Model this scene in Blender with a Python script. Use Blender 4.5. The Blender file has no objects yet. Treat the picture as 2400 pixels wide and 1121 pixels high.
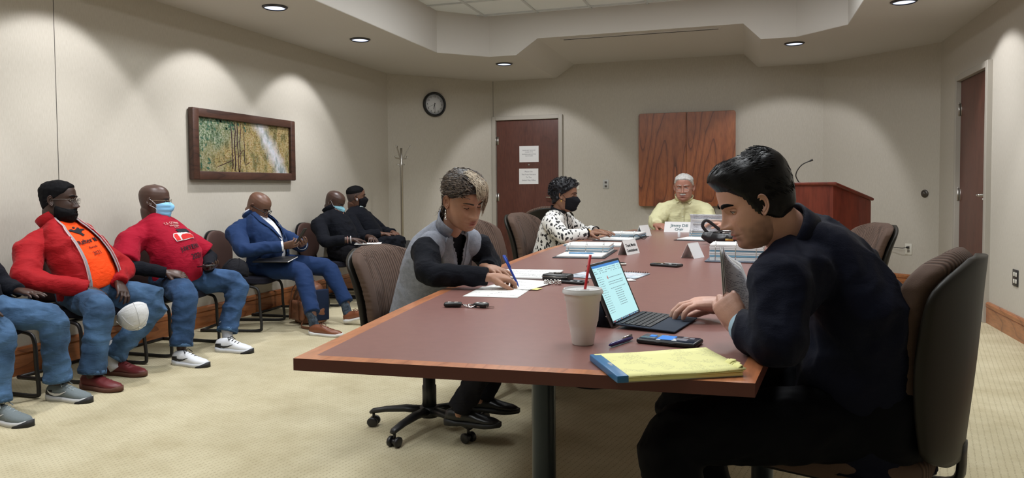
import bpy, bmesh, math, random
import numpy as np
from mathutils import Vector, Matrix, Euler, noise
from mathutils.bvhtree import BVHTree
rnd = random.Random(7)
PI = math.pi
R_ = math.radians
S = bpy.context.scene
COL = S.collection
# ------------------------------------------------------------------ camera
cam = bpy.data.cameras.new('camera'); camo = bpy.data.objects.new('camera', cam); COL.objects.link(camo)
yaw, pit, rol = R_(17.8), R_(2.24), R_(-.47)
F_ = Vector((-math.sin(yaw)*math.cos(pit), math.cos(yaw)*math.cos(pit), -math.sin(pit)))
r0 = Vector((math.cos(yaw), math.sin(yaw), 0)); u0 = r0.cross(F_)
r1 = math.cos(rol)*r0+math.sin(rol)*u0; u1 = -math.sin(rol)*r0+math.cos(rol)*u0
camo.matrix_world = Matrix(((r1.x, u1.x, -F_.x, 0), (r1.y, u1.y, -F_.y, 0), (r1.z, u1.z, -F_.z, 1.17), (0, 0, 0, 1)))
cam.sensor_width = 36; cam.lens = 1735/2400*36
cam.shift_x = (1200-1189)/2400; cam.shift_y = -(560.5-507)/2400
cam.clip_start = .05; cam.clip_end = 60
S.camera = camo
# ------------------------------------------------------------------ world, exposure
w = bpy.data.worlds.new('world'); S.world = w; w.use_nodes = True
w.node_tree.nodes['Background'].inputs[0].default_value = (.55, .6, .7, 1)
w.node_tree.nodes['Background'].inputs[1].default_value = .03
S.view_settings.view_transform = 'Standard'; S.view_settings.look = 'None'
S.view_settings.gamma = 1; S.view_settings.use_curve_mapping = False
S.view_settings.exposure = EXPO = 0.18
TROFFER_W = 22; SPOT_W = 46
# ------------------------------------------------------------------ materials
def mat(name, col, rough=.6, metal=0, bump=0, bscale=80, var=0, vscale=6, emis=None, estr=1, coat=0, trans=0, sheen=0, spec=.5, stretch=(1, 1, 1), alpha=1):
    m = bpy.data.materials.new(name); m.use_nodes = True
    nt = m.node_tree; N = nt.nodes; L = nt.links; b = N['Principled BSDF']
    b.inputs['Base Color'].default_value = (*col, 1); b.inputs['Roughness'].default_value = rough
    b.inputs['Metallic'].default_value = metal; b.inputs['Specular IOR Level'].default_value = spec
    b.inputs['Coat Weight'].default_value = coat; b.inputs['Transmission Weight'].default_value = trans
    b.inputs['Sheen Weight'].default_value = sheen*.12; b.inputs['Alpha'].default_value = alpha
    if rough >= .69 and spec == .5: b.inputs['Specular IOR Level'].default_value = .12
    if emis: b.inputs['Emission Color'].default_value = (*emis, 1); b.inputs['Emission Strength'].default_value = estr
    if bump or var:
        tc = N.new('ShaderNodeTexCoord'); mp = N.new('ShaderNodeMapping'); L.new(tc.outputs['Object'], mp.inputs[0]); mp.inputs['Scale'].default_value = stretch
    if bump:
        n = N.new('ShaderNodeTexNoise'); n.inputs['Scale'].default_value = bscale; n.inputs['Detail'].default_value = 3; L.new(mp.outputs[0], n.inputs[0])
        bp = N.new('ShaderNodeBump'); bp.inputs['Strength'].default_value = bump; bp.inputs['Distance'].default_value = .004
        L.new(n.outputs[0], bp.inputs['Height']); L.new(bp.outputs[0], b.inputs['Normal'])
        if rough >= .69 and bscale >= 150 and sheen >= 0 and name not in ('ceiling_tile_face', 'soffit_paint', 'taupe_fabric'):   # cloth: second, broader crease relief
            n3 = N.new('ShaderNodeTexNoise'); n3.inputs['Scale'].default_value = 13; n3.inputs['Detail'].default_value = 3; n3.inputs['Distortion'].default_value = 1.2; mq = N.new('ShaderNodeMapping'); mq.inputs['Scale'].default_value = (1, 1, 2.2); L.new(tc.outputs['Object'], mq.inputs[0]); L.new(mq.outputs[0], n3.inputs[0])
            b3 = N.new('ShaderNodeBump'); b3.inputs['Strength'].default_value = 0.32 if 'denim' in name else .14 if ('suit' in name or 'wool' in name) else .34; b3.inputs['Distance'].default_value = .018; L.new(n3.outputs[0], b3.inputs['Height']); L.new(bp.outputs[0], b3.inputs['Normal']); L.new(b3.outputs[0], b.inputs['Normal'])
    if var:
        n = N.new('ShaderNodeTexNoise'); n.inputs['Scale'].default_value = vscale; n.inputs['Detail'].default_value = 4; L.new(mp.outputs[0], n.inputs[0])
        r = N.new('ShaderNodeValToRGB'); r.color_ramp.elements[0].position = .3; r.color_ramp.elements[1].position = .7
        r.color_ramp.elements[0].color = (*[c*(1-var) for c in col], 1); r.color_ramp.elements[1].color = (*[min(1, c*(1+var)) for c in col], 1)
        L.new(n.outputs[0], r.inputs[0]); L.new(r.outputs[0], b.inputs['Base Color'])
    return m
def nodes(m): return m.node_tree.nodes, m.node_tree.links, m.node_tree.nodes['Principled BSDF']
def ramp(N, stops):
    r = N.new('ShaderNodeValToRGB'); e = r.color_ramp.elements
    while len(e) < len(stops): e.new(.5)
    for k, (p, c) in enumerate(stops): e[k].position = p; e[k].color = (*c, 1)
    return r
def oak(name, dark, mid, light, axis='Z', scale=1.0, rough=.35, coat=.25, vs=9):
    # grain: distorted bands along one axis; cathedral figure from low-frequency noise
    m = mat(name, mid, rough, coat=coat); N, L, b = nodes(m)
    tc = N.new('ShaderNodeTexCoord'); mp = N.new('ShaderNodeMapping'); L.new(tc.outputs['Object'], mp.inputs[0])
    st = {'X': (.16, 1, 1), 'Y': (1, .16, 1), 'Z': (1, 1, .16)}[axis]
    mp.inputs['Scale'].default_value = [s*scale for s in st]
    n = N.new('ShaderNodeTexNoise'); n.inputs['Scale'].default_value = 3.2; n.inputs['Detail'].default_value = 1.5; n.inputs['Roughness'].default_value = .45; L.new(mp.outputs[0], n.inputs[0])
    mul = N.new('ShaderNodeMath'); mul.operation = 'MULTIPLY'; mul.inputs[1].default_value = vs; L.new(n.outputs[0], mul.inputs[0])
    fr = N.new('ShaderNodeMath'); fr.operation = 'FRACT'; L.new(mul.outputs[0], fr.inputs[0])
    r = ramp(N, [(0, dark), (.14, mid), (.6, light), (1, mid)]); L.new(fr.outputs[0], r.inputs[0])
    n2 = N.new('ShaderNodeTexNoise'); n2.inputs['Scale'].default_value = 70; n2.inputs['Detail'].default_value = 2; L.new(mp.outputs[0], n2.inputs[0])
    r2 = ramp(N, [(.35, (.72, .72, .72)), (.6, (1, 1, 1))]); L.new(n2.outputs[0], r2.inputs[0])
    mx = N.new('ShaderNodeMix'); mx.data_type = 'RGBA'; mx.blend_type = 'MULTIPLY'; mx.inputs[0].default_value = .8
    L.new(r.outputs[0], mx.inputs[6]); L.new(r2.outputs[0], mx.inputs[7]); L.new(mx.outputs[2], b.inputs['Base Color'])
    return m
def skin(name, col, lip, stub=(.02, .02, .02), rough=.45, spec=.4):
    m = mat(name, col, rough, bump=.12, bscale=220, spec=spec); N, L, b = nodes(m)
    b.inputs['Subsurface Weight'].default_value = .08; b.inputs['Subsurface Radius'].default_value = (.01, .005, .003)
    a = N.new('ShaderNodeAttribute'); a.attribute_name = 'tint'; sp = N.new('ShaderNodeSeparateColor'); L.new(a.outputs['Color'], sp.inputs[0])
    tc = N.new('ShaderNodeTexCoord'); n = N.new('ShaderNodeTexNoise'); n.inputs['Scale'].default_value = 14; n.inputs['Detail'].default_value = 3; L.new(tc.outputs['Object'], n.inputs[0])
    r = ramp(N, [(.3, [c*.86 for c in col]), (.7, [c*1.1 for c in col])]); L.new(n.outputs[0], r.inputs[0])
    x1 = N.new('ShaderNodeMix'); x1.data_type = 'RGBA'; L.new(sp.outputs[0], x1.inputs[0]); L.new(r.outputs[0], x1.inputs[6]); x1.inputs[7].default_value = (*lip, 1)
    x2 = N.new('ShaderNodeMix'); x2.data_type = 'RGBA'; L.new(sp.outputs[1], x2.inputs[0]); L.new(x1.outputs[2], x2.inputs[6]); x2.inputs[7].default_value = (*stub, 1)
    L.new(x2.outputs[2], b.inputs['Base Color'])
    return m
def hairmat(name, cols, rough=.4, scale=(90, 90, 12), spec=.3):
    m = mat(name, cols[0], rough, spec=spec); N, L, b = nodes(m)
    tc = N.new('ShaderNodeTexCoord'); mp = N.new('ShaderNodeMapping'); L.new(tc.outputs['Object'], mp.inputs[0]); mp.inputs['Scale'].default_value = scale
    n = N.new('ShaderNodeTexNoise'); n.inputs['Scale'].default_value = 1; n.inputs['Detail'].default_value = 3; L.new(mp.outputs[0], n.inputs[0])
    k = len(cols); r = ramp(N, [(.3+.4*i/max(1, k-1), c) for i, c in enumerate(cols)]) if k > 1 else None
    if r: L.new(n.outputs[0], r.inputs[0]); L.new(r.outputs[0], b.inputs['Base Color'])
    bp = N.new('ShaderNodeBump'); bp.inputs['Strength'].default_value = .5; bp.inputs['Distance'].default_value = .003; L.new(n.outputs[0], bp.inputs['Height']); L.new(bp.outputs[0], b.inputs['Normal'])
    return m
def printmat(name, base=(.8, .8, .78), ink=(.12, .12, .14), rows=60, cover=.5):
    # printed page: rows of broken dark dashes on UV-less object coordinates (generated)
    m = mat(name, base, .7); N, L, b = nodes(m)
    tc = N.new('ShaderNodeTexCoord'); s = N.new('ShaderNodeSeparateXYZ'); L.new(tc.outputs['UV'], s.inputs[0])
    def M(op, a, v=None, w=None):
        n = N.new('ShaderNodeMath'); n.operation = op
        for i, q in enumerate((a, v, w)):
            if q is None: continue
            if isinstance(q, (int, float)): n.inputs[i].default_value = q
            else: L.new(q, n.inputs[i])
        return n.outputs[0]
    fr = M('FRACT', M('MULTIPLY', s.outputs[1], rows)); row = M('LESS_THAN', fr, .5)
    mp = N.new('ShaderNodeMapping'); L.new(tc.outputs['UV'], mp.inputs[0]); mp.inputs['Scale'].default_value = (rows*1.4, rows*.8, 1)
    n = N.new('ShaderNodeTexNoise'); n.inputs['Scale'].default_value = .8; n.inputs['Detail'].default_value = 2; L.new(mp.outputs[0], n.inputs[0])
    mp2 = N.new('ShaderNodeMapping'); L.new(tc.outputs['UV'], mp2.inputs[0]); mp2.inputs['Scale'].default_value = (2.5, rows*.25, 1)
    n2 = N.new('ShaderNodeTexNoise'); n2.inputs['Scale'].default_value = 1; L.new(mp2.outputs[0], n2.inputs[0])
    ink_ = M('MULTIPLY', row, M('MULTIPLY', M('GREATER_THAN', n.outputs[0], .47), M('GREATER_THAN', n2.outputs[0], 1-cover)))
    for o, a, t in ((0, 'GREATER_THAN', .1), (0, 'LESS_THAN', .9), (1, 'GREATER_THAN', .08), (1, 'LESS_THAN', .92)): ink_ = M('MULTIPLY', ink_, M(a, s.outputs[o], t))
    mx = N.new('ShaderNodeMix'); mx.data_type = 'RGBA'; L.new(ink_, mx.inputs[0]); mx.inputs[6].default_value = (*base, 1); mx.inputs[7].default_value = (*ink, 1)
    L.new(mx.outputs[2], b.inputs['Base Color'])
    return m
# ------------------------------------------------------------------ mesh building
class MB:
    def __init__(s): s.v = []; s.f = []; s.m = []; s.uv = {}
    def add(s, vs, fs, mi=0):
        k = len(s.v); s.v += [tuple(v) for v in vs]; s.f += [tuple(i+k for i in f) for f in fs]; s.m += [mi]*len(fs); return s
    def merge(s, o, M=None, mi=None):
        vs = [tuple(M @ Vector(v)) for v in o.v] if M else o.v
        k = len(s.v); s.v += list(vs); s.f += [tuple(i+k for i in f) for f in o.f]; s.m += (o.m if mi is None else [mi]*len(o.f)); return s
    def mesh(s, name='m', smooth=True):
        me = bpy.data.meshes.new(name); me.from_pydata(s.v, [], s.f); me.polygons.foreach_set('material_index', s.m)
        me.polygons.foreach_set('use_smooth', [smooth]*len(s.f)); me.validate(); me.update(); return me
    # a box, corners rounded by r
    def box(s, c, size, M=None, r=0, seg=2, mi=0):
        bm = bmesh.new(); bmesh.ops.create_cube(bm, size=1)
        for v in bm.verts: v.co = Vector((v.co.x*size[0], v.co.y*size[1], v.co.z*size[2]))
        if r: bmesh.ops.bevel(bm, geom=bm.edges[:], offset=min(r, min(size)*.49), segments=seg, profile=.5, affect='EDGES')
        T = Matrix.Translation(Vector(c)); T = T @ M.to_4x4() if M else T
        bm.verts.index_update(); s.add([T @ v.co for v in bm.verts], [[v.index for v in f.verts] for f in bm.faces], mi); bm.free(); return s
    def loft(s, rings, cap=True, mi=0, closed=True):
        n = len(rings[0]); vs = [p for r in rings for p in r]; fs = []
        for i in range(len(rings)-1):
            for j in range(n if closed else n-1):
                a = i*n+j; b = i*n+(j+1) % n; fs.append((a, b, b+n, a+n))
        if cap: fs.append(tuple(range(n))[::-1]); fs.append(tuple(range((len(rings)-1)*n, len(rings)*n)))
        return s.add(vs, fs, mi)
    def tube(s, path, rad, n=10, mi=0, cap=True, flat=None, ref=None):
        path = [Vector(p) for p in path]
        if not hasattr(rad, '__len__'): rad = [rad]*len(path)
        rings = []; nrm = None
        for i, p in enumerate(path):
            t = (path[min(i+1, len(path)-1)]-path[max(i-1, 0)]).normalized()
            if nrm is None:
                a = Vector(ref) if ref else (Vector((0, 0, 1)) if abs(t.z) < .9 else Vector((1, 0, 0)))
                nrm = (a-t*a.dot(t)).normalized()
            else: nrm = (nrm-t*nrm.dot(t)).normalized()
            b = t.cross(nrm); r = rad[i]; ra, rb = (r if hasattr(r, '__len__') else (r, r*(flat or 1)))
            rings.append([p+nrm*(math.cos(q)*ra)+b*(math.sin(q)*rb) for q in [2*PI*k/n for k in range(n)]])
        return s.loft(rings, cap, mi)
    def lathe(s, prof, n=24, c=(0, 0, 0), mi=0, M=None, cap=True):
        rings = [[Vector(c)+(M @ Vector((r*math.cos(2*PI*k/n), r*math.sin(2*PI*k/n), z)) if M else Vector((r*math.cos(2*PI*k/n), r*math.sin(2*PI*k/n), z))) for k in range(n)] for r, z in prof]
        return s.loft(rings, cap, mi)
    def ball(s, c, r, n=12, M=None, mi=0):
        if not hasattr(r, '__len__'): r = (r, r, r)
        rings = []
        for i in range(1, n):
            a = PI*i/n-PI/2; rings.append([Vector(c)+((M or Matrix.Identity(3)) @ Vector((r[0]*math.cos(a)*math.cos(2*PI*k/(2*n)), r[1]*math.cos(a)*math.sin(2*PI*k/(2*n)), r[2]*math.sin(a)))) for k in range(2*n)])
        return s.loft(rings, True, mi)
    def prism(s, pts, z0, z1, mi=0, M=None):
        n = len(pts); vs = [Vector((p[0], p[1], z0)) for p in pts]+[Vector((p[0], p[1], z1)) for p in pts]
        if M: vs = [M @ v for v in vs]
        fs = [tuple(range(n))[::-1], tuple(range(n, 2*n))]+[(i, (i+1) % n, (i+1) % n+n, i+n) for i in range(n)]
        return s.add(vs, fs, mi)
    def quad(s, a, b, c, d, mi=0): return s.add([a, b, c, d], [(0, 1, 2, 3)], mi)
def link(o, parent=None):
    COL.objects.link(o)
    if parent is not None:
        o.parent = parent
        if parent.get('_w'): o.matrix_parent_inverse = Matrix.Translation(-Vector(parent.location))
    return o
def obj(name, g, mats, parent=None, loc=None, rot=None, smooth=True, angle=None):
    me = g.mesh(name, smooth) if isinstance(g, MB) else g
    me.name = name
    for m in (mats if isinstance(mats, (list, tuple)) else [mats]): me.materials.append(m)
    if angle: me.set_sharp_from_angle(angle=R_(angle))
    o = bpy.data.objects.new(name, me); link(o, parent)
    if loc is not None: o.location = loc
    if rot is not None: o.rotation_euler = rot
    return o
def thing(name, label, cat, loc=(0, 0, 0), rz=0, group=None, world=False):
    o = bpy.data.objects.new(name, None); COL.objects.link(o); o.empty_display_size = .05
    o.location = loc; o.rotation_euler = (0, 0, rz); o['label'] = label; o['category'] = cat
    if group: o['group'] = group
    if world: o['_w'] = 1
    return o
def tag(o, label, cat, group=None):
    o['label'] = label; o['category'] = cat
    if group: o['group'] = group
    return o
def struct(o): o['kind'] = 'structure'; return o
def dup(root, loc, rz, label, group=None):
    r = root.copy(); COL.objects.link(r); r.location = loc; r.rotation_euler = (0, 0, rz); r['label'] = label
    if group: r['group'] = group
    for ch in list(root.children):
        c = ch.copy(); COL.objects.link(c); c.parent = r
        for g in list(ch.children):
            d = g.copy(); COL.objects.link(d); d.parent = c
    return r
def apply(me, mods):
    o = bpy.data.objects.new('t', me); COL.objects.link(o)
    for ty, kw in mods:
        m = o.modifiers.new('m', ty)
        for k, v in kw.items(): setattr(m, k, v)
    dg = bpy.context.evaluated_depsgraph_get(); out = bpy.data.meshes.new_from_object(o.evaluated_get(dg))
    bpy.data.objects.remove(o); return out
def remesh(mb, vox, sm=4, disp=None, cut=None, thick=0):
    me = apply(mb.mesh(), [('REMESH', dict(mode='VOXEL', voxel_size=vox, use_smooth_shade=True)), ('SMOOTH', dict(factor=.5, iterations=sm))])
    if disp:
        for v, nn in zip(me.vertices, [v.normal.copy() for v in me.vertices]): v.co = v.co+nn*disp(v.co)
    if cut:
        bm = bmesh.new(); bm.from_mesh(me); bmesh.ops.delete(bm, geom=[f for f in bm.faces if cut(f.calc_center_median())], context='FACES')
        bd = [v for v in bm.verts if v.is_boundary]
        for _ in range(3): bmesh.ops.smooth_vert(bm, verts=bd, factor=.5, use_axis_x=True, use_axis_y=True, use_axis_z=True)
        bm.to_mesh(me); bm.free()
    if thick: me = apply(me, [('SOLIDIFY', dict(thickness=thick, offset=1))])
    me.polygons.foreach_set('use_smooth', [True]*len(me.polygons)); me.update(); return me
def spline(pts, n):
    P = [Vector(p) for p in pts]; P = [2*P[0]-P[1]]+P+[2*P[-1]-P[-2]]; out = []; k = len(P)-3
    for i in range(n+1):
        t = i/n*k; j = min(int(t), k-1); t -= j; a, b, c, d = P[j:j+4]
        out.append(.5*((2*b)+(c-a)*t+(2*a-5*b+4*c-d)*t*t+(3*b-a-3*c+d)*t**3))
    return out
def lerp(xs, ys, x): return float(np.interp(x, xs, ys))
def textmesh(body, size, align='CENTER', bold=0, extrude=.0004, sx=1.0):
    c = bpy.data.curves.new('text', 'FONT'); c.body = body; c.size = size; c.align_x = align; c.extrude = extrude; c.offset = bold; c.space_line = 1.0
    c.resolution_u = 2
    o = bpy.data.objects.new('t', c); COL.objects.link(o); dg = bpy.context.evaluated_depsgraph_get()
    me = bpy.data.meshes.new_from_object(o.evaluated_get(dg)); bpy.data.objects.remove(o); bpy.data.curves.remove(c)
    for v in me.vertices: v.co.x *= sx
    return me
def xform(me, M):
    me.transform(M); return me
def frame(x, z, o):   # 4x4 with x axis, z (normal) axis and origin
    x = Vector(x).normalized(); z = Vector(z); z = (z-x*z.dot(x)).normalized(); y = z.cross(x)
    return Matrix(((x.x, y.x, z.x, o[0]), (x.y, y.y, z.y, o[1]), (x.z, y.z, z.z, o[2]), (0, 0, 0, 1)))
def paper_uv(me):
    # planar UV from local x,y extents
    xs = [v.co.x for v in me.vertices]; ys = [v.co.y for v in me.vertices]; x0, x1, y0, y1 = min(xs), max(xs), min(ys), max(ys)
    u = me.uv_layers.new(name='UVMap')
    for l in me.loops: c = me.vertices[l.vertex_index].co; u.data[l.index].uv = ((c.x-x0)/(x1-x0+1e-9), (c.y-y0)/(y1-y0+1e-9))
    return me
# ------------------------------------------------------------------ surface materials
def wallmat():
    m = mat('wall_fabric', (.52, .485, .42), .92, spec=.15); N, L, b = nodes(m)
    tc = N.new('ShaderNodeTexCoord'); mp = N.new('ShaderNodeMapping'); L.new(tc.outputs['Object'], mp.inputs[0]); mp.inputs['Scale'].default_value = (260, 260, 25)
    n = N.new('ShaderNodeTexNoise'); n.inputs['Scale'].default_value = 1; n.inputs['Detail'].default_value = 2; L.new(mp.outputs[0], n.inputs[0])
    r = ramp(N, [(.3, (.49, .455, .39)), (.7, (.55, .515, .45))]); L.new(n.outputs[0], r.inputs[0]); L.new(r.outputs[0], b.inputs['Base Color'])
    bp = N.new('ShaderNodeBump'); bp.inputs['Strength'].default_value = .25; bp.inputs['Distance'].default_value = .002; L.new(n.outputs[0], bp.inputs['Height']); L.new(bp.outputs[0], b.inputs['Normal'])
    return m
def carpetmat():
    m = mat('carpet', (.55, .49, .33), .95, spec=.1); N, L, b = nodes(m)
    tc = N.new('ShaderNodeTexCoord'); mp = N.new('ShaderNodeMapping'); L.new(tc.outputs['Object'], mp.inputs[0]); mp.inputs['Rotation'].default_value = (0, 0, R_(12))
    s = N.new('ShaderNodeSeparateXYZ'); L.new(mp.outputs[0], s.inputs[0])
    def M(op, a, v=None):
        n = N.new('ShaderNodeMath'); n.operation = op
        for i, q in enumerate((a, v)):
            if q is None: continue
            if isinstance(q, (int, float)): n.inputs[i].default_value = q
            else: L.new(q, n.inputs[i])
        return n.outputs[0]
    # rows of short recessed loops across the carpet
    wob = N.new('ShaderNodeTexNoise'); wob.inputs['Scale'].default_value = 40; L.new(mp.outputs[0], wob.inputs[0])
    x = M('ADD', M('MULTIPLY', s.outputs[0], 38), M('MULTIPLY', wob.outputs[0], .35)); row = M('GREATER_THAN', M('FRACT', x), .80)
    dash = M('GREATER_THAN', M('FRACT', M('ADD', M('MULTIPLY', s.outputs[1], 52), M('MULTIPLY', M('FLOOR', x), .5))), .45)
    d = M('MULTIPLY', row, dash)
    n = N.new('ShaderNodeTexNoise'); n.inputs['Scale'].default_value = 2.5; n.inputs['Detail'].default_value = 6; n.inputs['Roughness'].default_value = .7; L.new(mp.outputs[0], n.inputs[0])
    r = ramp(N, [(.35, (.47, .41, .265)), (.65, (.60, .54, .375))]); L.new(n.outputs[0], r.inputs[0])
    mx = N.new('ShaderNodeMix'); mx.data_type = 'RGBA'; L.new(M('MULTIPLY', d, .42), mx.inputs[0]); L.new(r.outputs[0], mx.inputs[6]); mx.inputs[7].default_value = (.22, .18, .11, 1); L.new(mx.outputs[2], b.inputs['Base Color'])
    n2 = N.new('ShaderNodeTexNoise'); n2.inputs['Scale'].default_value = 160; n2.inputs['Detail'].default_value = 2; L.new(mp.outputs[0], n2.inputs[0])
    bp = N.new('ShaderNodeBump'); bp.inputs['Strength'].default_value = .6; bp.inputs['Distance'].default_value = .006
    L.new(M('SUBTRACT', n2.outputs[0], M('MULTIPLY', d, .8)), bp.inputs['Height']); L.new(bp.outputs[0], b.inputs['Normal'])
    return m
MW = wallmat(); MC = carpetmat()
MS = mat('soffit_paint', (.60, .575, .54), .9, spec=.2, bump=.05, bscale=200)
MT = mat('ceiling_tile_face', (.84, .88, .90), .9, bump=.4, bscale=150, spec=.2)
MG = mat('ceiling_tee', (.62, .65, .66), .5)
MO = oak('baseboard_oak', (.20, .06, .02), (.36, .125, .042), (.43, .16, .058), 'X')
MOY = oak('baseboard_oak_long', (.20, .06, .02), (.36, .125, .042), (.43, .16, .058), 'Y')
MOZ = oak('cabinet_oak', (.115, .03, .012), (.30, .088, .03), (.37, .115, .038), 'Z', .9, vs=11)
MD = oak('door_mahogany', (.085, .026, .016), (.105, .032, .02), (.115, .037, .024), 'Z', .8, .45, .1, vs=5)
MF = mat('door_frame_paint', (.40, .37, .32), .5)
MM = mat('brushed_metal', (.55, .53, .5), .35, 1); MDM = mat('dark_metal', (.12, .11, .1), .4, .8)
MCH = mat('chrome', (.75, .75, .75), .12, 1); MBK = mat('black_plastic', (.012, .012, .013), .4); MWP = mat('white_plastic', (.72, .7, .62), .4)
MPAP = mat('paper', (.82, .82, .82), .75); MINK = mat('ink', (.02, .02, .025), .8); MGREY = mat('grey_ink', (.12, .12, .15), .8)
# ------------------------------------------------------------------ room shell
XL, XR, YB, YF, ZS, ZC = -4.40, 1.95, 9.855, -3.2, 2.65, 3.10
PL = [(XL, YF), (XL, 8.68), (-3.36, YB), (.91, YB), (XR, 8.82), (XR, YF)]
m_ = MB(); m_.quad((XL-.2, YF-.2, 0), (XR+.2, YF-.2, 0), (XR+.2, YB+.2, 0), (XL-.2, YB+.2, 0)); struct(obj('floor', m_, MC))
def wall(name, a, b, z1=ZS+.02, holes=()):
    # wall slab with inner face from a to b, 0.12 thick behind; holes (t0,t1,z1) are door openings from the floor
    a = Vector((*a, 0)); b = Vector((*b, 0)); d = (b-a).normalized(); n = Vector((d.y, -d.x, 0)); Lw = (b-a).length; g = MB()
    M = Matrix((( d.x, -n.x, 0), (d.y, -n.y, 0), (0, 0, 1)))
    xs = [0]+[q for h in holes for q in h[:2]]+[Lw]
    def slab(t0, t1, z0, zz):
        c = a+d*((t0+t1)/2)-n*.06; g.box((c.x, c.y, (z0+zz)/2), (t1-t0, .12, zz-z0), M)
    for i in range(0, len(xs), 2): slab(xs[i], xs[i+1], 0, z1)
    for h in holes: slab(h[0], h[1], h[2], z1)
    return struct(obj(name, g, MW, smooth=False)), M, a, d, n
# n must point into the room
wl = wall('wall_left', (XL, YF), (XL, 8.68)); wbl = wall('wall_back_left', (XL, 8.68), (-3.36, YB), 2.9)
wb = wall('wall_back', (-3.36, YB), (.91, YB), 2.9, [(-3.316+3.36, -2.415+3.36, 2.105)])
wbr = wall('wall_back_right', (.91, YB), (XR, 8.82)); wr = wall('wall_right', (XR, 8.82), (XR, YF), ZS+.02, [(8.82-8.055, 8.82-7.15, 2.145)])
wf = wall('wall_front', (XR, YF), (XL, YF))
# hallway darkness behind the two door openings is closed by the leaves themselves
# soffit ring with the notch towards the back wall, coffer faces above it
def soff(pts, z0, z1, mi=0, g=None): (g or m_).prism(pts, z0, z1)
CX0, CX1, CY0, CY1, NX0, NX1, NZ = -3.22, .905, -1.6, 8.0, -2.45, .148, 2.82
g = MB()
T = .1
g.box(((XL+CX0)/2, (YF+CY1-.45)/2, ZS+T/2), (CX0-XL, CY1-.45-YF, T)); g.box(((XR+CX1)/2, (YF+CY1-.45)/2, ZS+T/2), (XR-CX1, CY1-.45-YF, T))
g.box(((CX0+CX1)/2, (YF+CY0)/2, ZS+T/2), (CX1-CX0, CY0-YF, T))
g.prism([(XL, CY1-.45), (CX0, CY1-.45), (CX0+.45, CY1), (NX0, CY1), (NX0, YB), (-3.36, YB), (XL, 8.68)], ZS, ZS+T)
g.prism([(CX1, CY1-.45), (XR, CY1-.45), (XR, 8.82), (.91, YB), (NX1, YB), (NX1, CY1), (CX1-.42, CY1)], ZS, ZS+T)
# raised notch: sloped sides and flat top
def slab4(a, b, c, d, t=.04):
    a, b, c, d = map(Vector, (a, b, c, d)); n = (b-a).cross(d-a).normalized()*t
    g.add([a, b, c, d, a+n, b+n, c+n, d+n], [(0, 3, 2, 1), (4, 5, 6, 7), (0, 1, 5, 4), (1, 2, 6, 5), (2, 3, 7, 6), (3, 0, 4, 7)])
slab4((NX0, CY1, ZS), (NX0+.25, CY1, NZ), (NX0+.25, YB, NZ), (NX0, YB, ZS)); slab4((NX1-.17, CY1, NZ), (NX1, CY1, ZS), (NX1, YB, ZS), (NX1-.17, YB, NZ))
g.box(((NX0+.25+NX1-.17)/2, (CY1+YB)/2, NZ+.02), (NX1-NX0-.42, YB-CY1, .04))
# coffer side faces
def face(a, b, z0, z1, t=.05):
    a = Vector((*a, 0)); b = Vector((*b, 0)); d = (b-a).normalized(); n = Vector((-d.y, d.x, 0)); a = a-n*.003; b = b-n*.003
    g.prism([(a.x, a.y), (b.x, b.y), (b.x+n.x*t, b.y+n.y*t), (a.x+n.x*t, a.y+n.y*t)], z0, z1)
face((CX0, CY0), (CX0, CY1-.45), ZS+.003, ZC+.05); face((CX0, CY1-.45), (CX0+.45, CY1), ZS+.003, ZC+.05)
YC = CY1-.003
g.add([(CX0+.45, YC, ZS), (NX0, YC, ZS), (NX0+.25, YC, NZ), (NX1-.17, YC, NZ), (NX1, YC, ZS), (CX1-.42, YC, ZS), (CX1-.42, YC, ZC+.05), (CX0+.45, YC, ZC+.05)], [(0, 1, 2, 3, 4, 5, 6, 7)])
face((CX1-.42, CY1), (CX1, CY1-.45), ZS+.003, ZC+.05); face((CX1, CY1-.45), (CX1, CY0), ZS+.003, ZC+.05); face((CX1, CY0), (CX0, CY0), ZS+.003, ZC+.05)
ceil = struct(obj('ceiling', g, MS, smooth=False))
# suspended tile field over the coffer: one tile object per tile, tees between
TL = .603; tx0, ty0 = -2.80-TL, 7.90; tm = None
g = MB()
for k in range(9): g.box((tx0+k*TL, (CY0+8.1)/2, ZC+.004), (.024, 8.1-CY0, .02))
j = 0; yy = ty0
while yy > CY0: g.box(((CX0+CX1)/2, yy, ZC+.003), (CX1-CX0+.02, .024, .02)); yy -= TL; j += 1
tees = obj('ceiling_grid', g, MG, ceil, smooth=False)
LIT = {(2, 2), (5, 2), (2, 5), (5, 5), (2, 8), (5, 8), (2, 11)}
for ix in range(-1, 8):
    for iy in range(-1, 16):
        cx, cy = tx0+TL*(ix+.5), ty0-TL*(iy+.5)
        if cx+.3 < CX0-.1 or cx-.3 > CX1+.1 or cy-.3 > CY1+.15 or cy+.3 < CY0-.1: continue
        if (ix, iy) in LIT or (ix, iy-1) in LIT: continue
        if tm is None:
            o = obj('tile', MB().box((0, 0, .012), (TL-.01, TL-.01, .02), r=.004, seg=1), MT, ceil, smooth=False); tm = o.data
        else: o = bpy.data.objects.new('tile', tm); link(o, ceil)
        o.location = (cx, cy, ZC+.004)
# air slot in the notch
g = MB(); g.box((-1.1, 8.12, NZ-.006), (1.72, .05, .012)); g.box((-1.1, 8.12, NZ-.008), (1.66, .018, .014), mi=1)
tag(obj('air_slot', g, [MS, MBK], smooth=False), 'long thin linear air slot in the raised ceiling recess above the door', 'vent')
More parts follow.
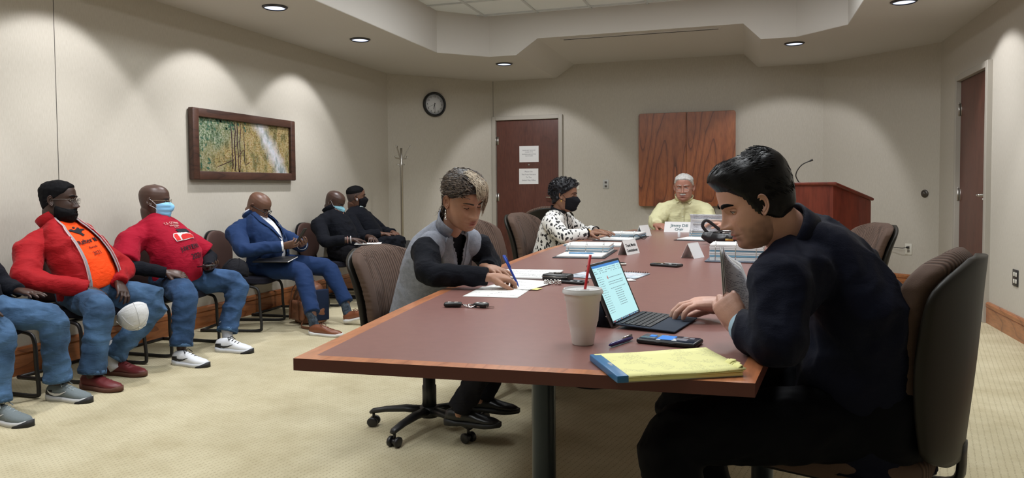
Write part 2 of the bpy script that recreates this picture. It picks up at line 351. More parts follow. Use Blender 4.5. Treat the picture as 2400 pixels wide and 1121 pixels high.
# thin wallcovering seams
def seam(name, x, y, dx, dy, z0, z1): struct(obj(name, MB().box((x, y, (z0+z1)/2), (.003+dx, .003+dy, z1-z0)), MDM, smooth=False))
seam('trim_1', XL+.001, 3.83, 0, 0, .17, ZS); seam('trim_2', -3.358, YB-.001, 0, 0, .17, ZS)
# baseboards
def baseb(name, a, b, mt):
    a = Vector((*a, 0)); b = Vector((*b, 0)); d = (b-a).normalized(); n = Vector((d.y, -d.x, 0)); g = MB()
    prof = [(0, 0), (.02, 0), (.02, .125), (.016, .131), (.024, .138), (.024, .165), (.014, .176), (0, .178)]
    g.loft([[p+n*q[0]+Vector((0, 0, q[1])) for q in prof] for p in (a, b)], True)
    return struct(obj(name, g, mt, smooth=False))
baseb('baseboard_left', (XL, YF), (XL, 8.68), MOY); baseb('baseboard_back_left', (XL, 8.68), (-3.36, YB), MO)
baseb('baseboard_back', (-2.36, YB), (.91, YB), MO); baseb('baseboard_back_right', (.91, YB), (XR, 8.82), MO)
baseb('baseboard_right', (XR, 7.10), (XR, YF), MOY); baseb('baseboard_corner_right', (XR, 8.82), (XR, 8.11), MOY)
# ------------------------------------------------------------------ doors (local: x along wall, y into room is -y)
def door(name, M4, W, Hh, hinge_left, hinges, lever):
    root = bpy.data.objects.new(name, None); COL.objects.link(root); root.matrix_world = M4; root['kind'] = 'structure'
    g = MB(); fw = .055
    for x0, x1, z0, z1 in ((-fw, 0, 0, Hh+fw), (W, W+fw, 0, Hh+fw), (0, W, Hh, Hh+fw)): g.box(((x0+x1)/2, -.012, (z0+z1)/2), (x1-x0, .06, z1-z0), r=.003, seg=1)
    for x0, x1, z0, z1 in ((0, .014, 0, Hh), (W-.014, W, 0, Hh), (.014, W-.014, Hh-.014, Hh)): g.box(((x0+x1)/2, .05, (z0+z1)/2), (x1-x0, .06, z1-z0))
    obj('door_frame', g, MF, root, smooth=False)
    obj('door_leaf', MB().box((W/2, .022, Hh/2+.003), (W-.008, .044, Hh-.01), r=.002, seg=1), MD, root, smooth=False)
    hx = -.002 if hinge_left else W+.002; s = 1 if hinge_left else -1
    for z in hinges:
        g = MB(); g.lathe([(.009, z-.058), (.009, z+.058)], 12, (hx, -.012, 0)); g.box((hx+s*.02, -.001, z), (.034, .003, .11)); g.lathe([(.006, z+.058), (.01, z+.062), (.004, z+.07)], 12, (hx, -.012, 0))
        obj('hinge', g, MM, root)
    lx = W-.07 if hinge_left else .07; g = MB(); z = lever
    RY = Matrix.Rotation(PI/2, 3, 'X')
    g.lathe([(.031, 0), (.031, .008), (.026, .014), (.012, .016), (.011, .05)], 20, (lx, .0, z), M=RY); s2 = -1 if hinge_left else 1
    g.tube([(lx, -.05, z), (lx+s2*.03, -.052, z), (lx+s2*.07, -.05, z), (lx+s2*.115, -.046, z)], [.011, .011, .009, .007], 10)
    g.lathe([(.006, 0), (.006, .02)], 8, (lx, -.01, z-.035), M=RY)
    obj('door_handle', g, MCH, root); return root
d1 = door('door_1', Matrix.Translation((-3.316, YB, 0)), .901, 2.10, True, (1.82, 1.03, .25), 1.03)
# right wall door: local x runs from far (hinges) to near
d2 = door('door_2', Matrix(((0, 1, 0, XR), (-1, 0, 0, 8.05), (0, 0, 1, 0), (0, 0, 0, 1))), .895, 2.14, True, (1.87, 1.065, .25), 1.07)
def sheet(name, w_, h_, lines, sizes, M4, label, ink, tilt=0):
    t = thing(name, label, 'sign', world=False); t.matrix_world = M4
    obj('sheet', MB().box((0, 0, 0), (w_, h_, .0012)), MPAP, t, smooth=False)
    me = None; g = []
    for (tx, sz, y) in lines:
        o = obj('lettering', xform(textmesh(tx, sz, extrude=.0002), Matrix.Translation((0, y, .0009))), ink, t, smooth=False)
    return t
Mb = lambda x, z, y=YB-.0015: frame((1, 0, 0), (0, -1, 0), (x, y, z))
sheet('paper_sign', .276, .222, [('PLEASE KEEP THIS DOOR', .0165, .046), ('CLOSED UPON', .0165, .022), ('ENTERING AND EXITING', .0175, -.008), ('THE KITCHEN', .0175, -.032)], 0, Mb(-2.842, 1.626), 'upper white paper notice with small capitals on the far door', MGREY)
sheet('paper_sign', .276, .215, [('Please Use', .026, .058), ('The Front Entrance', .026, .018), ('To The', .026, -.022), ('United Way Office', .026, -.062)], 0, Mb(-2.848, 1.318), 'lower white paper notice reading Please Use The Front Entrance', MGREY)
g = MB(); g.lathe([(.012, 0), (.014, .003), (.005, .006)], 12, (0, 0, 0)); pv = obj('peephole', g, MM); tag(pv, 'small brass peephole between the two notices on the far door', 'peephole'); pv.matrix_world = Mb(-2.845, 1.478)
# ------------------------------------------------------------------ oak wall cabinet (whiteboard cabinet)
t = thing('wall_cabinet', 'oak wall cabinet with two tall grained doors behind the man in yellow', 'cabinet', (-.72, YB, 1.51))
obj('cabinet_box', MB().box((0, -.03, 0), (1.19, .06, 1.18), r=.01), MOZ, t)
for s in (-1, 1):
    gm = MB(); w2, h2 = .302, .603; pts = []
    for (cx, cz, a0) in ((w2-.0, h2, 0), (-w2, h2, 90), (-w2, -h2, 180), (w2, -h2, 270)):
        rr = .03 if (cx*s > 0) else .004
        ccx, ccz = cx-math.copysign(rr, cx), cz-math.copysign(rr, cz)
        for k in range(6): a = R_(a0+90*k/5); pts.append((ccx+rr*math.cos(a), ccz+rr*math.sin(a)))
    gm.prism(pts, .062, .09, M=Matrix.Rotation(PI/2, 4, 'X')); o = obj('cabinet_door', gm, MOZ, t, loc=(s*.304, 0, 0), smooth=False)
    bv = o.modifiers.new('b', 'BEVEL'); bv.width = .005; bv.segments = 2; bv.limit_method = 'ANGLE'
# ------------------------------------------------------------------ wall clock on the left chamfer
cd = (Vector((-3.36, YB, 0))-Vector((XL, 8.68, 0))).normalized(); cn = Vector((cd.y, -cd.x, 0))
def on_cl(tx, ty, z, off): return frame(cd, cn, (tx+cn.x*off, ty+cn.y*off, z))
def proj_line(p0, d, n, px, py): pass
t = thing('wall_clock', 'round white wall clock with black rim above the coat rack', 'clock')
cpos = Vector((XL, 8.68, 0))+cd*.66; t.matrix_world = frame(cd, cn, (cpos.x, cpos.y, 2.283))
g = MB(); g.lathe([(.163, 0), (.165, .03), (.158, .045), (.148, .048), (.138, .04), (.134, .026)], 48, cap=False); obj('rim', g, mat('clock_rim', (.008, .01, .012), .3), t)
obj('dial', MB().lathe([(.001, .02), (.137, .02), (.137, .022), (.001, .022)], 40), mat('clock_dial', (.75, .77, .8), .5), t)
for k in range(12):
    a = R_(90-30*(k+1)); o = obj('numeral', xform(textmesh(str(k+1), .034, extrude=.0003), Matrix.Translation((math.cos(a)*.105, math.sin(a)*.105-.012, .0226))), MINK, t, smooth=False)
def hand(nm, a, L_, wd, z, mt):
    a = R_(90-a); d = Vector((math.cos(a), math.sin(a), 0)); p = Vector((-d.y, d.x, 0)); g = MB()
    g.add([-d*.02+p*wd+Vector((0, 0, z)), -d*.02-p*wd+Vector((0, 0, z)), d*L_-p*wd*.5+Vector((0, 0, z)), d*L_+p*wd*.5+Vector((0, 0, z))], [(0, 1, 2, 3)]); obj(nm, g, mt, t, smooth=False)
hand('hour_hand', 197, .07, .005, .0245, MINK); hand('minute_hand', 178, .105, .0035, .0255, MINK); hand('second_hand', 248, .10, .0015, .0265, MINK)
obj('clock_glass', MB().lathe([(.001, .034), (.08, .033), (.137, .029)], 40), mat('clear_glass', (1, 1, 1), .02, trans=1, alpha=.15), t)
# ------------------------------------------------------------------ painting
t = thing('framed_painting', 'landscape painting of thin trees beside a pale stream in dark wood frame', 'painting', (XL, 5.78, 1.555))

PW, PH = 1.46, .60; fw = .072; g = None
MPF = oak('frame_walnut', (.03, .012, .008), (.055, .022, .014), (.075, .03, .018), 'Y', 2, .5, .1, vs=6)
for nm, c, sz in (('frame_rail', (.035, 0, PH/2-fw/2), (.05, PW-.006, fw)), ('frame_rail', (.035, 0, -PH/2+fw/2), (.05, PW-.006, fw)), ('frame_stile', (.037, -PW/2+fw/2, 0), (.05, fw, PH-.01)), ('frame_stile', (.037, PW/2-fw/2, 0), (.05, fw, PH-.01))):
    obj(nm, MB().box(c, sz, r=.006), MPF, t)
def paintmat():
    m = mat('painted_canvas', (.4, .35, .15), .7); N, L, b = nodes(m)
    tc = N.new('ShaderNodeTexCoord'); mp = N.new('ShaderNodeMapping'); L.new(tc.outputs['Object'], mp.inputs[0]); mp.inputs['Scale'].default_value = (1, 1, 1)
    def noi(sc, det=4, st=(1, 1, 1)):
        q = N.new('ShaderNodeMapping'); L.new(tc.outputs['Object'], q.inputs[0]); q.inputs['Scale'].default_value = st
        n = N.new('ShaderNodeTexNoise'); n.inputs['Scale'].default_value = sc; n.inputs['Detail'].default_value = det; L.new(q.outputs[0], n.inputs[0]); return n.outputs[0]
    r1 = ramp(N, [(.3, (.10, .07, .04)), (.42, (.27, .19, .08)), (.5, (.30, .27, .10)), (.58, (.42, .33, .22)), (.66, (.20, .21, .07)), (.75, (.40, .34, .16))]); L.new(noi(70, 7, (1, .7, 1.2)), r1.inputs[0])
    r2 = ramp(N, [(.3, (.03, .07, .045)), (.45, (.11, .17, .08)), (.55, (.24, .30, .24)), (.68, (.36, .38, .24))]); L.new(noi(65, 6), r2.inputs[0])
    s = N.new('ShaderNodeSeparateXYZ'); L.new(tc.outputs['Object'], s.inputs[0])
    def M(op, a, v=None, cl=False):
        n = N.new('ShaderNodeMath'); n.operation = op; n.use_clamp = cl
        for i, q in enumerate((a, v)):
            if q is None: continue
            if isinstance(q, (int, float)): n.inputs[i].default_value = q
            else: L.new(q, n.inputs[i])
        return n.outputs[0]
    big = noi(5, 2)
    left = M('ADD', M('MULTIPLY', M('SUBTRACT', M('MULTIPLY', s.outputs[2], .9), s.outputs[1]), 2.2), M('SUBTRACT', M('MULTIPLY', big, 2.2), 1.35), True)
    mx = N.new('ShaderNodeMix'); mx.data_type = 'RGBA'; L.new(left, mx.inputs[0]); L.new(r1.outputs[0], mx.inputs[6]); L.new(r2.outputs[0], mx.inputs[7])
    # stream: centre line y = .26 - .42*z (from top to lower right), pale blue
    cy = M('SUBTRACT', s.outputs[1], M('SUBTRACT', .36, M('MULTIPLY', s.outputs[2], .75)))
    st = M('SUBTRACT', 1.15, M('ADD', M('MULTIPLY', M('ABSOLUTE', cy), 8.5), M('MULTIPLY', M('SUBTRACT', noi(9, 3), .5), 1.6)), True)
    r3 = ramp(N, [(.35, (.42, .48, .50)), (.55, (.56, .58, .64)), (.7, (.40, .50, .58))]); L.new(noi(26, 4), r3.inputs[0])
    m2 = N.new('ShaderNodeMix'); m2.data_type = 'RGBA'; L.new(st, m2.inputs[0]); L.new(mx.outputs[2], m2.inputs[6]); L.new(r3.outputs[0], m2.inputs[7])
    m3 = N.new('ShaderNodeMix'); m3.data_type = 'RGBA'; m3.blend_type = 'MULTIPLY'; m3.inputs[0].default_value = 1; r4 = ramp(N, [(.36, (.42, .46, .42)), (.5, (.9, .86, .82)), (.64, (1.0, .92, .95))]); L.new(noi(13, 6, (1, 1.4, .7)), r4.inputs[0]); L.new(m2.outputs[2], m3.inputs[6]); L.new(r4.outputs[0], m3.inputs[7]); L.new(m3.outputs[2], b.inputs['Base Color'])
    return m
obj('canvas', MB().box((.022, 0, 0), (.02, PW-.12, PH-.12)), paintmat(), t, smooth=False)
g = MB(); rt = random.Random(3)
for (y0, z0, y1, z1, wd) in ((-.20, -.2, -.22, .2, .006), (-.17, -.22, -.17, .22, .007), (-.125, -.23, -.14, .24, .006), (-.11, -.24, -.09, .22, .005), (-.03, -.16, -.05, .2, .004), (-.2, -.12, -.42, -.19, .003), (-.03, -.17, .04, -.13, .003), (-.13, -.1, -.05, -.02, .003), (-.17, 0, -.12, .05, .003)):
    P = [(.0335, y0+(y1-y0)*k/5+rt.uniform(-.008, .008), z0+(z1-z0)*k/5) for k in range(6)]; g.tube(P, [(wd*.9, .0008)]*5+[(wd*.4, .0008)], 4, ref=(0, 1, 0))
obj('painted_trunk', g, mat('painted_trunk', (.045, .02, .03), .7), t)['kind'] = 'stuff'
g = MB()
for k in range(40):
    y, z = (rt.uniform(-.62, -.02), .24-abs(rt.gauss(0, .05))) if k < 26 else (rt.uniform(-.64, -.5), rt.uniform(-.22, .2)); a = rt.uniform(-.9, -.3) if k < 26 else rt.uniform(-3, 0); L_ = rt.uniform(.03, .06); d = Vector((0, math.cos(a), math.sin(a))); p = Vector((0, -d.z, d.y)); c = Vector((.0336, y, z))
    g.add([c-d*L_/2, c+p*.011, c+d*L_/2, c-p*.011], [(0, 3, 2, 1)])
obj('painted_leaf', g, mat('painted_leaf', (.05, .11, .07), .7), t, smooth=False)['kind'] = 'stuff'
# ------------------------------------------------------------------ wall plates
def plate(name, M4, wd, h, col, kind, label, cat='outlet'):
    t = thing(name, label, cat); t.matrix_world = M4; m = mat(name+'_plate', col, .35)
    obj('cover_plate', MB().box((0, 0, .003), (wd, h, .006), r=.002), m, t)
    if kind == 'duplex':
        for s in (-1, 1): obj('socket', MB().box((0, s*.02, .006), (.03, .028, .004), r=.003), MWP if col[0] < .3 else mat('socket_shade', (.25, .23, .2), .4), t)
    if kind == 'quad':
        for sx in (-1, 1):
            for s in (-1, 1): obj('socket', MB().box((sx*.022, s*.026, .006), (.026, .032, .005), r=.006), MWP, t)
    if kind == 'dark':
        for s in (-1, 1): obj('socket', MB().box((0, s*.026, .006), (.03, .03, .005), r=.003), MDM, t)
    if kind == 'switch': obj('toggle', MB().box((0, 0, .008), (.01, .024, .012), r=.002), MWP, t)
    return t
plate('light_switch', Mb(-2.175, 1.19), .075, .12, (.7, .68, .6), 'switch', 'white light switch plate right of the far door', 'light switch')
plate('wall_jack', Mb(-1.774, 1.2), .078, .12, (.45, .45, .42), 'dark', 'grey wall jack plate between far door and oak cabinet')
qd = (Vector((XR, 8.82, 0))-Vector((.91, YB, 0))).normalized(); qn = Vector((qd.y, -qd.x, 0))
def on_cr(x, z): 
    p = Vector((.91, YB, 0))+qd*((x-.91)/qd.x); return frame(qd, qn, (p.x+qn.x*.001, p.y+qn.y*.001, z))
o2 = plate('wall_outlet', on_cr(1.714, .455), .078, .122, (.7, .68, .6), 'duplex', 'cream wall outlet with a black plug on the right angled wall')
g = MB(); g.box((0, .02, .02), (.022, .022, .03), r=.004); p0 = Vector((0, .02, .035)); g.tube(spline([p0, (-.06, .01, .05), (-.2, .02, .04), (-.38, .05, .03), (-.7, .02, .02)], 20), .004, 6); obj('plug', g, MBK, o2)
plate('wall_outlet', frame((0, -1, 0), (-1, 0, 0), (XR-.001, 6.465, .455)), .115, .125, (.03, .03, .03), 'quad', 'black four-socket wall outlet on the right wall')
g = MB(); g.lathe([(.04, 0), (.042, .006), (.034, .012), (.022, .014), (.02, .03), (.008, .032)], 24); o = obj('wall_bumper', g, MDM); tag(o, 'round dark metal wall bumper on the right angled wall', 'wall bumper'); o.matrix_world = on_cr(1.839, 1.065)
# ------------------------------------------------------------------ lights
ML = mat('downlight_lens', (.8, .85, 1), .5, emis=(.72, .80, 1.0), estr=1.0)
MTR = mat('downlight_trim', (.05, .05, .055), .3, .3)
labs = {0: 'recessed ceiling downlight nearest the camera above the painting', 1: 'recessed ceiling downlight over the left wall, second from the camera', 2: 'recessed ceiling downlight above the far brown door', 3: 'recessed ceiling downlight at right above the lectern'}
DL = [(-3.64, 5.21), (-3.64, 6.61), (-2.75, 8.49), (.486, 8.34), (-3.64, 3.81), (-3.64, 2.41), (-3.64, 1.0), (1.22, 6.75), (1.22, 5.35)]
g0 = MB().lathe([(.084, -.014), (.10, -.006), (.102, 0), (.094, .002), (.084, -.004)], 32, cap=False).mesh('trim'); g1 = MB().lathe([(.001, -.010), (.05, -.009), (.086, -.004), (.086, .0), (.001, .0)], 32).mesh('lens'); g0.materials.append(MTR); g1.materials.append(ML)
for i, (x, y) in enumerate(DL):
    t = thing('recessed_light', labs.get(i) or 'recessed ceiling downlight outside the view, %s along the %s wall from the far end' % (['third', 'fourth', 'fifth', 'first', 'second'][i-4], 'left' if x < 0 else 'right'), 'ceiling light', (x, y, ZS-.002), group='recessed downlights in the soffit')
    for nm, me in (('trim_ring', g0), ('lens', g1)): link(bpy.data.objects.new(nm, me), t)
    tw = Vector((-1, 0)) if x < -3.2 else Vector((1, 0)) if x > 1 else Vector((0, 1)); tl = 30 if abs(tw.x) else 37
    for en, sz, bl, tilt in ((SPOT_W, 84, .30, tl), (SPOT_W*(.35 if x > 0 else .8), 105, .6, 0)):
        l = bpy.data.lights.new('downlight', 'SPOT'); l.energy = en; l.color = (.97, .97, 1); l.spot_size = R_(sz); l.spot_blend = bl; l.shadow_soft_size = .05
        lo = bpy.data.objects.new('downlight', l); lo.location = (x, y, ZS-.03); COL.objects.link(lo)
        d = Vector((tw.x*math.sin(R_(tilt)), tw.y*math.sin(R_(tilt)), -math.cos(R_(tilt)))); lo.rotation_euler = d.to_track_quat('-Z', 'Y').to_euler()
for (ix, iy) in sorted(LIT):
    cx, cy = tx0+TL*(ix+.5), ty0-TL*(iy+1)
    if cy < CY0+.6: continue
    t = thing('ceiling_panel_light', 'rectangular ceiling light panel outside the view, %s row from the far end, %s column' % (['first', 'second', 'third', 'fourth', 'fifth'][(iy-2)//3], 'left' if ix == 2 else 'right'), 'ceiling light', (cx, cy, ZC), group='panel lights in the tile ceiling')
    obj('housing', MB().box((0, 0, .03), (.59, 1.19, .06)), MG, t, smooth=False); obj('diffuser', MB().box((0, 0, -.004), (.55, 1.15, .006)), mat('diffuser', (.9, .9, .9), .5, emis=(.95, .98, 1), estr=1.5), t, smooth=False)
    l = bpy.data.lights.new('panel_light', 'AREA'); l.shape = 'RECTANGLE'; l.size = .54; l.size_y = 1.14; l.energy = TROFFER_W; l.color = (.93, .97, 1)
    lo = bpy.data.objects.new('panel_light', l); lo.location = (cx, cy, ZC-.02); COL.objects.link(lo)
# ------------------------------------------------------------------ coat rack
t = thing('coat_rack', 'tall slim chrome coat rack standing in the left corner', 'coat rack', (-4.02, 8.28, 0))
g = MB(); g.lathe([(.001, .0), (.17, 0), (.17, .012), (.03, .03), (.02, .05), (.001, .05)], 32); obj('base', g, MDM, t)
obj('pole', MB().lathe([(.018, .04), (.018, 1.42), (.022, 1.43), (.022, 1.47), (.014, 1.5), (.014, 1.66)], 16), MM, t)
for z, L_, n_ in ((1.60, .10, 3), (1.44, .05, 3)):
    for k in range(n_):
        a = 2*PI*k/n_+(.4 if z > 1.5 else 1.4); d = Vector((math.cos(a), math.sin(a), 0)); q = Vector((0, 0, 1))
        P = [q*(z-.1 if z > 1.5 else z), d*L_*.35+q*(z-.05 if z > 1.5 else z), d*L_*.7+q*(z+.02), d*L_*1.15+q*(z+.09 if z > 1.5 else z+.02)]
        obj('hook', MB().tube(spline(P, 8), [.006]*8+[.009], 8), MM, t)
for k in range(2):
    a = 1.2+PI*k; d = Vector((math.cos(a), math.sin(a), 0)); obj('hook', MB().tube(spline([(0, 0, 1.5), d*.03+Vector((0, 0, 1.53)), d*.085+Vector((0, 0, 1.535)), d*.1+Vector((0, 0, 1.56))], 8), [.008]*8+[.013], 8), MM, t)
# ------------------------------------------------------------------ lectern
LR = oak('lectern_mahogany', (.13, .022, .012), (.17, .03, .017), (.20, .038, .02), 'Z', .7, .35, .3, vs=5)
A = Vector((.794, 7.6, 0)); fd = Vector((-1, .0, 0)); sd = Vector((.33, .35, 0)); sd = sd.normalized(); SL = .56; FL = .80
t = thing('lectern', 'mahogany lectern with sloping top in the right back corner', 'lectern', (.7, 7.85, 0), world=True)
B_, C_, D_ = A+fd*FL, A+fd*FL+sd*SL, A+sd*SL
def z_(p, f): return Vector((p.x, p.y, f))
h0, h1 = 1.165, 1.005
g = MB(); g.add([A, B_, C_, D_, z_(A, h0), z_(B_, h0), z_(C_, h1), z_(D_, h1)], [(3, 2, 1, 0), (4, 5, 6, 7), (0, 1, 5, 4), (1, 2, 6, 5), (2, 3, 7, 6), (3, 0, 4, 7)])
o = obj('cabinet_body', g, LR, t, smooth=False)
def out(p): c = (A+B_+C_+D_)/4; return p+(p-c).normalized()*.035
a, b, c, d = [out(p) for p in (A, B_, C_, D_)]; g = MB()
lo_ = [z_(a, h0), z_(b, h0), z_(c, h1), z_(d, h1)]; g.add(lo_+[p+Vector((0, 0, .032)) for p in lo_], [(3, 2, 1, 0), (4, 5, 6, 7), (0, 1, 5, 4), (1, 2, 6, 5), (2, 3, 7, 6), (3, 0, 4, 7)])
o = obj('sloping_top', g, LR, t, smooth=False); bv = o.modifiers.new('b', 'BEVEL'); bv.width = .012; bv.segments = 3
g = MB(); P = spline([(.50, 7.72, 1.19), (.47, 7.70, 1.27), (.52, 7.69, 1.36), (.62, 7.68, 1.41)], 16); g.tube(P, [.005]*14+[.004, .009, .009], 8); g.lathe([(.02, 1.165), (.018, 1.19), (.008, 1.2)], 12, (.50, 7.72, 0))
tag(obj('gooseneck_microphone', g, MBK), 'thin black gooseneck microphone rising from the lectern', 'microphone')
# ------------------------------------------------------------------ conference table
MLAM = mat('table_laminate', (.235, .112, .098), .30, bump=.03, bscale=500, spec=.5, var=.05, vscale=30)
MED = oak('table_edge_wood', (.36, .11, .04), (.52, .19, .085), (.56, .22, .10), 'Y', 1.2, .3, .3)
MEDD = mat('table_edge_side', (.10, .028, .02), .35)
MLEG = mat('table_leg', (.035, .045, .055), .3, .6)
def table_outline(n=24):
    # boat-shaped top: near end straight, sides bowed, far end straight
    L_ = spline([(-1.053, 1.553, 0), (-1.168, 2.68, 0), (-1.262, 4.2, 0), (-1.262, 5.1, 0), (-1.17, 6.2, 0), (-1.02, 7.13, 0)], n)
    Rr = spline([(.02, 7.10, 0), (.17, 6.1, 0), (.26, 5.0, 0), (.265, 4.1, 0), (.155, 2.75, 0), (.022, 1.619, 0)], n)
    return [(p.x, p.y) for p in L_]+[(p.x, p.y) for p in Rr]
TO = table_outline()
def inset(pts, d):
    out = []; n = len(pts)
    for i in range(n):
        a, b, c = Vector(pts[i-1]), Vector(pts[i]), Vector(pts[(i+1) % n]); e1 = (b-a).normalized(); e2 = (c-b).normalized(); n1 = Vector((e1.y, -e1.x)); n2 = Vector((e2.y, -e2.x)); k = (n1+n2); k /= max(.3, k.dot(n1)); q = b+k*d; out.append((q.x, q.y))
    return out
TI = inset(TO, .042)
t = thing('conference_table', 'long boat-shaped mahogany conference table with orange wood edge', 'table', (-.5, 4.3, 0), world=True)
TZ = .755
obj('tabletop', MB().prism(TI, TZ-.028, TZ), MLAM, t, smooth=False)
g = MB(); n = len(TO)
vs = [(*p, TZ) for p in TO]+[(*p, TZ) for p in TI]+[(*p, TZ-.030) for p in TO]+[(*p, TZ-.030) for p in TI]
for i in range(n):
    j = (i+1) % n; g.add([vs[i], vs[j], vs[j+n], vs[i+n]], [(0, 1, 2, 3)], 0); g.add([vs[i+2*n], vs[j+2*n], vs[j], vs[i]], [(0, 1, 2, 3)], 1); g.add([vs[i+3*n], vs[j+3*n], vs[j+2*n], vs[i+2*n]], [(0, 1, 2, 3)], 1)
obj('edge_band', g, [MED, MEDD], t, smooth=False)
for x, y in ((-.573, 2.127), (.06, 2.62), (-.86, 4.3), (-.14, 4.3), (-.80, 6.4), (-.2, 6.4)):
    obj('table_leg', MB().lathe([(.13, 0), (.13, .012), (.036, .02), (.036, TZ-.07), (.09, TZ-.05), (.09, TZ-.029)], 28, (x, y, 0)), MLEG, t, angle=35)
obj('modesty_beam', MB().box((-.5, 4.4, TZ-.06), (.06, 3.8, .05)), MLEG, t)
# ------------------------------------------------------------------ office chairs (local: faces +x, origin on the floor under the column)
MFAB = mat('taupe_fabric', (.115, .074, .058), .8, bump=.25, bscale=400, sheen=.25, var=.08, vscale=40)
def ribs(m):
    N, L, b = nodes(m); tc = N.new('ShaderNodeTexCoord'); s = N.new('ShaderNodeSeparateXYZ'); L.new(tc.outputs['Object'], s.inputs[0])
    def M(op, a, v=None):
        n = N.new('ShaderNodeMath'); n.operation = op
        for i, q in enumerate((a, v)):
            if q is None: continue
            if isinstance(q, (int, float)): n.inputs[i].default_value = q
            else: L.new(q, n.inputs[i])
        return n.outputs[0]
    wob = N.new('ShaderNodeTexNoise'); wob.inputs['Scale'].default_value = 3; L.new(tc.outputs['Object'], wob.inputs[0])
    w_ = M('SINE', M('ADD', M('MULTIPLY', s.outputs[1], 400), M('MULTIPLY', wob.outputs[0], 14))); inn = M('LESS_THAN', M('ABSOLUTE', s.outputs[1]), .175); h = M('MULTIPLY', M('MULTIPLY', w_, inn), .5)
    r = ramp(N, [(0, (.062, .040, .031)), (1, (.135, .088, .068))]); L.new(M('ADD', h, .5), r.inputs[0]); L.new(r.outputs[0], b.inputs['Base Color'])
    bp = N.new('ShaderNodeBump'); bp.inputs['Strength'].default_value = .7; bp.inputs['Distance'].default_value = .004; L.new(h, bp.inputs['Height']); old = b.inputs['Normal'].links[0].from_socket; L.new(old, bp.inputs['Normal']); L.new(bp.outputs[0], b.inputs['Normal'])
ribs(MFAB)
MSH = mat('chair_shell', (.014, .012, .009), .45, spec=.25); MLTH = mat('chair_boxing', (.085, .05, .038), .55, bump=.3, bscale=60)
def back_cushion(lean=.095, bulge=0, nz=64, nu=150):
    g = MB(); rings = []
    for i in range(nz+1):
        v = i/nz; z = .50+.50*v; k = abs(2*v-1)
        w_ = .238*(1-.16*(1-v)**2)*(1-max(0, (v-.80)/.2)**2.6*.62)*(1-max(0, (.08-v)/.08)**2*.3)
        th = .040*(1-max(0, (v-.93)/.07)**2*.75)*(1-max(0, (.05-v)/.05)**2*.8)
        cx = -.225-.02*v-lean*v*v+.02*math.sin(v*PI)+bulge*(1-v)**2*.5; th += bulge*(1-v)**1.5*.5; ring = []
        for j in range(nu):
            a = 2*PI*j/nu; c, s = math.cos(a), math.sin(a)
            x = math.copysign(abs(c)**.55, c)*th; y = math.copysign(abs(s)**.62, s)*w_
            curve = .055*(y/.24)**2              # wraps forward at the sides
            d = 0
            if c > 0:
                if abs(y) < w_*.72: d = -.0030*(math.cos(2*PI*y/.0185*(1+.08*math.sin(v*4)))+1)*min(1, (w_*.72-abs(y))/.01)*min(1, (1-v)/.06)
                elif abs(abs(y)-w_*.74) < .006: d = -.004
            if abs(s) > .75 and .05 < v < .97: d += .0028*noise.noise(Vector((y*3, x*18, z*75)))+.0012*math.sin(z*260+3*noise.noise(Vector((x*9, y*3, z*20))))
            ring.append(Vector((cx+x+curve+(d if abs(s) < .75 else 0), y+(d*math.copysign(1, s) if abs(s) >= .75 else 0), z)))
        rings.append(ring)
    g.loft(rings); return g
def shell(lean=.095, nz=30, nu=40):
    g = MB(); rings = []
    for i in range(nz+1):
        v = i/nz; z = .465+.52*v; w_ = .244*(1-.14*(1-v)**2)*(1-max(0, (v-.80)/.2)**2.4*.60)*(1-max(0, (.1-v)/.1)**2*.4); th = .016+.010*math.sin(v*PI)
        cx = -.272-.02*v-lean*v*v+.02*math.sin(v*PI); ring = []
        for j in range(nu):
            a = 2*PI*j/nu; c, s = math.cos(a), math.sin(a); x = math.copysign(abs(c)**.6, c)*th; y = math.copysign(abs(s)**.7, s)*w_
            ring.append(Vector((cx+x+.055*(y/.24)**2-(.02*(1-(y/.25)**2)*math.sin(v*PI) if c < 0 else 0), y, z)))
        rings.append(ring)
    g.loft(rings); return g
CH = {}
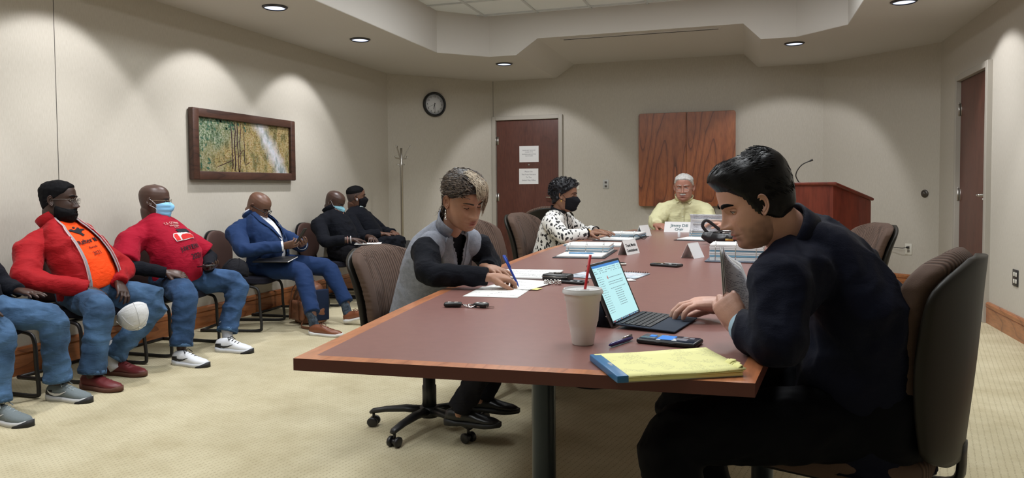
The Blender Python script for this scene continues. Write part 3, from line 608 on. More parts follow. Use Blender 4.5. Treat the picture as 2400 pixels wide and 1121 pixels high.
def office_chair(loc, rz, label, group=None, spin=.3, lean=.095, bulge=0):
    if lean in CH: return dup(CH[lean], loc, rz, label, group)
    t = thing('office_chair', label, 'chair', loc, rz, group)
    obj('backrest', back_cushion(lean, bulge), MFAB, t); obj('back_shell', shell(lean), MSH, t)
    g = MB(); rings = []
    for i in range(13):
        v = i/12; z = .405+.085*v; k = 1-.10*abs(2*v-1)**3-(.16 if v in (0, 1) else 0); ring = []
        for j in range(64):
            a = 2*PI*j/64; c, s = math.cos(a), math.sin(a); x = math.copysign(abs(c)**.5, c)*.245*k; y = math.copysign(abs(s)**.5, s)*.25*k
            ring.append(Vector((x+.01, y, z-(.02*max(0, (x-.15)/.1) if v > .3 else 0)-.01*math.cos(y*6)*0)))
        rings.append(ring)
    g.loft(rings); obj('seat', g, MFAB, t)
    g = MB(); g.box((0, 0, .393), (.36, .34, .03), r=.01); g.tube(spline([(-.05, 0, .385), (-.2, 0, .378), (-.275, 0, .40), (-.285, 0, .50)], 12), [(.012, .04)]*13, 8, ref=(0, 0, 1)); obj('seat_pan', g, MBK, t)
    obj('column', MB().lathe([(.034, .10), (.034, .24), (.03, .245), (.03, .28), (.024, .285), (.024, .39), (.05, .392)], 20), MBK, t)
    obj('hub', MB().lathe([(.045, .07), (.05, .09), (.048, .125), (.036, .13)], 20), MBK, t)
    for k in range(5):
        a = spin+2*PI*k/5; d = Vector((math.cos(a), math.sin(a), 0)); Z = Vector((0, 0, 1))
        lg = obj('base_arm', MB().tube([d*.03+Z*.105, d*.12+Z*.108, d*.22+Z*.098, d*.285+Z*.085, d*.30+Z*.075], [(.022, .03), (.02, .027), (.016, .022), (.014, .02), (.009, .015)], 10, ref=(0, 0, 1)), MBK, t)
        c = d*.285; p = Vector((-d.y, d.x, 0)); g = MB(); Mx = Matrix((p, Z, p.cross(Z))).transposed()
        g.lathe([(.007, .0), (.007, .04)], 8, c+Z*.04); g.tube([c+p*.013+Z*.027, c-p*.013+Z*.027], .016, 8); 
        for s in (-1, 1): g.tube([c+p*s*.010+Z*.027, c+p*s*.014+Z*.027, c+p*s*.026+Z*.027, c+p*s*.029+Z*.027], [.022, .0265, .0265, .019], 18)
        obj('caster', g, MBK, lg)
    CH[lean] = t; return t
def oc(x, y, rz, label, sz=1.0, **k): c = office_chair((x, y, 0), R_(rz), label, **k); c.scale = (1, 1, sz); return c
oc(-1.455, 3.27, -12, 'taupe office chair of the woman in the grey vest', .885, spin=R_(200))
oc(-1.27, 4.05, -14, 'empty taupe office chair right behind the woman in the grey vest', .985)
oc(-1.42, 5.62, -12, 'taupe office chair of the woman in the spotted blouse', .965)
oc(-1.93, 7.15, 120, 'dark office chair back standing alone before the far door', .985)
oc(-.50, 7.66, -84, 'taupe office chair behind the man in the yellow shirt')
oc(.34, 6.62, 184, 'office chair hidden behind the man in the navy suit', .88)
oc(.58, 5.50, 200, 'empty office chair at right of the table beside the navy suit back', .905)
oc(.272, 2.26, 160, 'large taupe office chair under the man in the navy suit at right', lean=.025, bulge=.075)
# ------------------------------------------------------------------ guest chairs along the wall (local: faces +x)
MBR = mat('brown_upholstery', (.06, .028, .022), .6, bump=.15, bscale=200); MNS = mat('dark_seat', (.014, .014, .022), .75, bump=.15, bscale=200)
GC = {}
def guest_chair(loc, rz, label):
    if 'o' in GC: return dup(GC['o'], loc, rz, label, 'guest chairs along the left wall')
    t = thing('guest_chair', label, 'chair', loc, rz, 'guest chairs along the left wall')
    g = MB(); rings = []
    for i in range(9):
        v = i/8; z = .39+.06*v; k = 1-(.08 if v in (0, 1) else 0); rings.append([Vector((math.copysign(abs(math.cos(a))**.55, math.cos(a))*.235*k+.02, math.copysign(abs(math.sin(a))**.55, math.sin(a))*.24*k, z-.015*max(0, math.cos(a)) ** 2)) for a in [2*PI*j/48 for j in range(48)]])
    g.loft(rings); obj('seat', g, MNS, t)
    def back(dx, k, th):
        g = MB(); rings = []
        for i in range(25):
            b = -PI/2+PI*i/24; rr = []
            for j in range(40):
                a = 2*PI*j/40; y = math.cos(b)**.75*.235*k*math.copysign(abs(math.sin(a))**.8, math.sin(a)) if abs(math.cos(b)) > 1e-4 else 0
                z = .635+math.sin(b)*.185*k; x = math.copysign(abs(math.cos(a))**.8, math.cos(a))*th*max(.15, math.cos(b))**.4
                rr.append(Vector((-.225+dx+x-.12*(z-.6)+.18*y*y*2, y, z)))
            rings.append(rr)
        return g.loft(rings)
    obj('backrest', back(0, 1, .022), MBR, t); obj('back_shell', back(-.026, 1.02, .010), MBK, t)
    for s in (-1, 1):
        P = spline([(-.245, s*.17, .62), (-.225, s*.19, .45), (-.19, s*.225, .385), (.0, s*.245, .378), (.17, s*.25, .372), (.225, s*.252, .33), (.235, s*.253, .18), (.245, s*.255, .045), (.215, s*.255, .014), (.0, s*.255, .013), (-.27, s*.25, .013)], 60)
        obj('sled_frame', MB().tube(P, .0115, 8), MBK, t)
    for x, z in ((-.265, .013), (-.12, .378), (.12, .372)): obj('cross_bar', MB().tube([(x, -.25, z), (x, .25, z)], .0105, 8), MBK, t)
    GC['o'] = t; return t
for y, x, rz, lb in ((2.87, -4.03, 0, 'guest chair of the man cut off at the left edge'), (3.68, -4.05, 2, 'guest chair under the man in the red jacket'), (4.40, -4.05, 2, 'guest chair under the man in the red shirt'),
                     (5.30, -4.06, 14, 'guest chair under the man in the blue suit'), (6.02, -4.08, 4, 'empty guest chair with round brown back beside the blue suit'), (6.66, -4.08, 6, 'guest chair under the man in black with the blue mask'), (7.28, -4.08, 6, 'guest chair under the man in black with the black mask')):
    guest_chair((x, y, 0), R_(rz), lb)
# ------------------------------------------------------------------ people
HZ = [-.124, -.118, -.106, -.090, -.072, -.052, -.030, -.005, .020, .045, .070, .092, .108, .117, .121]
HF = [.040, .070, .086, .090, .091, .091, .091, .089, .091, .095, .091, .077, .055, .031, .004]
HB = [-.03, .000, .020, .044, .060, .072, .082, .091, .097, .100, .096, .082, .059, .033, .004]
HW = [.012, .028, .044, .055, .062, .067, .071, .074, .076, .077, .074, .063, .045, .025, .003]
_zz = np.linspace(-.15, .15, 601); _kw = np.exp(-(np.arange(-24, 25)*.0005/.0055)**2); _kw /= _kw.sum()
def _sm(t): return np.convolve(np.pad(np.interp(_zz, HZ, t), 24, mode='edge'), _kw, mode='valid')
_F, _B, _W = _sm(HF), _sm(HB), _sm(HW)
def sst(x): x = max(0., min(1., x)); return x*x*(3-2*x)
def gs(y, z, cy, cz, sy, sz): return math.exp(-((y-cy)/sy)**2-((z-cz)/sz)**2)
def head_pt(u, z, o):
    c, s = math.cos(u), math.sin(u); i_ = (z+.15)/.0005; i0 = min(599, max(0, int(i_))); fr_ = i_-i0; f = _F[i0]*(1-fr_)+_F[i0+1]*fr_; b = _B[i0]*(1-fr_)+_B[i0+1]*fr_; w_ = (_W[i0]*(1-fr_)+_W[i0+1]*fr_)*o.get('w', 1)
    if z > .108: q_ = math.sqrt(max(0., 1-((z-.108)/.0132)**2)); f, b, w_ = f*q_+.001, b*q_+.001, w_*q_+.001
    n = 2.0+.35*sst((.05-z)/.1)*(c > 0)
    x = math.copysign(abs(c)**(2/n), c)*(f if c > 0 else b); y = math.copysign(abs(s)**(2/n), s)*w_
    if z < -.06: w2 = sst((-z-.06)/.04); x -= 0
    if c > 0:
        ay = abs(y); nl = o.get('nose', 1.0); nw = o.get('nosew', 1.0)
        # nose
        if -.05 < z < .035:
            A = np.interp(z, [-.046, -.040, -.030, -.018, .0, .018, .032], [0, .008, .028, .022, .013, .006, 0])*nl; sg = np.interp(z, [-.045, -.03, .0, .03], [.013*nw, .0135*nw, .0085, .009]); x += A*math.exp(-(y/sg)**2)
        x += .009*nl*gs(ay, z, .015*nw, -.033, .0075*nw, .008)
        x -= .013*gs(ay, z, .032, .010, .019, .0135); x += .007*gs(ay, z, .030, .030, .026, .009)
        x += .004*gs(ay, z, .045, -.018, .02, .018)
        lf = o.get('lips', 1.0)
        x += .0075*lf*gs(y, z, 0, -.058, .021, .0055)+.008*lf*gs(y, z, 0, -.070, .019, .0062)-.006*gs(y, z, 0, -.0637, .026, .0026)
        x -= .003*gs(y, z, 0, -.081, .02, .006); x += .005*gs(y, z, 0, -.098, .022, .014); x -= .0025*gs(ay, z, .034, -.05, .006, .02)
        x += .003*gs(y, z, 0, -.05, .04, .03)
        if z < 0: x += o.get('jowl', 0)*.010*gs(ay, z, .045, -.075, .025, .03)
    y += math.copysign(o.get('jowl', 0)*.008*gs(0, z, 0, -.075, 1, .04), y)*abs(s)
    return Vector((x, y, z))
def head_grid(o, nu=84, nz=84, fn=None):
    # vertical samples denser at the face; fn(p, n) moves points outwards (hair) or returns p
    rings = []; us = [2*PI*k/nu for k in range(nu)]; us = [a-.42*math.sin(a) for a in us]  # denser in front
    zs = [-.124+.245*(i/nz) for i in range(nz+1)]
    for z in zs: rings.append([head_pt(a, z, o) for a in us])
    if fn:
        new = []
        for i, z in enumerate(zs):
            row = []
            for j, a in enumerate(us):
                p = rings[i][j]; t1 = rings[i][(j+1) % nu]-rings[i][j-1]; t2 = rings[min(i+1, nz)][j]-rings[max(i-1, 0)][j]; n = t1.cross(t2)
                n = n.normalized() if n.length > 1e-9 else Vector((0, 0, 1))
                # use smooth radial direction blended in
                r = Vector((p.x, p.y, (p.z-.02)*.9)).normalized(); n = (n*.35+r*.65).normalized()
                row.append(fn(p, n, a, z))
            new.append(row)
        rings = new
    return rings
def ear_mb(g, s, w_, mi=0, sc=1.0, ex=0):
    # dished ear: rim (helix), inner fold, hollow and lobe on a radial grid, leaning out backwards
    o = Vector((-.008+ex, s*(w_*.0745), .000)); na, nr = 30, 12; M = Euler((0, R_(-12), -s*R_(24))).to_matrix(); rings = []
    def prof(r, a):
        h = np.interp(r, [0, .25, .42, .55, .68, .80, .92, 1.0], [.000, .000, .003, .0095, .006, .0075, .0125, .009])
        if a > PI*1.25 and a < PI*1.62: h = h*.55+.004      # lobe: flatter
        front = max(0, math.cos(a))**3; h = h*(1-.75*front)+.001
        return h
    for i in range(nr+1):
        r = .02+.98*i/nr; ring = []
        for j in range(na):
            a = 2*PI*j/na; ox = (.0185+.002*math.sin(a))*(1.0 if math.cos(a) < 0 else .72); oz = .033 if math.sin(a) > 0 else .031
            ox *= (1-.35*max(0, -math.sin(a))**2)
            ring.append(o+M @ Vector((math.cos(a)*ox*r*sc-.006, s*prof(r, a), math.sin(a)*oz*r*sc)))
        rings.append(ring)
    rings.append([o+(p-o)*.94+Vector((0, -s*.008, 0)) for p in rings[-1]])
    g.loft(rings, cap=True, mi=mi)
HAIRLINE = ([-.11, -.07, -.03, -.005, .02, .05, .068, .10], [-.072, -.060, -.030, .006, .022, .045, .076, .086])
def hair_fn(thick, noise_amp=.0015, nscale=60, hl=HAIRLINE, extra=None, soft=.010, side=1.0, sink=.004):
    def fn(p, n, a, z):
        zl = lerp(hl[0], hl[1], p.x); m = sst((p.z-zl)/soft+.3)
        t = thick*(side+(1-side)*sst((p.z-.03)/.05)) if side != 1 else thick
        d = -sink+m*(t+sink+noise_amp*noise.noise(p*nscale)*2)
        q = p+n*d
        if extra: q = extra(p, q, n, m)
        return q
    return fn
def region_shell(o, reg, thick, amp=.0015, sc=90, sink=.004, nu=84, nz=84):
    g = MB(); g.loft(head_grid(o, nu, nz, lambda p, n, a, z: p+n*(-sink+reg(p)*(thick+sink+amp*noise.noise(p*sc))))); return g
def patch_on_head(o, f, us, zs, off):
    # grid patch on the face: u in us, z in zs, off(i,j) outward offset; closed thin shell
    rings = []
    for z in zs: rings.append([head_pt(u, z, o)+Vector((math.cos(u), math.sin(u), 0))*off(u, z) for u in us])
    return rings
def hand_mb(wr, d, pn, s, curl=(.5, .5, .5, .5), spread=.12, thumb=(.6, .5), sc=1.0, forearm=None, curl2=None):
    # wrist point, finger direction, palm normal (points out of the palm), s=+1 left hand / -1 right hand
    g = MB(); wr = Vector(wr); d = Vector(d).normalized(); pn = Vector(pn); pn = (pn-d*pn.dot(d)).normalized(); lat = d.cross(pn)*s   # lat points to the thumb side
    def ringat(p, a, b, n=14): return [p+lat*(math.copysign(abs(math.cos(q))**.75, math.cos(q))*a)+pn*(math.copysign(abs(math.sin(q))**.85, math.sin(q))*b) for q in [2*PI*k/n for k in range(n)]]
    R = []
    for t, a, b, h in ((-.03, .026, .019, 0), (0, .027, .018, 0), (.02, .033, .019, .001), (.045, .040, .0185, .001), (.07, .042, .0165, 0), (.088, .041, .0125, -.001), (.096, .036, .008, -.002)): R.append(ringat(wr+d*(t*sc)-pn*h, a*sc, b*sc))
    g.loft(R); g.ball(wr+d*.035*sc+lat*.022*sc+pn*.010*sc, (.022*sc, .022*sc, .022*sc), 6)
    if forearm is not None: fa = Vector(forearm); g.tube([fa, fa.lerp(wr, .5), wr-d*.005, wr+d*.01], [.040*sc, .034*sc, (.026*sc, .020*sc), (.026*sc, .019*sc)], 14, ref=lat)
    for k, (off, L_, r) in enumerate(((.030, .074, .0094), (.0105, .083, .0098), (-.0095, .077, .0093), (-.029, .061, .0083))):
        b = wr+d*(.086-.004*abs(k-1))*sc+lat*off*sc-pn*.001; dirf = (d+lat*(spread*(1.4-k))).normalized(); up = pn; c = curl[k]; c2 = (curl2 or curl)[k]; P = [b-dirf*.02*sc, b]; ang = c*.55; q = b
        for seg, w2, cc in ((.46, 0, c*.8), (.30, 1, c2*1.1), (.24, 1, c2*.75)):
            v = (dirf*math.cos(ang)+up*math.sin(ang)); q = q+v*L_*seg*sc; P.append(q); ang += cc if True else 0
        rr = r*sc; g.tube([P[0], P[1], P[1].lerp(P[2], .5), P[2], P[2].lerp(P[3], .5), P[3], P[3].lerp(P[4], .6), P[4]], [rr*1.05, rr*1.1, rr*.95, rr*1.02, rr*.9, rr*.93, rr*.86, rr*.62], 10)
        g.ball(P[4], rr*.66, 5)
    b = wr+d*.018*sc+lat*.026*sc+pn*.004*sc; v1 = (lat*math.cos(thumb[0])*.8+d*.75+pn*math.sin(thumb[0])*.7).normalized(); v2 = (v1*.75+d*.5+pn*thumb[1]*.4-lat*thumb[1]*.35).normalized(); v3 = (v2+d*.2+pn*thumb[1]*.25-lat*thumb[1]*.3).normalized()
    p1 = b+v1*.036*sc; p2 = p1+v2*.034*sc; p3 = p2+v3*.024*sc; g.tube([b-v1*.015*sc, b, b.lerp(p1, .6), p1, p1.lerp(p2, .5), p2, p3], [.014*sc, .0155*sc, .0125*sc, .0122*sc, .0105*sc, .0108*sc, .0072*sc], 10); g.ball(p3, .0074*sc, 5)
    return g
class Torso:
    def __init__(s, pts, yaws, ab, n=26):
        s.n = n; s.c = spline(pts, n); k = len(pts)-1
        s.st = [tuple(np.interp(i/n*k, range(k+1), [r[j] for r in ab]) for j in range(3)) for i in range(n+1)]
        s.ya = [np.interp(i/n*k, range(k+1), yaws) for i in range(n+1)]
    def fr(s, t):
        x = max(0, min(1, t))*s.n; i = min(int(x), s.n-1); f = x-i; c = s.c[i].lerp(s.c[i+1], f); T = (s.c[min(i+2, s.n)]-s.c[max(i-1, 0)]).normalized()
        y = R_(s.ya[i]+(s.ya[i+1]-s.ya[i])*f); L_ = Vector((-math.sin(y), math.cos(y), 0)); L_ = (L_-T*L_.dot(T)).normalized(); Fw = L_.cross(T)
        a, bf, bb = [s.st[i][k]+(s.st[i+1][k]-s.st[i][k])*f for k in range(3)]
        return c, L_, Fw, T, a, bf, bb
    def pt(s, t, phi, off=0):
        c, L_, Fw, T, a, bf, bb = s.fr(t); C, Sn = math.cos(phi), math.sin(phi); b = bf if C > 0 else bb
        return c+Fw*(math.copysign(abs(C)**.85, C)*(b+off))+L_*(math.copysign(abs(Sn)**.85, Sn)*(a+off))
    def mb(s, g, t0=0, t1=1, k=1.0, n=32, off=0):
        N_ = int((t1-t0)*s.n)+1; rings = []
        for i in range(N_+1): t = t0+(t1-t0)*i/N_; rings.append([s.pt(t, 2*PI*j/n, off) for j in range(n)])
        g.loft(rings)
    def local(s, p):   # nearest station -> (t, phi)
        best = min(range(s.n+1), key=lambda i: abs((p-s.c[i]).dot((s.c[min(i+1, s.n)]-s.c[max(i-1, 0)]).normalized()))+.3*(p-s.c[i]).length)
        c, L_, Fw, T, a, bf, bb = s.fr(best/s.n); d = p-c; return best/s.n, math.atan2(d.dot(L_)/a, d.dot(Fw)/max(bf, .01)), d.dot(L_), d.dot(Fw)
def sleeve(g, P, R, n=16, ref=None):
    pts = spline(P, 18); k = len(P)-1; rr = [float(np.interp(i/18*k, range(k+1), R)) for i in range(19)]; g.tube(pts, rr, n)
    g.ball(pts[0], rr[0]*1.02, 8)
def wr_disp(amp, sc=9, seed=0, an=(1, 1, 1)):
    o = Vector((seed*3.1, seed*1.7, seed))
    def f(p):
        q = Vector((p.x*an[0], p.y*an[1], p.z*an[2])); a = noise.noise(q*sc+o); b = noise.noise(q*sc*2.4+o); c = noise.noise(q*sc*.9+o*2); return amp*1.25*((.45-abs(a)*2.2)+.5*(.3-abs(b))-.1)*(.6+.8*max(0, c+.3))
    return f
def drape(bvh, T, t, phi, off):
    p = T.pt(t, phi, .07); c = T.pt(t, phi, -.03); d = (c-p).normalized(); h = bvh.ray_cast(p, d, .16) if bvh else (None,)
    q = h[0] if h[0] is not None else T.pt(t, phi, 0)
    return q-d*off
def strip(bvh, T, A, B, off, thick=.003, m=4):
    # surface between two (t,phi) polylines laid on the garment
    n = len(A); top = [[drape(bvh, T, A[i][0]+(B[i][0]-A[i][0])*j/m, A[i][1]+(B[i][1]-A[i][1])*j/m, off) for j in range(m+1)] for i in range(n)]
    bot = [[drape(bvh, T, A[i][0]+(B[i][0]-A[i][0])*j/m, A[i][1]+(B[i][1]-A[i][1])*j/m, off-thick) for j in range(m+1)] for i in range(n)]
    g = MB(); g.loft([t_+b_[::-1] for t_, b_ in zip(top, bot)]); return g
def poly2(A, n):   # resample polyline of tuples
    k = len(A)-1; return [tuple(float(np.interp(i/n*k, range(k+1), [a[j] for a in A])) for j in range(2)) for i in range(n+1)]
def print_on(bvh, T, me, t0, phi0, off=.006):
    # lay a flat mesh (x right, y up, metres) on the front of a garment around (t0, phi0); x runs to the wearer's left
    bm = bmesh.new(); bm.from_mesh(me); bmesh.ops.triangulate(bm, faces=bm.faces[:])
    for _ in range(4):
        ed = [e for e in bm.edges if e.calc_length() > .009]
        if not ed: break
        bmesh.ops.subdivide_edges(bm, edges=ed, cuts=1); bmesh.ops.triangulate(bm, faces=[f for f in bm.faces if len(f.verts) > 3])
    bm.to_mesh(me); bm.free()
    c, L_, Fw, Tt, a, bf, bb = T.fr(t0); ln = sum((T.c[i+1]-T.c[i]).length for i in range(T.n)); b = bf
    for v in me.vertices:
        x, y, z = v.co; ph = phi0+x/((a+b)/2); q = drape(bvh, T, t0+y/ln, ph, off); v.co = q+(q-c).normalized()*z
    me.update(); return me
def shoe(parent, ank, yaw_, style='sneaker', mats=None, pitch=0, sc=1.0, side=1):
    # local: toe +x, sole bottom z=0, ankle above (0,0)
    M = Matrix.Translation(Vector(ank)) @ Euler((0, R_(pitch), R_(yaw_))).to_matrix().to_4x4() @ Matrix.Scale(sc, 4)
    X = [-.078, -.072, -.05, -.02, .02, .06, .10, .14, .175, .198, .208]
    W = [.012, .026, .034, .034, .033, .036, .043, .045, .038, .024, .010]
    H = [.060, .078, .088, .092, .092, .082, .066, .056, .050, .042, .034]
    if style == 'dress': H = [h*.92 for h in H]; W = [w_*.95 for w_ in W]
    if style == 'sneaker': H = [h*1.05 for h in H]
    st = .026 if style != 'dress' else .022
    def ringx(i, w_, z0, z1, n=20):
        r = []
        for k in range(n):
            a = 2*PI*k/n; c, s = math.cos(a), math.sin(a); y = math.copysign(abs(c)**.7, c)*w_*(1-.35*sst(s)); z = (z0+z1)/2+math.copysign(abs(s)**.7, s)*(z1-z0)/2; r.append(M @ Vector((X[i], y+.006*side*math.sin(X[i]*12), z)))
        return r
    g = MB(); g.loft([ringx(i, W[i], .012, H[i]) for i in range(11)]); up = obj('shoe', g, mats[0], parent)
    g = MB(); R = []
    for i in range(11):
        z0 = .006*max(0, (X[i]-.14)/.06)+(.004 if style == 'dress' and -.02 < X[i] < .06 else 0); z1 = st+(.008 if i < 3 else 0)+(.006 if i > 8 else 0); w_ = W[i]+.005; R.append([M @ Vector((X[i]+(.005 if i == 10 else -.004 if i == 0 else 0), y, z)) for y, z in ((-w_*.93, z0), (w_*.93, z0), (w_, (z0+z1)/2), (w_*.97, z1), (-w_*.97, z1), (-w_, (z0+z1)/2))])
    g.loft([[p+(M.to_3x3() @ Vector((0, .006*side*math.sin(X[i]*12), 0))) for p in r] for i, r in enumerate(R)]); obj('sole', g, mats[1], up)
    if style == 'sneaker' and len(mats) > 3:
        g = MB(); g.loft([[q+(q-M @ Vector((X[i], 0, .04))).normalized()*.002 for q in ringx(i, W[i], .022, H[i]*.82)] for i in range(4)]); obj('heel_counter', g, SNKB, up)
        g = MB(); g.loft([[M @ Vector((x, y+.006*side*math.sin(x*12), z)) for y, z in ((-w_, .0), (w_, .0), (w_*.96, h_), (-w_*.96, h_))] for x, w_, h_ in ((.150, .053, .008), (.175, .0475, .016), (.196, .034, .026), (.210, .023, .034), (.2165, .012, .036))]); obj('toe_guard', g, SNKB, up)
    if len(mats) > 2:
        g = MB()
        for k in range(4):
            x = .035+.022*k; h = np.interp(x, X, H)+.001; g.tube([M @ Vector((x, s_*.016, h-.006*abs(s_))) for s_ in (-1, 0, 1)], .0028, 5)
            g.tube([M @ Vector((x, -.016, h-.004)), M @ Vector((x+.022, .016, np.interp(x+.022, X, H)-.004))], .0026, 5)
        for s_ in (-1, 1): g.tube(spline([M @ Vector((.03, 0, np.interp(.03, X, H)+.004)), M @ Vector((.028, s_*.02, np.interp(.03, X, H)+.012)), M @ Vector((.05, s_*.034, np.interp(.05, X, H)-.004))], 6), .0026, 5)
        obj('laces', g, mats[2], up)
    if len(mats) > 3:   # side mark on both flanks
        g = MB()
        for s_ in (-1, 1):
            P = [(-.055, .062), (-.03, .045), (.0, .038), (.035, .043), (.075, .060)] if style == 'sneaker' else [(-.06, .055), (-.02, .06), (.03, .045), (.08, .038), (.12, .034)]
            tk = [.003, .009, .011, .007, .002]; pts = poly2(P, 12); tks = [float(np.interp(i/12*4, range(5), tk)) for i in range(13)]
            L1 = []
            for (x, z), h in zip(pts, tks):
                w_ = np.interp(x, X, W)+.0015; hh = np.interp(x, X, H); row = []
                for q in (-1, 1):
                    zz = z+q*h*.7; sn = (zz-(.012+hh)/2)/((hh-.012)/2); cc = (max(0, 1-abs(sn)**(1/.7*2)))**.35 if abs(sn) < 1 else .2; row.append(M @ Vector((x, s_*(w_*cc*(1-.35*sst(sn))+.0015)+.006*side*math.sin(x*12), zz)))
                L1.append(row)
            g.loft(L1, cap=False, closed=False)
        obj('side_stripe', g, mats[3], up, smooth=False)
    return up
def trousers(P, hip, kn, an, m, rad=(.098, .076, .062, .070), pr=(.185, .135), vox=.009, seed=1, yaw_=0, amp=.009, low=0, name='trousers'):
    g = MB(); y = R_(yaw_); L_ = Vector((-math.sin(y), math.cos(y), 0)); Fw = Vector((math.cos(y), math.sin(y), 0)); pel = Vector(P)
    g.loft([[pel+Vector((0, 0, z))+Fw*(math.cos(a)*pr[1]*k-.02)+L_*(math.sin(a)*pr[0]*k) for a in [2*PI*j/24 for j in range(24)]] for z, k in ((-.075-low, .75), (-.05, .95), (0, 1.0), (.06, .95), (.10, .88))])
    for s, k, a in ((1, kn[0], an[0]), (-1, kn[1], an[1])):
        h = pel+L_*s*.085+Vector((0, 0, -.01)); k = Vector(k); a = Vector(a); d1 = (k-h); d2 = (a-k)
        pts = [h, h+d1*.35, h+d1*.7+Vector((0, 0, .004)), k-d1*.06, k+d2*.07+Fw*.0, k+d2*.35, k+d2*.7, a]
        rr = [rad[0], rad[0]*.97, rad[0]*.86, rad[1]*1.02, rad[1]*.98, rad[1]*.92, rad[2]*1.0, rad[3]]
        g.tube(pts, rr, 18)
    return remesh(g, vox, 5, wr_disp(amp, 8, seed, (1, 1.3, 1.6)))
def glasses(parent, HM, o, m, dz=.006, half=False, rx=.024, rz=.016, lensm=None, dx=.0, th=.0022):
    g = MB(); f = head_pt(0, .012, o).x+.012+dx
    for s in (-1, 1):
        c = Vector((f-.004, s*.032, dz)); P = [c+Vector((-.004*abs(math.cos(a))*(1 if math.cos(a)*s > 0 else 0), math.copysign(abs(math.cos(a))**.8, math.cos(a))*rx, math.copysign(abs(math.sin(a))**.8, math.sin(a))*rz)) for a in [2*PI*k/20 for k in range(21)]]
        g.tube([HM @ p for p in P], th, 6); e = Vector((f-.012, s*(.032+rx), dz+rz*.35)); g.tube([HM @ p for p in (e+Vector((.004, -s*.004, 0)), e, Vector((.03, s*.078*o.get('w', 1), dz+.004)), Vector((-.012, s*.083*o.get('w', 1), .008)), Vector((-.035, s*.078, -.012)))], th*1.05, 6)
    g.tube([HM @ Vector((f-.003, -.009, dz+.004)), HM @ Vector((f+.002, 0, dz+.007)), HM @ Vector((f-.003, .009, dz+.004))], th, 6); gl = obj('eyeglasses', g, m, parent)
    g = MB()
    for s in (-1, 1): g.add([HM @ (Vector((f-.004, s*.032, dz))+Vector((0, math.cos(a)*rx*.95, math.sin(a)*rz*.95))) for a in [2*PI*k/16 for k in range(16)]], [tuple(range(16))])
    obj('lenses', g, MLENS, gl)
def surgical_mask(parent, HM, o, m, strapm, black=False):
    us = [R_(-78+156*i/32) for i in range(33)]; zs = [-.118+.122*i/24 for i in range(25)]; R1, R2 = [], []
    for k, z in enumerate(zs):
        v = k/24; r1, r2 = [], []
        for u in us:
            e = abs(u)/R_(78); zz = z*(1-.32*e**2)-.055*.32*e**2; p = head_pt(u, zz, dict(o, nose=.3, lips=.2)); nx = .017*math.exp(-(u/.35)**2)*math.exp(-((zz+.03)/.035)**2)+.012*math.exp(-(u/.9)**2)*(1-.8*abs(2*v-1)**3)
            pl = 0 if black else .0022*math.cos(v*PI*7)*math.exp(-(u/1.0)**4); d = Vector((math.cos(u), math.sin(u)*.8, 0)).normalized()
            r1.append(HM @ (p+d*(nx+.005+pl))); r2.append(HM @ (p+d*(nx+.003+pl)))
        R1.append(r1); R2.append(r2)
    g = MB(); g.loft([a+b[::-1] for a, b in zip(R1, R2)]); mk = obj('face_mask', g, m, parent)
    g = MB()
    for s in (0, -1):
        y = -1 if s == 0 else 1
        for zi in (20, 4): g.tube(spline([R1[zi][s], HM @ Vector((.03, y*.079, -.02 if zi > 10 else -.045)), HM @ Vector((-.018, y*.088, .022 if zi > 10 else -.02)), HM @ Vector((-.03, y*.085, .0))], 8), .0016, 5)
    obj('ear_loop', g, strapm, mk); return mk
MLENS = mat('lens_glass', (1, 1, 1), .03, trans=1, alpha=.12)
MEYE = mat('eye_white', (.55, .52, .48), .15); MIRIS = mat('iris', (.03, .015, .008), .1)
SNKB = mat('sneaker_black', (.012, .012, .013), .6)
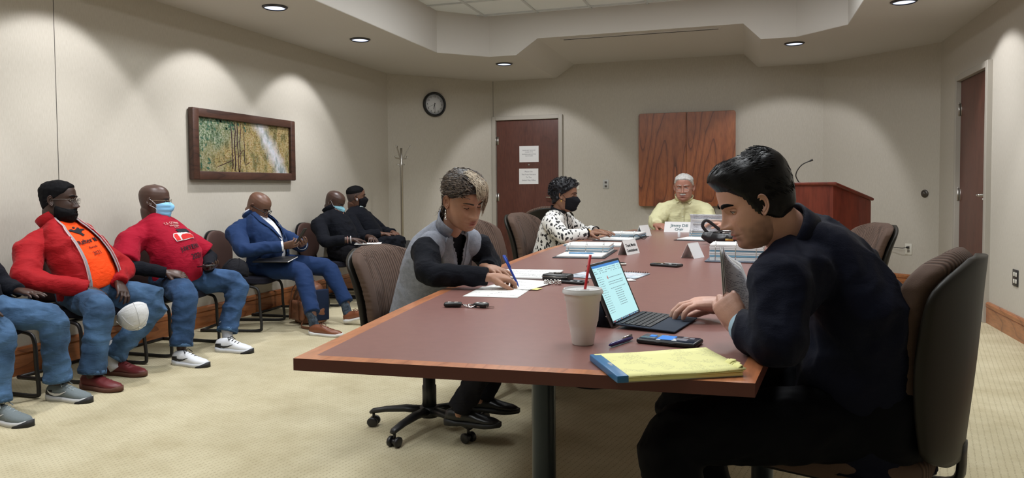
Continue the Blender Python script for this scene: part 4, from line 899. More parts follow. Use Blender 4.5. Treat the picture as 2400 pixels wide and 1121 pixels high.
def make_head(parent, body, HM, o, sk, hair=None, hm=None, brow=None, eyes=None, earr=True):
    # body: MB for skin faces (slot 0), eye white 1, iris 2 -- returns tint list
    g = body; k0 = len(g.v); rings = head_grid(o, o.get('nu', 84), o.get('nz', 84)); n_ = sum(len(r) for r in rings)
    tints = []
    for r in rings:
        for p in r:
            lipm = max(gs(p.y, p.z, 0, -.058, .024, .0055), gs(p.y, p.z, 0, -.070, .021, .0065))*(1 if p.x > .05 else 0); lipm = sst((lipm-.35)*3)
            stb = 0
            if o.get('stub'):
                beard = sst((-.035-p.z+max(0, .045-p.x)*.2)/.02)*sst((p.x+.012)/.03)*(1-lipm); beard = max(beard, sst((p.x+.01)/.01)*sst((.022-p.x)/.02)*sst((.02-p.z)/.03)); beard *= min(1, max(0, .75+.6*noise.noise(p*55))); stb = beard*o['stub']
            bm_ = 0
            if o.get('fade'):  # shaved sides: short dark hair shadow is the colour of the stubble itself
                zl = lerp(HAIRLINE[0], HAIRLINE[1], p.x); bm_ = o['fade']*sst((p.z-zl)/.01)
            tints.append((lipm*o.get('lipk', 1), max(stb, bm_), 0, 1))
    rr = [[HM @ p for p in r] for r in rings]; g.loft(rr)
    ge = MB()
    if earr:
        for s in (-1, 1): ear_mb(ge, s, o.get('w', 1), ex=o.get('earx', 0))
    g.merge(ge, HM)
    lash = []; ge = MB(); lid = o.get('lid', .35); ex = head_pt(0.36, .010, o).x
    gaze = o.get('gaze', (0, 0))
    for s in (-1, 1):
        c = Vector((.0668, s*.032, .009)); gz = Euler((0, gaze[1], gaze[0])).to_matrix(); ge.ball(c, .0128, 10, mi=1)
        d = gz @ Vector((1, 0, 0)); ge.ball(c+d*.0062, (.0072, .0074, .0074), 8, gz, mi=2)
        # lids: spherical caps, upper reaching down by lid
        for up_, lim in ((1, lid), (-1, .62)):
            R = []; bs = [R_(-100+200*j/16) for j in range(17)]
            for i in range(7):
                row = []
                for b in bs:
                    q = min(1, (abs(b)/R_(62))**2.2); lm = (R_(38)-R_(62)*lid)*(1-q)+R_(-8)*q if up_ > 0 else R_(-33)*(1-q)+R_(-8)*q
                    a = up_*R_(90)+(lm-up_*R_(90))*i/6; row.append(c+Vector((math.cos(a)*math.cos(b), math.cos(a)*math.sin(b)*1.10, math.sin(a)))*.0140)
                R.append(row)
            if up_ > 0: lash.append(row[2:-2])
            ge.loft(R, cap=False, closed=False, mi=0)
    g.merge(ge, HM)
    if o.get('lash', 1):
        gl_ = MB()
        for row in lash: gl_.tube([HM @ (p+Vector((.0012, 0, -.0002))) for p in row], [.0005]+[.0011]*(len(row)-2)+[.0005], 5)
        obj('eyelashes', gl_, HBLK, parent)
    if brow:
        gb = MB(); bk = o.get('browk', 1)
        for s in (-1, 1):
            P = [(head_pt(math.atan2(abs(y)/.078, 1)*1.0*s, z, o)) for y, z in ()]
            P = []
            for y, z in ((.013, .0285), (.022, .031), (.034, .0335), (.045, .032), (.054, .027)):
                u = math.asin(min(.99, (y/(.0765*o.get('w', 1)))**1.1)); q = head_pt(s*u, z, o); P.append(q+Vector((.0015, 0, 0)))
            gb.tube([HM @ p for p in P], [(a_*bk, b_*bk) for a_, b_ in ((.0045, .0022), (.0055, .0026), (.005, .0025), (.004, .002), (.0015, .001))], 6, ref=HM.to_3x3() @ Vector((0, 0, 1)))
        obj('eyebrow', gb, brow, parent)
    if hair:
        gh = MB(); gh.loft(head_grid(o, 96, 80, hair)); gg = MB().merge(gh, HM); obj('hair', gg, hm, parent)
    return k0, tints
def person(name, label, base, sp):
    t = thing(name, label, 'person', base, world=True)
    o = sp.get('face', {}); yw, pt_, rl = sp['head'][1:4]
    HM = Matrix.Translation(Vector(sp['head'][0])) @ Euler((R_(rl), R_(pt_), R_(yw)), 'XYZ').to_matrix().to_4x4() @ Matrix.Scale(sp.get('hs', 1.0), 4)
    HM = Matrix.Translation(Vector(sp['head'][0])) @ (Matrix.Rotation(R_(yw), 4, 'Z') @ Matrix.Rotation(R_(pt_), 4, 'Y') @ Matrix.Rotation(R_(rl), 4, 'X')) @ Matrix.Scale(sp.get('hs', 1.0), 4)
    T = Torso(sp['spine'], sp['yaws'], sp['ab'])
    b = MB(); k0, tints = make_head(t, b, HM, o, sp['skin'], sp.get('hair'), sp.get('hairm'), sp.get('brow'), earr=sp.get('ears', True))
    # neck, inner trunk and limbs
    nb = Vector(sp['spine'][-1]); hb = HM @ Vector((-.022, 0, -.055)); core = MB(); nr = sp.get('neck', .058)
    core.tube([T.fr(.80)[0], nb, nb.lerp(hb, .5), hb, HM @ Vector((-.02, 0, -.02))], [nr*.9, nr*1.04, nr, nr*.98, nr*.8], 18)
    T.mb(core, .08, .90, off=-.05, n=20)
    for s, (sh, el, wr) in ((1, sp['armL']), (-1, sp['armR'])): core.tube([Vector(sh), Vector(sh).lerp(Vector(el), .5), Vector(el), Vector(el).lerp(Vector(wr), .4), Vector(wr)], [.035, .035, .030, .030, .022], 10)
    for kn, an in zip(sp['knee'], sp['ank']): kn = Vector(kn).lerp(Vector(sp['spine'][0]), .10)-Vector((0, 0, .015)); core.tube([Vector(sp['spine'][0]), Vector(sp['spine'][0]).lerp(Vector(kn), .5), Vector(kn), Vector(kn).lerp(Vector(an), .4), Vector(an), Vector(an)-Vector((0, 0, .03))], [.03, .045, .034, .040, .032, .034], 12)
    me = remesh(core, .010, 3); k = len(b.v); b.add([v.co[:] for v in me.vertices], [p.vertices[:] for p in me.polygons])
    for s, key in ((1, 'handL'), (-1, 'handR')):
        if key in sp:
            h = dict(sp[key]); wr = sp['arm'+key[-1]][2]; hd = hand_mb(h.pop('wr', wr), h.pop('d'), h.pop('pn'), s, forearm=Vector(sp['arm'+key[-1]][1]).lerp(Vector(wr), .45), **h)
            me = remesh(hd, sp.get('hv', .0036), 3); b.add([v.co[:] for v in me.vertices], [p.vertices[:] for p in me.polygons])
    me = b.mesh('body'); ca = me.color_attributes.new('tint', 'FLOAT_COLOR', 'POINT'); arr = np.zeros((len(me.vertices), 4), dtype=np.float32); arr[:, 3] = 1
    tt = np.array(tints, dtype=np.float32); arr[k0:k0+len(tt)] = tt; ca.data.foreach_set('color', arr.ravel())
    obj('body', me, [sp['skin'], MEYE, sp.get('iris', MIRIS)], t)
    return t, T, HM, o
def top_garment(t, T, sp, m, name='shirt', vox=.0085, rs=(.088, .074, .064, .050), seed=1, amp=.006, t0=0.0, t1=.93, off=0.0, arms=(1, 1), armend=1.0, cut=None, thick=0, extra=None, sm=5, sc=9, shoulder=True):
    g = MB(); T.mb(g, t0, t1, off=off)
    for k, key in enumerate(('armL', 'armR')):
        if not arms[k]: continue
        sh, el, wr = [Vector(q) for q in sp[key]]
        if armend >= 1: P = [sh, sh.lerp(el, .5), el, el.lerp(wr, .5), el.lerp(wr, .5+.5*(armend if armend <= 1 else 1))]; RR = [rs[0], rs[1], rs[2], (rs[2]+rs[3])/2, rs[3]]
        elif armend > .5: P = [sh, sh.lerp(el, .5), el, el.lerp(wr, .35), el.lerp(wr, armend)]; RR = [rs[0], rs[1], rs[2], (rs[2]+rs[3])/2, rs[3]]
        else: P = [sh, sh.lerp(el, .35), sh.lerp(el, .7), sh.lerp(el, armend*2)]; RR = [rs[0], rs[1], rs[2], rs[3]]
        sleeve(g, P, RR)
        if shoulder: nk = T.fr(.97)[0]; g.tube([nk-(T.fr(.97)[3]*.03), nk.lerp(sh, .5)-Vector((0, 0, .012)), sh], [.05, .068, rs[0]*.97], 12); nk = T.fr(.80)[0]; g.tube([nk, nk.lerp(sh, .6), sh-Vector((0, 0, .03))], [.07, .085, rs[0]*.9], 12)
    if extra: extra(g)
    me = remesh(g, vox, sm, wr_disp(amp, sc, seed), None if (cut and any(arms)) else cut, 0 if (cut and any(arms)) else thick)
    if cut and any(arms):
        gt = MB(); T.mb(gt, t0, t1, off=off); mt = remesh(gt, vox, sm, wr_disp(amp, sc, seed), cut, thick)
        gs_ = MB()
        for k, key in enumerate(('armL', 'armR')):
            sh, el, wr = [Vector(q) for q in sp[key]]; sleeve(gs_, [sh, sh.lerp(el, .5), el, el.lerp(wr, .5), el.lerp(wr, min(1, .5+.5*armend))], [rs[0], rs[1], rs[2], (rs[2]+rs[3])/2, rs[3]])
            nk = T.fr(.97)[0]; gs_.tube([nk.lerp(sh, .15)-Vector((0, 0, .015)), nk.lerp(sh, .5)-Vector((0, 0, .010)), sh], [.045, .068, rs[0]*.97], 12); nk = T.fr(.80)[0]; gs_.tube([nk.lerp(sh, .55), sh-Vector((0, 0, .03))], [.075, rs[0]*.9], 12)
        ms = remesh(gs_, vox, sm, wr_disp(amp, sc, seed)); J = MB()
        for q in (mt, ms): J.add([v.co[:] for v in q.vertices], [p.vertices[:] for p in q.polygons])
        me2 = J.mesh()
    else: me2 = None
    bv = None
    o = obj(name, me2 or me, m, t); bv = BVHTree.FromPolygons([v.co[:] for v in me.vertices], [p.vertices[:] for p in me.polygons])
    return o, bv
def collar_ring(T, sp_, m, parent, name, r=(.07, .065), t0=.9, h=.035, lean=.01, gap=.6, thick=.004, n=30, base=None, tilt=None):
    # stand collar round the neck base, open at the front by gap radians
    c, L_, Fw, Up, a, bf, bb = T.fr(t0); c = Vector(base) if base else c; Up = Vector(tilt).normalized() if tilt else Up; R = []
    for i in range(n+1):
        ph = gap+(2*PI-2*gap)*i/n; d = Fw*math.cos(ph)*r[1]+L_*math.sin(ph)*r[0]; q = c+d; dn = d.normalized(); hh = h*(1-.25*abs(math.cos(ph/2))**4)
        R.append([q-Up*.012, q+dn*lean*.4+Up*hh*.6, q+dn*lean+Up*hh, q+dn*(lean+thick)+Up*hh*.98, q+dn*(lean*.4+thick*1.3)+Up*hh*.5, q+dn*thick*1.5-Up*.012])
    return obj(name, MB().loft(R), m, parent)
def cuff(p, parent, el, wr, r, m, w_=.03, th=.003, name='cuff', back=0.0):
    el, wr = Vector(el), Vector(wr); d = (wr-el).normalized(); g = MB(); a = wr-d*(back+w_); b = wr-d*back
    M = d.to_track_quat('Z', 'Y').to_matrix(); g.lathe([(r, 0), (r+th, 0), (r+th, w_), (r, w_), (r-.001, 0)], 24, a, M=M, cap=False); return obj(name, g, m, parent)
# ------------------------------------------------------------------ the eleven people
SKD = skin('skin_deep', (.042, .021, .015), (.07, .03, .025), rough=.42); SKD2 = skin('skin_deep_warm', (.070, .038, .029), (.08, .04, .03), rough=.38)
SKB = skin('skin_brown', (.15, .075, .050), (.13, .05, .045), (.05, .04, .04), rough=.4); SKW = skin('skin_tan', (.40, .21, .135), (.32, .10, .09), (.055, .035, .03), rough=.5)
SKM = skin('skin_light', (.54, .30, .225), (.42, .15, .13), (.10, .06, .05), rough=.5); SKJ = skin('skin_ruddy', (.42, .20, .145), (.32, .12, .10), (.5, .4, .35), rough=.5)
DENIM = mat('blue_denim', (.050, .100, .185), .85, bump=.35, bscale=500, var=.62, vscale=5, sheen=.2); DENIM2 = mat('dark_denim', (.030, .064, .135), .85, bump=.35, bscale=500, var=.62, vscale=5, sheen=.2)
DENH = mat('denim_hem', (.07, .135, .24), .85, bump=.5, bscale=300, var=.3, vscale=30)
RED = mat('red_softshell', (.31, .008, .012), .7, bump=.15, bscale=250, sheen=.3); TEE = mat('crimson_tee', (.30, .005, .022), .8, bump=.2, bscale=300, sheen=.2); ORG = mat('orange_tee', (.95, .075, .012), .75, bump=.2, bscale=300)
GRYL = mat('grey_lining', (.28, .28, .30), .8); BLU = mat('royal_blue_wool', (.015, .037, .11), .75, bump=.25, bscale=400, sheen=.25); SHW = mat('white_shirt', (.72, .74, .80), .7, bump=.1, bscale=200)
BLK = mat('black_knit', (.006, .007, .011), .85, bump=.2, bscale=200, sheen=.1); BLK2 = mat('black_cloth', (.010, .010, .013), .8, bump=.2, bscale=150); GRP = mat('charcoal_trousers', (.045, .043, .040), .8, bump=.2, bscale=200)
NAVY = mat('navy_suit', (.004, .0055, .016), .7, bump=.2, bscale=400, sheen=.12); NAVT = mat('navy_suit_trousers', (.002, .0025, .005), .75); VEST = mat('heather_grey_wool', (.24, .255, .30), .9, bump=.4, bscale=260, var=.14, vscale=60, sheen=.3)
YEL = mat('pale_yellow_oxford', (.72, .69, .43), .75, bump=.15, bscale=300); SOCKW = mat('white_sock', (.55, .56, .60), .9, bump=.3, bscale=200); SOCKA = mat('argyle_sock', (.045, .06, .08), .85, var=.7, vscale=45)
SURG = mat('surgical_blue', (.22, .50, .78), .6, bump=.1, bscale=300); SURL = mat('surgical_light_blue', (.25, .55, .68), .6, bump=.1, bscale=300); LOOP = mat('white_elastic', (.65, .65, .68), .7)
HBLK = hairmat('black_hair', [(.004, .004, .005), (.007, .007, .008)], .75, spec=.08); HBLK2 = hairmat('glossy_black_hair', [(.004, .004, .005), (.007, .0065, .008)], .38, (60, 60, 60), .2); HWHT = hairmat('white_hair', [(.42, .40, .38), (.70, .69, .67)], .5)
HGRY = hairmat('stubble_grey', [(.03, .028, .028), (.10, .095, .09)], .6, (300, 300, 300)); HCUR = hairmat('curly_black_hair', [(.004, .004, .006), (.010, .010, .014)], .45, (120, 120, 120))
GOLD = mat('gold', (.7, .45, .15), .25, 1)
def hems(t, an, kn, r, m, hgt=.022):
    for a, k in zip(an, kn):
        a, k = Vector(a), Vector(k); d = (a-k).normalized(); M = d.to_track_quat('Z', 'Y').to_matrix()
        obj('hem', MB().lathe([(r-.012, -hgt), (r-.005, -hgt), (r-.003, .003), (r-.009, .003), (r-.014, -hgt)], 20, a, M=M, cap=False), m, t)
def sock(t, a, m, top=.12, dx=-.03):
    a = Vector(a); obj('sock', MB().tube([a+Vector((dx, 0, top)), a+Vector((dx*.4, 0, .05)), a+Vector((0, 0, -.03)), a+Vector((.02, 0, -.06))], [.038, .037, .040, .038], 14), m, t)
AB_M = [(.175, .13, .12), (.178, .15, .12), (.175, .142, .115), (.172, .122, .11), (.165, .096, .10), (.118, .078, .082), (.066, .060, .062)]
def sc_ab(k, kb=1.0): return [(a*k, b*kb, c*kb) for a, b, c in AB_M]
def sp7(pel, nb, bulge=.03, fw=(1, 0)):   # seven spine stations, slight slouch
    pel, nb = Vector(pel), Vector(nb); out = []
    for i, t in enumerate((0, .22, .42, .62, .80, .93, 1.04)):
        p = pel.lerp(nb, t); q = math.sin(t*PI)*bulge; out.append(p+Vector((fw[0]*q, fw[1]*q, 0)))
    return out
SNK = [mat('sneaker_grey', (.16, .19, .20), .7, bump=.3, bscale=120), mat('sneaker_sole', (.55, .56, .57), .5), mat('sneaker_lace', (.30, .34, .35), .8), mat('sneaker_mark', (.6, .6, .6), .5)]
SNW = [mat('sneaker_white', (.72, .74, .78), .5, bump=.15, bscale=120), mat('sneaker_white_sole', (.66, .68, .72), .5), mat('black_lace', (.01, .01, .012), .7), mat('black_mark', (.012, .012, .014), .5)]
BTR = [mat('maroon_leather', (.13, .018, .020), .45, bump=.15, bscale=60), mat('gum_sole', (.12, .055, .040), .7, bump=.6, bscale=60), mat('maroon_lace', (.08, .015, .015), .7)]
OXF = [mat('cognac_leather', (.20, .068, .032), .32, bump=.08, bscale=60, var=.2, vscale=12), mat('white_outsole', (.72, .72, .72), .5), mat('brown_lace', (.12, .035, .018), .6)]
BSH = [mat('black_shoe', (.008, .008, .008), .35), mat('black_outsole', (.006, .006, .006), .6)]
# ---- 0 man cut off at the left edge
sp = dict(head=((-4.10, 2.78, 1.12), 20, 10, 0), spine=sp7((-3.95, 2.86, .53), (-4.11, 2.78, .96)), yaws=[0]*7, ab=sc_ab(1.0), skin=SKD,
          armR=[(-4.10, 2.56, .84), (-3.95, 2.50, .64), (-3.70, 2.68, .60)], armL=[(-4.10, 3.00, .84), (-4.0, 3.10, .64), (-3.86, 3.08, .615)],
          handL=dict(d=(1, .06, -.12), pn=(0, 0, -1), curl=(.15, .12, .15, .2), thumb=(.3, .3)), handR=dict(d=(.8, .55, -.25), pn=(.1, 0, -1), curl=(.2, .2, .25, .3)),
          knee=[(-3.62, 3.09, .47), (-3.60, 2.77, .45)], ank=[(-3.65, 3.13, .12), (-3.60, 2.73, .115)], hair=hair_fn(.012), hairm=HBLK, face={})
t, T, HM, o = person('person', 'man in black sleeves, jeans and grey sneakers, cut off by the left edge', (-3.9, 2.9, 0), sp)
top_garment(t, T, sp, BLK, 'sweater', rs=(.085, .07, .058, .044))
obj('trousers', trousers(sp['spine'][0], None, sp['knee'], sp['ank'], None, (.098, .078, .068, .078)), DENIM, t); hems(t, sp['ank'], sp['knee'], .078, DENH)
shoe(t, (-3.645, 3.14, 0), R_(0), 'sneaker', SNK, side=1); shoe(t, (-3.585, 2.74, 0), R_(-4), 'sneaker', SNK, side=-1)
g = MB(); g.tube([Vector((-3.875, 3.08, .615))+Vector((0, math.cos(a)*.034, math.sin(a)*.03)) for a in [2*PI*k/24 for k in range(25)]], .006, 6); g.lathe([(.016, .029), (.018, .036), (.001, .038)], 16, (-3.875, 3.08, .615)); obj('wristwatch', g, MM, t)
# ---- 1 man in red jacket
beard = lambda p: max(sst((-.036-p.z+.30*max(0, .07-p.x))/.030)*sst((p.x+.004)/.022), gs(p.y, p.z, 0, -.047, .026, .008) if p.x > .05 else 0)*(1-1.0*gs(p.y, p.z, 0, -.064, .020, .007))
sp = dict(head=((-4.085, 3.545, 1.105), 32, 2, -3), hs=1.05, spine=sp7((-3.93, 3.62, .53), (-4.095, 3.545, .965), .05), yaws=[6]*7, ab=sc_ab(1.06, 1.08), skin=SKD, neck=.066,
          armR=[(-4.08, 3.33, .80), (-3.97, 3.22, .66), (-3.80, 3.47, .575)], armL=[(-4.05, 3.77, .80), (-3.92, 3.88, .66), (-3.76, 3.68, .585)],
          handR=dict(d=(.72, .5, -.45), pn=(-.3, .3, -.9), curl=(.5, .5, .5, .5), curl2=(.6, .6, .6, .6)), handL=dict(d=(.7, -.35, -.55), pn=(-.3, -.2, -.9), curl=(.6, .6, .6, .6)),
          knee=[(-3.62, 3.87, .455), (-3.63, 3.41, .465)], ank=[(-3.81, 3.67, .12), (-3.65, 3.36, .10)], hair=hair_fn(.008, soft=.022, side=.4), hairm=HBLK, brow=HBLK, face=dict(jowl=.8, nosew=1.2, lips=1.1, lid=.45, w=1.03, stub=.9))
t, T, HM, o = person('person', 'bearded man in open red jacket over an orange shirt, holding a white cap', (-3.9, 3.6, 0), sp)
obj('beard', MB().merge(region_shell(o, beard, .011, .003, 50), HM), HBLK, t)
glasses(t, HM, o, MDM, th=.0013, rx=.026, rz=.017)
ob, bv = top_garment(t, T, sp, ORG, 'tee_shirt', arms=(0, 0), off=-.012, t0=.06, t1=1.0, seed=5, amp=.004)
obj('shirt_print', print_on(bv, T, textmesh('Rafter M', .034, bold=.0005, extrude=.0006), .49, -.08, .005), MINK, ob, smooth=False)
obj('shirt_print', print_on(bv, T, textmesh('Ranch', .018, extrude=.0006), .43, -.05, .005), MINK, ob, smooth=False)
obj('shirt_print', print_on(bv, T, textmesh('2021', .024, extrude=.0006), .365, -.04, .005), MINK, ob, smooth=False)
hx = [(-.055, .03), (-.03, .028), (-.02, .012), (0, .018), (.018, .035), (.03, .03), (.022, .016), (.05, .012), (.055, -.002), (.03, -.004), (.012, -.02), (.018, -.045), (.004, -.05), (-.006, -.026), (-.03, -.012), (-.04, .004), (-.055, .008)]
g = MB(); g.add([(x*.75, y*.75, 0) for x, y in hx], [tuple(range(len(hx)))]); g.ball((-.002, .030, 0), (.008, .009, .0006), 5); me = print_on(bv, T, g.mesh(), .645, -.08, .005); obj('shirt_print', me, MINK, ob, smooth=False)
def open_front(T, prof, side=0):   # prof: list (t, half width in phi)
    def cut(p):
        t_, ph, l, f = T.local(p); return f > .02 and t_ < .97 and abs(ph-side) < np.interp(t_, [q[0] for q in prof], [q[1] for q in prof]) and abs(l) < .17
    return cut
ob, bj = top_garment(t, T, sp, RED, 'jacket', rs=(.088, .078, .068, .054), off=.008, cut=open_front(T, [(0, .60), (.2, .60), (.5, .52), (.75, .45), (.9, .60), (1, .75)], -.10), thick=.006, t1=1.0, amp=.011, seed=2, sc=8)
for s in (-1, 1):
    A = poly2([(.02, -.10+s*.60), (.2, -.10+s*.60), (.5, -.10+s*.52), (.75, -.10+s*.45), (.97, -.10+s*.68)], 16); B = [(a, b-s*.09) for a, b in A]
    obj('facing', strip(None, T, A, B, .010, .004), GRYL, ob); A2 = [(a, b+s*.035) for a, b in A]; obj('zip_tape', strip(None, T, A, A2, .019, .006, 2), mat('zip_tape', (.5, .3, .3), .6), ob)
collar_ring(T, sp, RED, t, 'jacket_collar', (.084, .078), .95, .065, .008, .80, .007, base=T.c[-2])
obj('trousers', trousers(sp['spine'][0], None, sp['knee'], sp['ank'], None, (.102, .084, .070, .080), seed=2, pr=(.195, .155)), DENIM, t); hems(t, sp['ank'], sp['knee'], .080, DENH)
sock(t, (-3.80, 3.66, .10), SOCKW); shoe(t, (-3.66, 3.37, 0), R_(-6), 'boot', BTR, side=-1, sc=1.03); shoe(t, (-3.79, 3.68, 0), R_(6), 'boot', BTR, side=1, sc=1.03)
# ---- 2 man in crimson T-shirt
sp = dict(head=((-4.085, 4.335, 1.085), 34, 4, 0), hs=1.06, spine=sp7((-3.93, 4.38, .52), (-4.09, 4.33, .96), .06), yaws=[4]*7, ab=sc_ab(1.10, 1.12), skin=SKD2, neck=.068,
          armR=[(-4.08, 4.08, .80), (-3.99, 3.95, .66), (-3.80, 4.13, .60)], armL=[(-4.05, 4.56, .80), (-3.90, 4.68, .66), (-3.74, 4.48, .60)],
          handR=dict(d=(.75, .6, -.2), pn=(-.2, .4, -.8), curl=(.5, .5, .55, .6)), handL=dict(d=(.75, -.45, .12), pn=(-.2, -.3, .85), curl=(.3, .35, .4, .5), thumb=(.9, .1)),
          knee=[(-3.62, 4.66, .47), (-3.62, 4.10, .455)], ank=[(-3.61, 4.50, .13), (-3.61, 4.04, .12)], face=dict(w=1.02, lid=.5))
t, T, HM, o = person('person', 'bald man in crimson printed T-shirt and blue surgical mask', (-3.9, 4.4, 0), sp)
surgical_mask(t, HM, o, SURG, LOOP); glasses(t, HM, o, mat('wire_frame', (.4, .33, .22), .3, .8), th=.001, rx=.024, rz=.015, dz=.010)
top_garment(t, T, sp, BLK, 'undershirt', rs=(.072, .062, .055, .042), off=-.03, t0=.1, t1=.8, seed=7, shoulder=False)
ob, bv = top_garment(t, T, sp, TEE, 'tee_shirt', rs=(.088, .088, .090, .092), armend=.44, off=.004, t0=-.08, t1=1.0, amp=.010, seed=8, sc=7)
for bd, sz, tt, ph in (('T.S. COMMIT', .024, .65, -.02), ('THE AGENDA', .014, .615, .0), ('RACE', .014, .585, .0), ('JUNETEENTH', .030, .335, .0), ('2021', .040, .235, .06)):
    obj('shirt_print', print_on(bv, T, textmesh(bd, sz, bold=.0004, extrude=.0006, sx=.95), tt, ph, .006), mat('print_cream', (.55, .30, .28), .7) if sz < .03 else MINK, ob, smooth=False)
carw, carr = mat('print_white', (.6, .55, .55), .7), mat('print_red', (.55, .03, .03), .7)
def pr(pts, m, tt=.49, ph=.0, off=.006):
    g = MB(); g.add([(x*.78, y*.78, 0) for x, y in pts], [tuple(range(len(pts)))]); obj('shirt_print', print_on(bv, T, g.mesh(), tt, ph, off), m, ob, smooth=False)
pr([(-.035, .01), (.085, .01), (.085, .045), (.05, .05), (.0, .05), (-.035, .048)], MINK); pr([(-.105, -.038), (-.02, -.042), (.10, -.038), (.105, -.018), (.05, .004), (-.01, .014), (-.085, .022), (-.11, .0)], carw, off=.006); pr([(-.10, -.034), (-.06, -.034), (-.06, .012), (-.082, .015), (-.1, .0)], carr, off=.007); pr([(-.045, -.036), (.095, -.034), (.095, -.018), (.04, -.002), (-.02, .004), (-.045, -.01)], carr, off=.007)
obj('trousers', trousers(sp['spine'][0], None, sp['knee'], sp['ank'], None, (.104, .084, .070, .078), seed=3, pr=(.20, .165)), DENIM2, t); hems(t, sp['ank'], sp['knee'], .078, DENH)
sock(t, (-3.60, 4.50, .09), SOCKW); shoe(t, (-3.56, 4.43, 0), R_(14), 'sneaker', SNW, side=1, sc=1.02); shoe(t, (-3.575, 4.01, 0), R_(-60), 'sneaker', SNW, side=-1, sc=1.0)
# ---- 3 man in blue suit
sp = dict(head=((-4.0, 5.42, 1.02), 12, 34, 4), hs=1.04, spine=sp7((-3.92, 5.42, .53), (-4.035, 5.425, .94), .05), yaws=[8]*7, ab=sc_ab(1.02, 1.05), skin=SKB, neck=.066,
          armR=[(-4.07, 5.21, .80), (-3.90, 5.10, .67), (-3.66, 5.27, .695)], armL=[(-4.03, 5.65, .80), (-3.82, 5.76, .67), (-3.62, 5.50, .69)],
          handR=dict(d=(.8, .5, .15), pn=(0, .7, .5), curl=(.7, .7, .8, .9), thumb=(.8, .5)), handL=dict(d=(.6, -.65, .2), pn=(-.2, -.4, .8), curl=(.7, .7, .8, .9), thumb=(.8, .5)),
          knee=[(-3.50, 5.72, .475), (-3.50, 5.32, .475)], ank=[(-3.28, 5.64, .18), (-3.31, 5.16, .17)], brow=HBLK, face=dict(lid=.8, nosew=1.2, lips=1.1, jowl=.6))
t, T, HM, o = person('person', 'bald man in royal blue suit and black glasses looking at his phone', (-3.9, 5.4, 0), sp)
glasses(t, HM, o, MBK, th=.0028, rx=.025, rz=.018); obj('goatee', MB().merge(region_shell(o, lambda p: max(gs(p.y, p.z, 0, -.098, .020, .012), .0)*1.0 if p.x > .03 else 0, .004, .001), HM), HGRY, t)
ob, bv = top_garment(t, T, sp, SHW, 'dress_shirt', arms=(0, 0), off=-.012, t0=.06, seed=9, amp=.004)
collar_ring(T, sp, SHW, ob, 'shirt_collar', (.074, .070), .97, .05, .014, .30, .004, base=T.c[-2])
ob, bj = top_garment(t, T, sp, BLU, 'suit_jacket', rs=(.084, .074, .064, .052), off=.008, cut=open_front(T, [(0, .5), (.2, .16), (.36, .12), (.6, .46), (.85, .72), (1, .9)], -.02), thick=.006, t1=.99, amp=.010, seed=3)
for s in (-1, 1):
    A = poly2([(.35, -.02+s*.10), (.6, -.02+s*.44), (.8, -.02+s*.66), (.95, -.02+s*.85)], 14); B = poly2([(.35, -.02+s*.16), (.62, -.02+s*.82), (.74, -.02+s*.95), (.96, -.02+s*1.3)], 14); obj('lapel', strip(None, T, A, B, .022, .004), BLU, ob)
collar_ring(T, sp, BLU, t, 'jacket_collar', (.086, .080), .96, .035, .008, 1.0, .006, base=T.c[-2])
for k, (el, wr) in enumerate((sp['armL'][1:], sp['armR'][1:])): cuff(T, t, el, wr, .040, SHW, .035, back=-.012)
obj('trousers', trousers(sp['spine'][0], None, sp['knee'], sp['ank'], None, (.098, .080, .062, .066), seed=4, amp=.005), mat('blue_suit_trousers', (.012, .032, .10), .75, bump=.25, bscale=400, sheen=.25), t)
for a in ((-3.29, 5.155, .09), (-3.26, 5.63, .11)): sock(t, a, SOCKA, .12, -.062)
shoe(t, (-3.24, 5.13, 0), R_(-10), 'dress', OXF, side=-1, sc=1.03); shoe(t, (-3.20, 5.62, .03), R_(-2), 'dress', OXF, side=1, sc=1.05, pitch=-14)
# ---- 4 man in black, blue mask
sp = dict(head=((-4.03, 6.72, 1.025), 14, 26, 3), hs=1.04, spine=sp7((-3.92, 6.70, .53), (-4.045, 6.705, .945), .04), yaws=[6]*7, ab=sc_ab(1.0), skin=SKD2, neck=.064,
          armR=[(-4.07, 6.48, .80), (-3.93, 6.38, .65), (-3.70, 6.50, .665)], armL=[(-4.03, 6.88, .80), (-3.88, 6.96, .65), (-3.64, 6.78, .67)],
          handR=dict(d=(.7, .7, -.12), pn=(0, 0, -1), curl=(.5, .6, .6, .7)), handL=dict(d=(.5, -.8, -.1), pn=(0, 0, -1), curl=(.6, .6, .6, .7)),
          knee=[(-3.5, 6.90, .47), (-3.5, 6.55, .47)], ank=[(-3.48, 6.9, .12), (-3.48, 6.55, .12)], face=dict(lid=.8))
t, T, HM, o = person('person', 'bald man in black pullover with light blue mask and bracelets', (-3.9, 6.7, 0), sp)
surgical_mask(t, HM, o, SURL, LOOP); ob, bv = top_garment(t, T, sp, BLK, 'pullover', rs=(.082, .070, .060, .052), armend=.72, seed=11)
collar_ring(T, sp, BLK, t, 'collar', (.080, .076), .96, .04, .01, .4, .006, base=T.c[-2])
obj('trousers', trousers(sp['spine'][0], None, sp['knee'], sp['ank'], None, (.096, .078, .062, .066), seed=5, vox=.012), BLK2, t)
for k, (f, m) in enumerate(((.0, LOOP), (.12, mat('pink_bead', (.35, .18, .16), .4)))):
    el, wr = Vector(sp['armR'][1]), Vector(sp['armR'][2]); c = wr.lerp(el, .06+f); d = (wr-el).normalized(); M = d.to_track_quat('Z', 'Y').to_matrix(); obj('bracelet', MB().tube([c+M @ Vector((math.cos(a)*.038, math.sin(a)*.034, 0)) for a in [2*PI*q/20 for q in range(21)]], .005, 6), m, t)
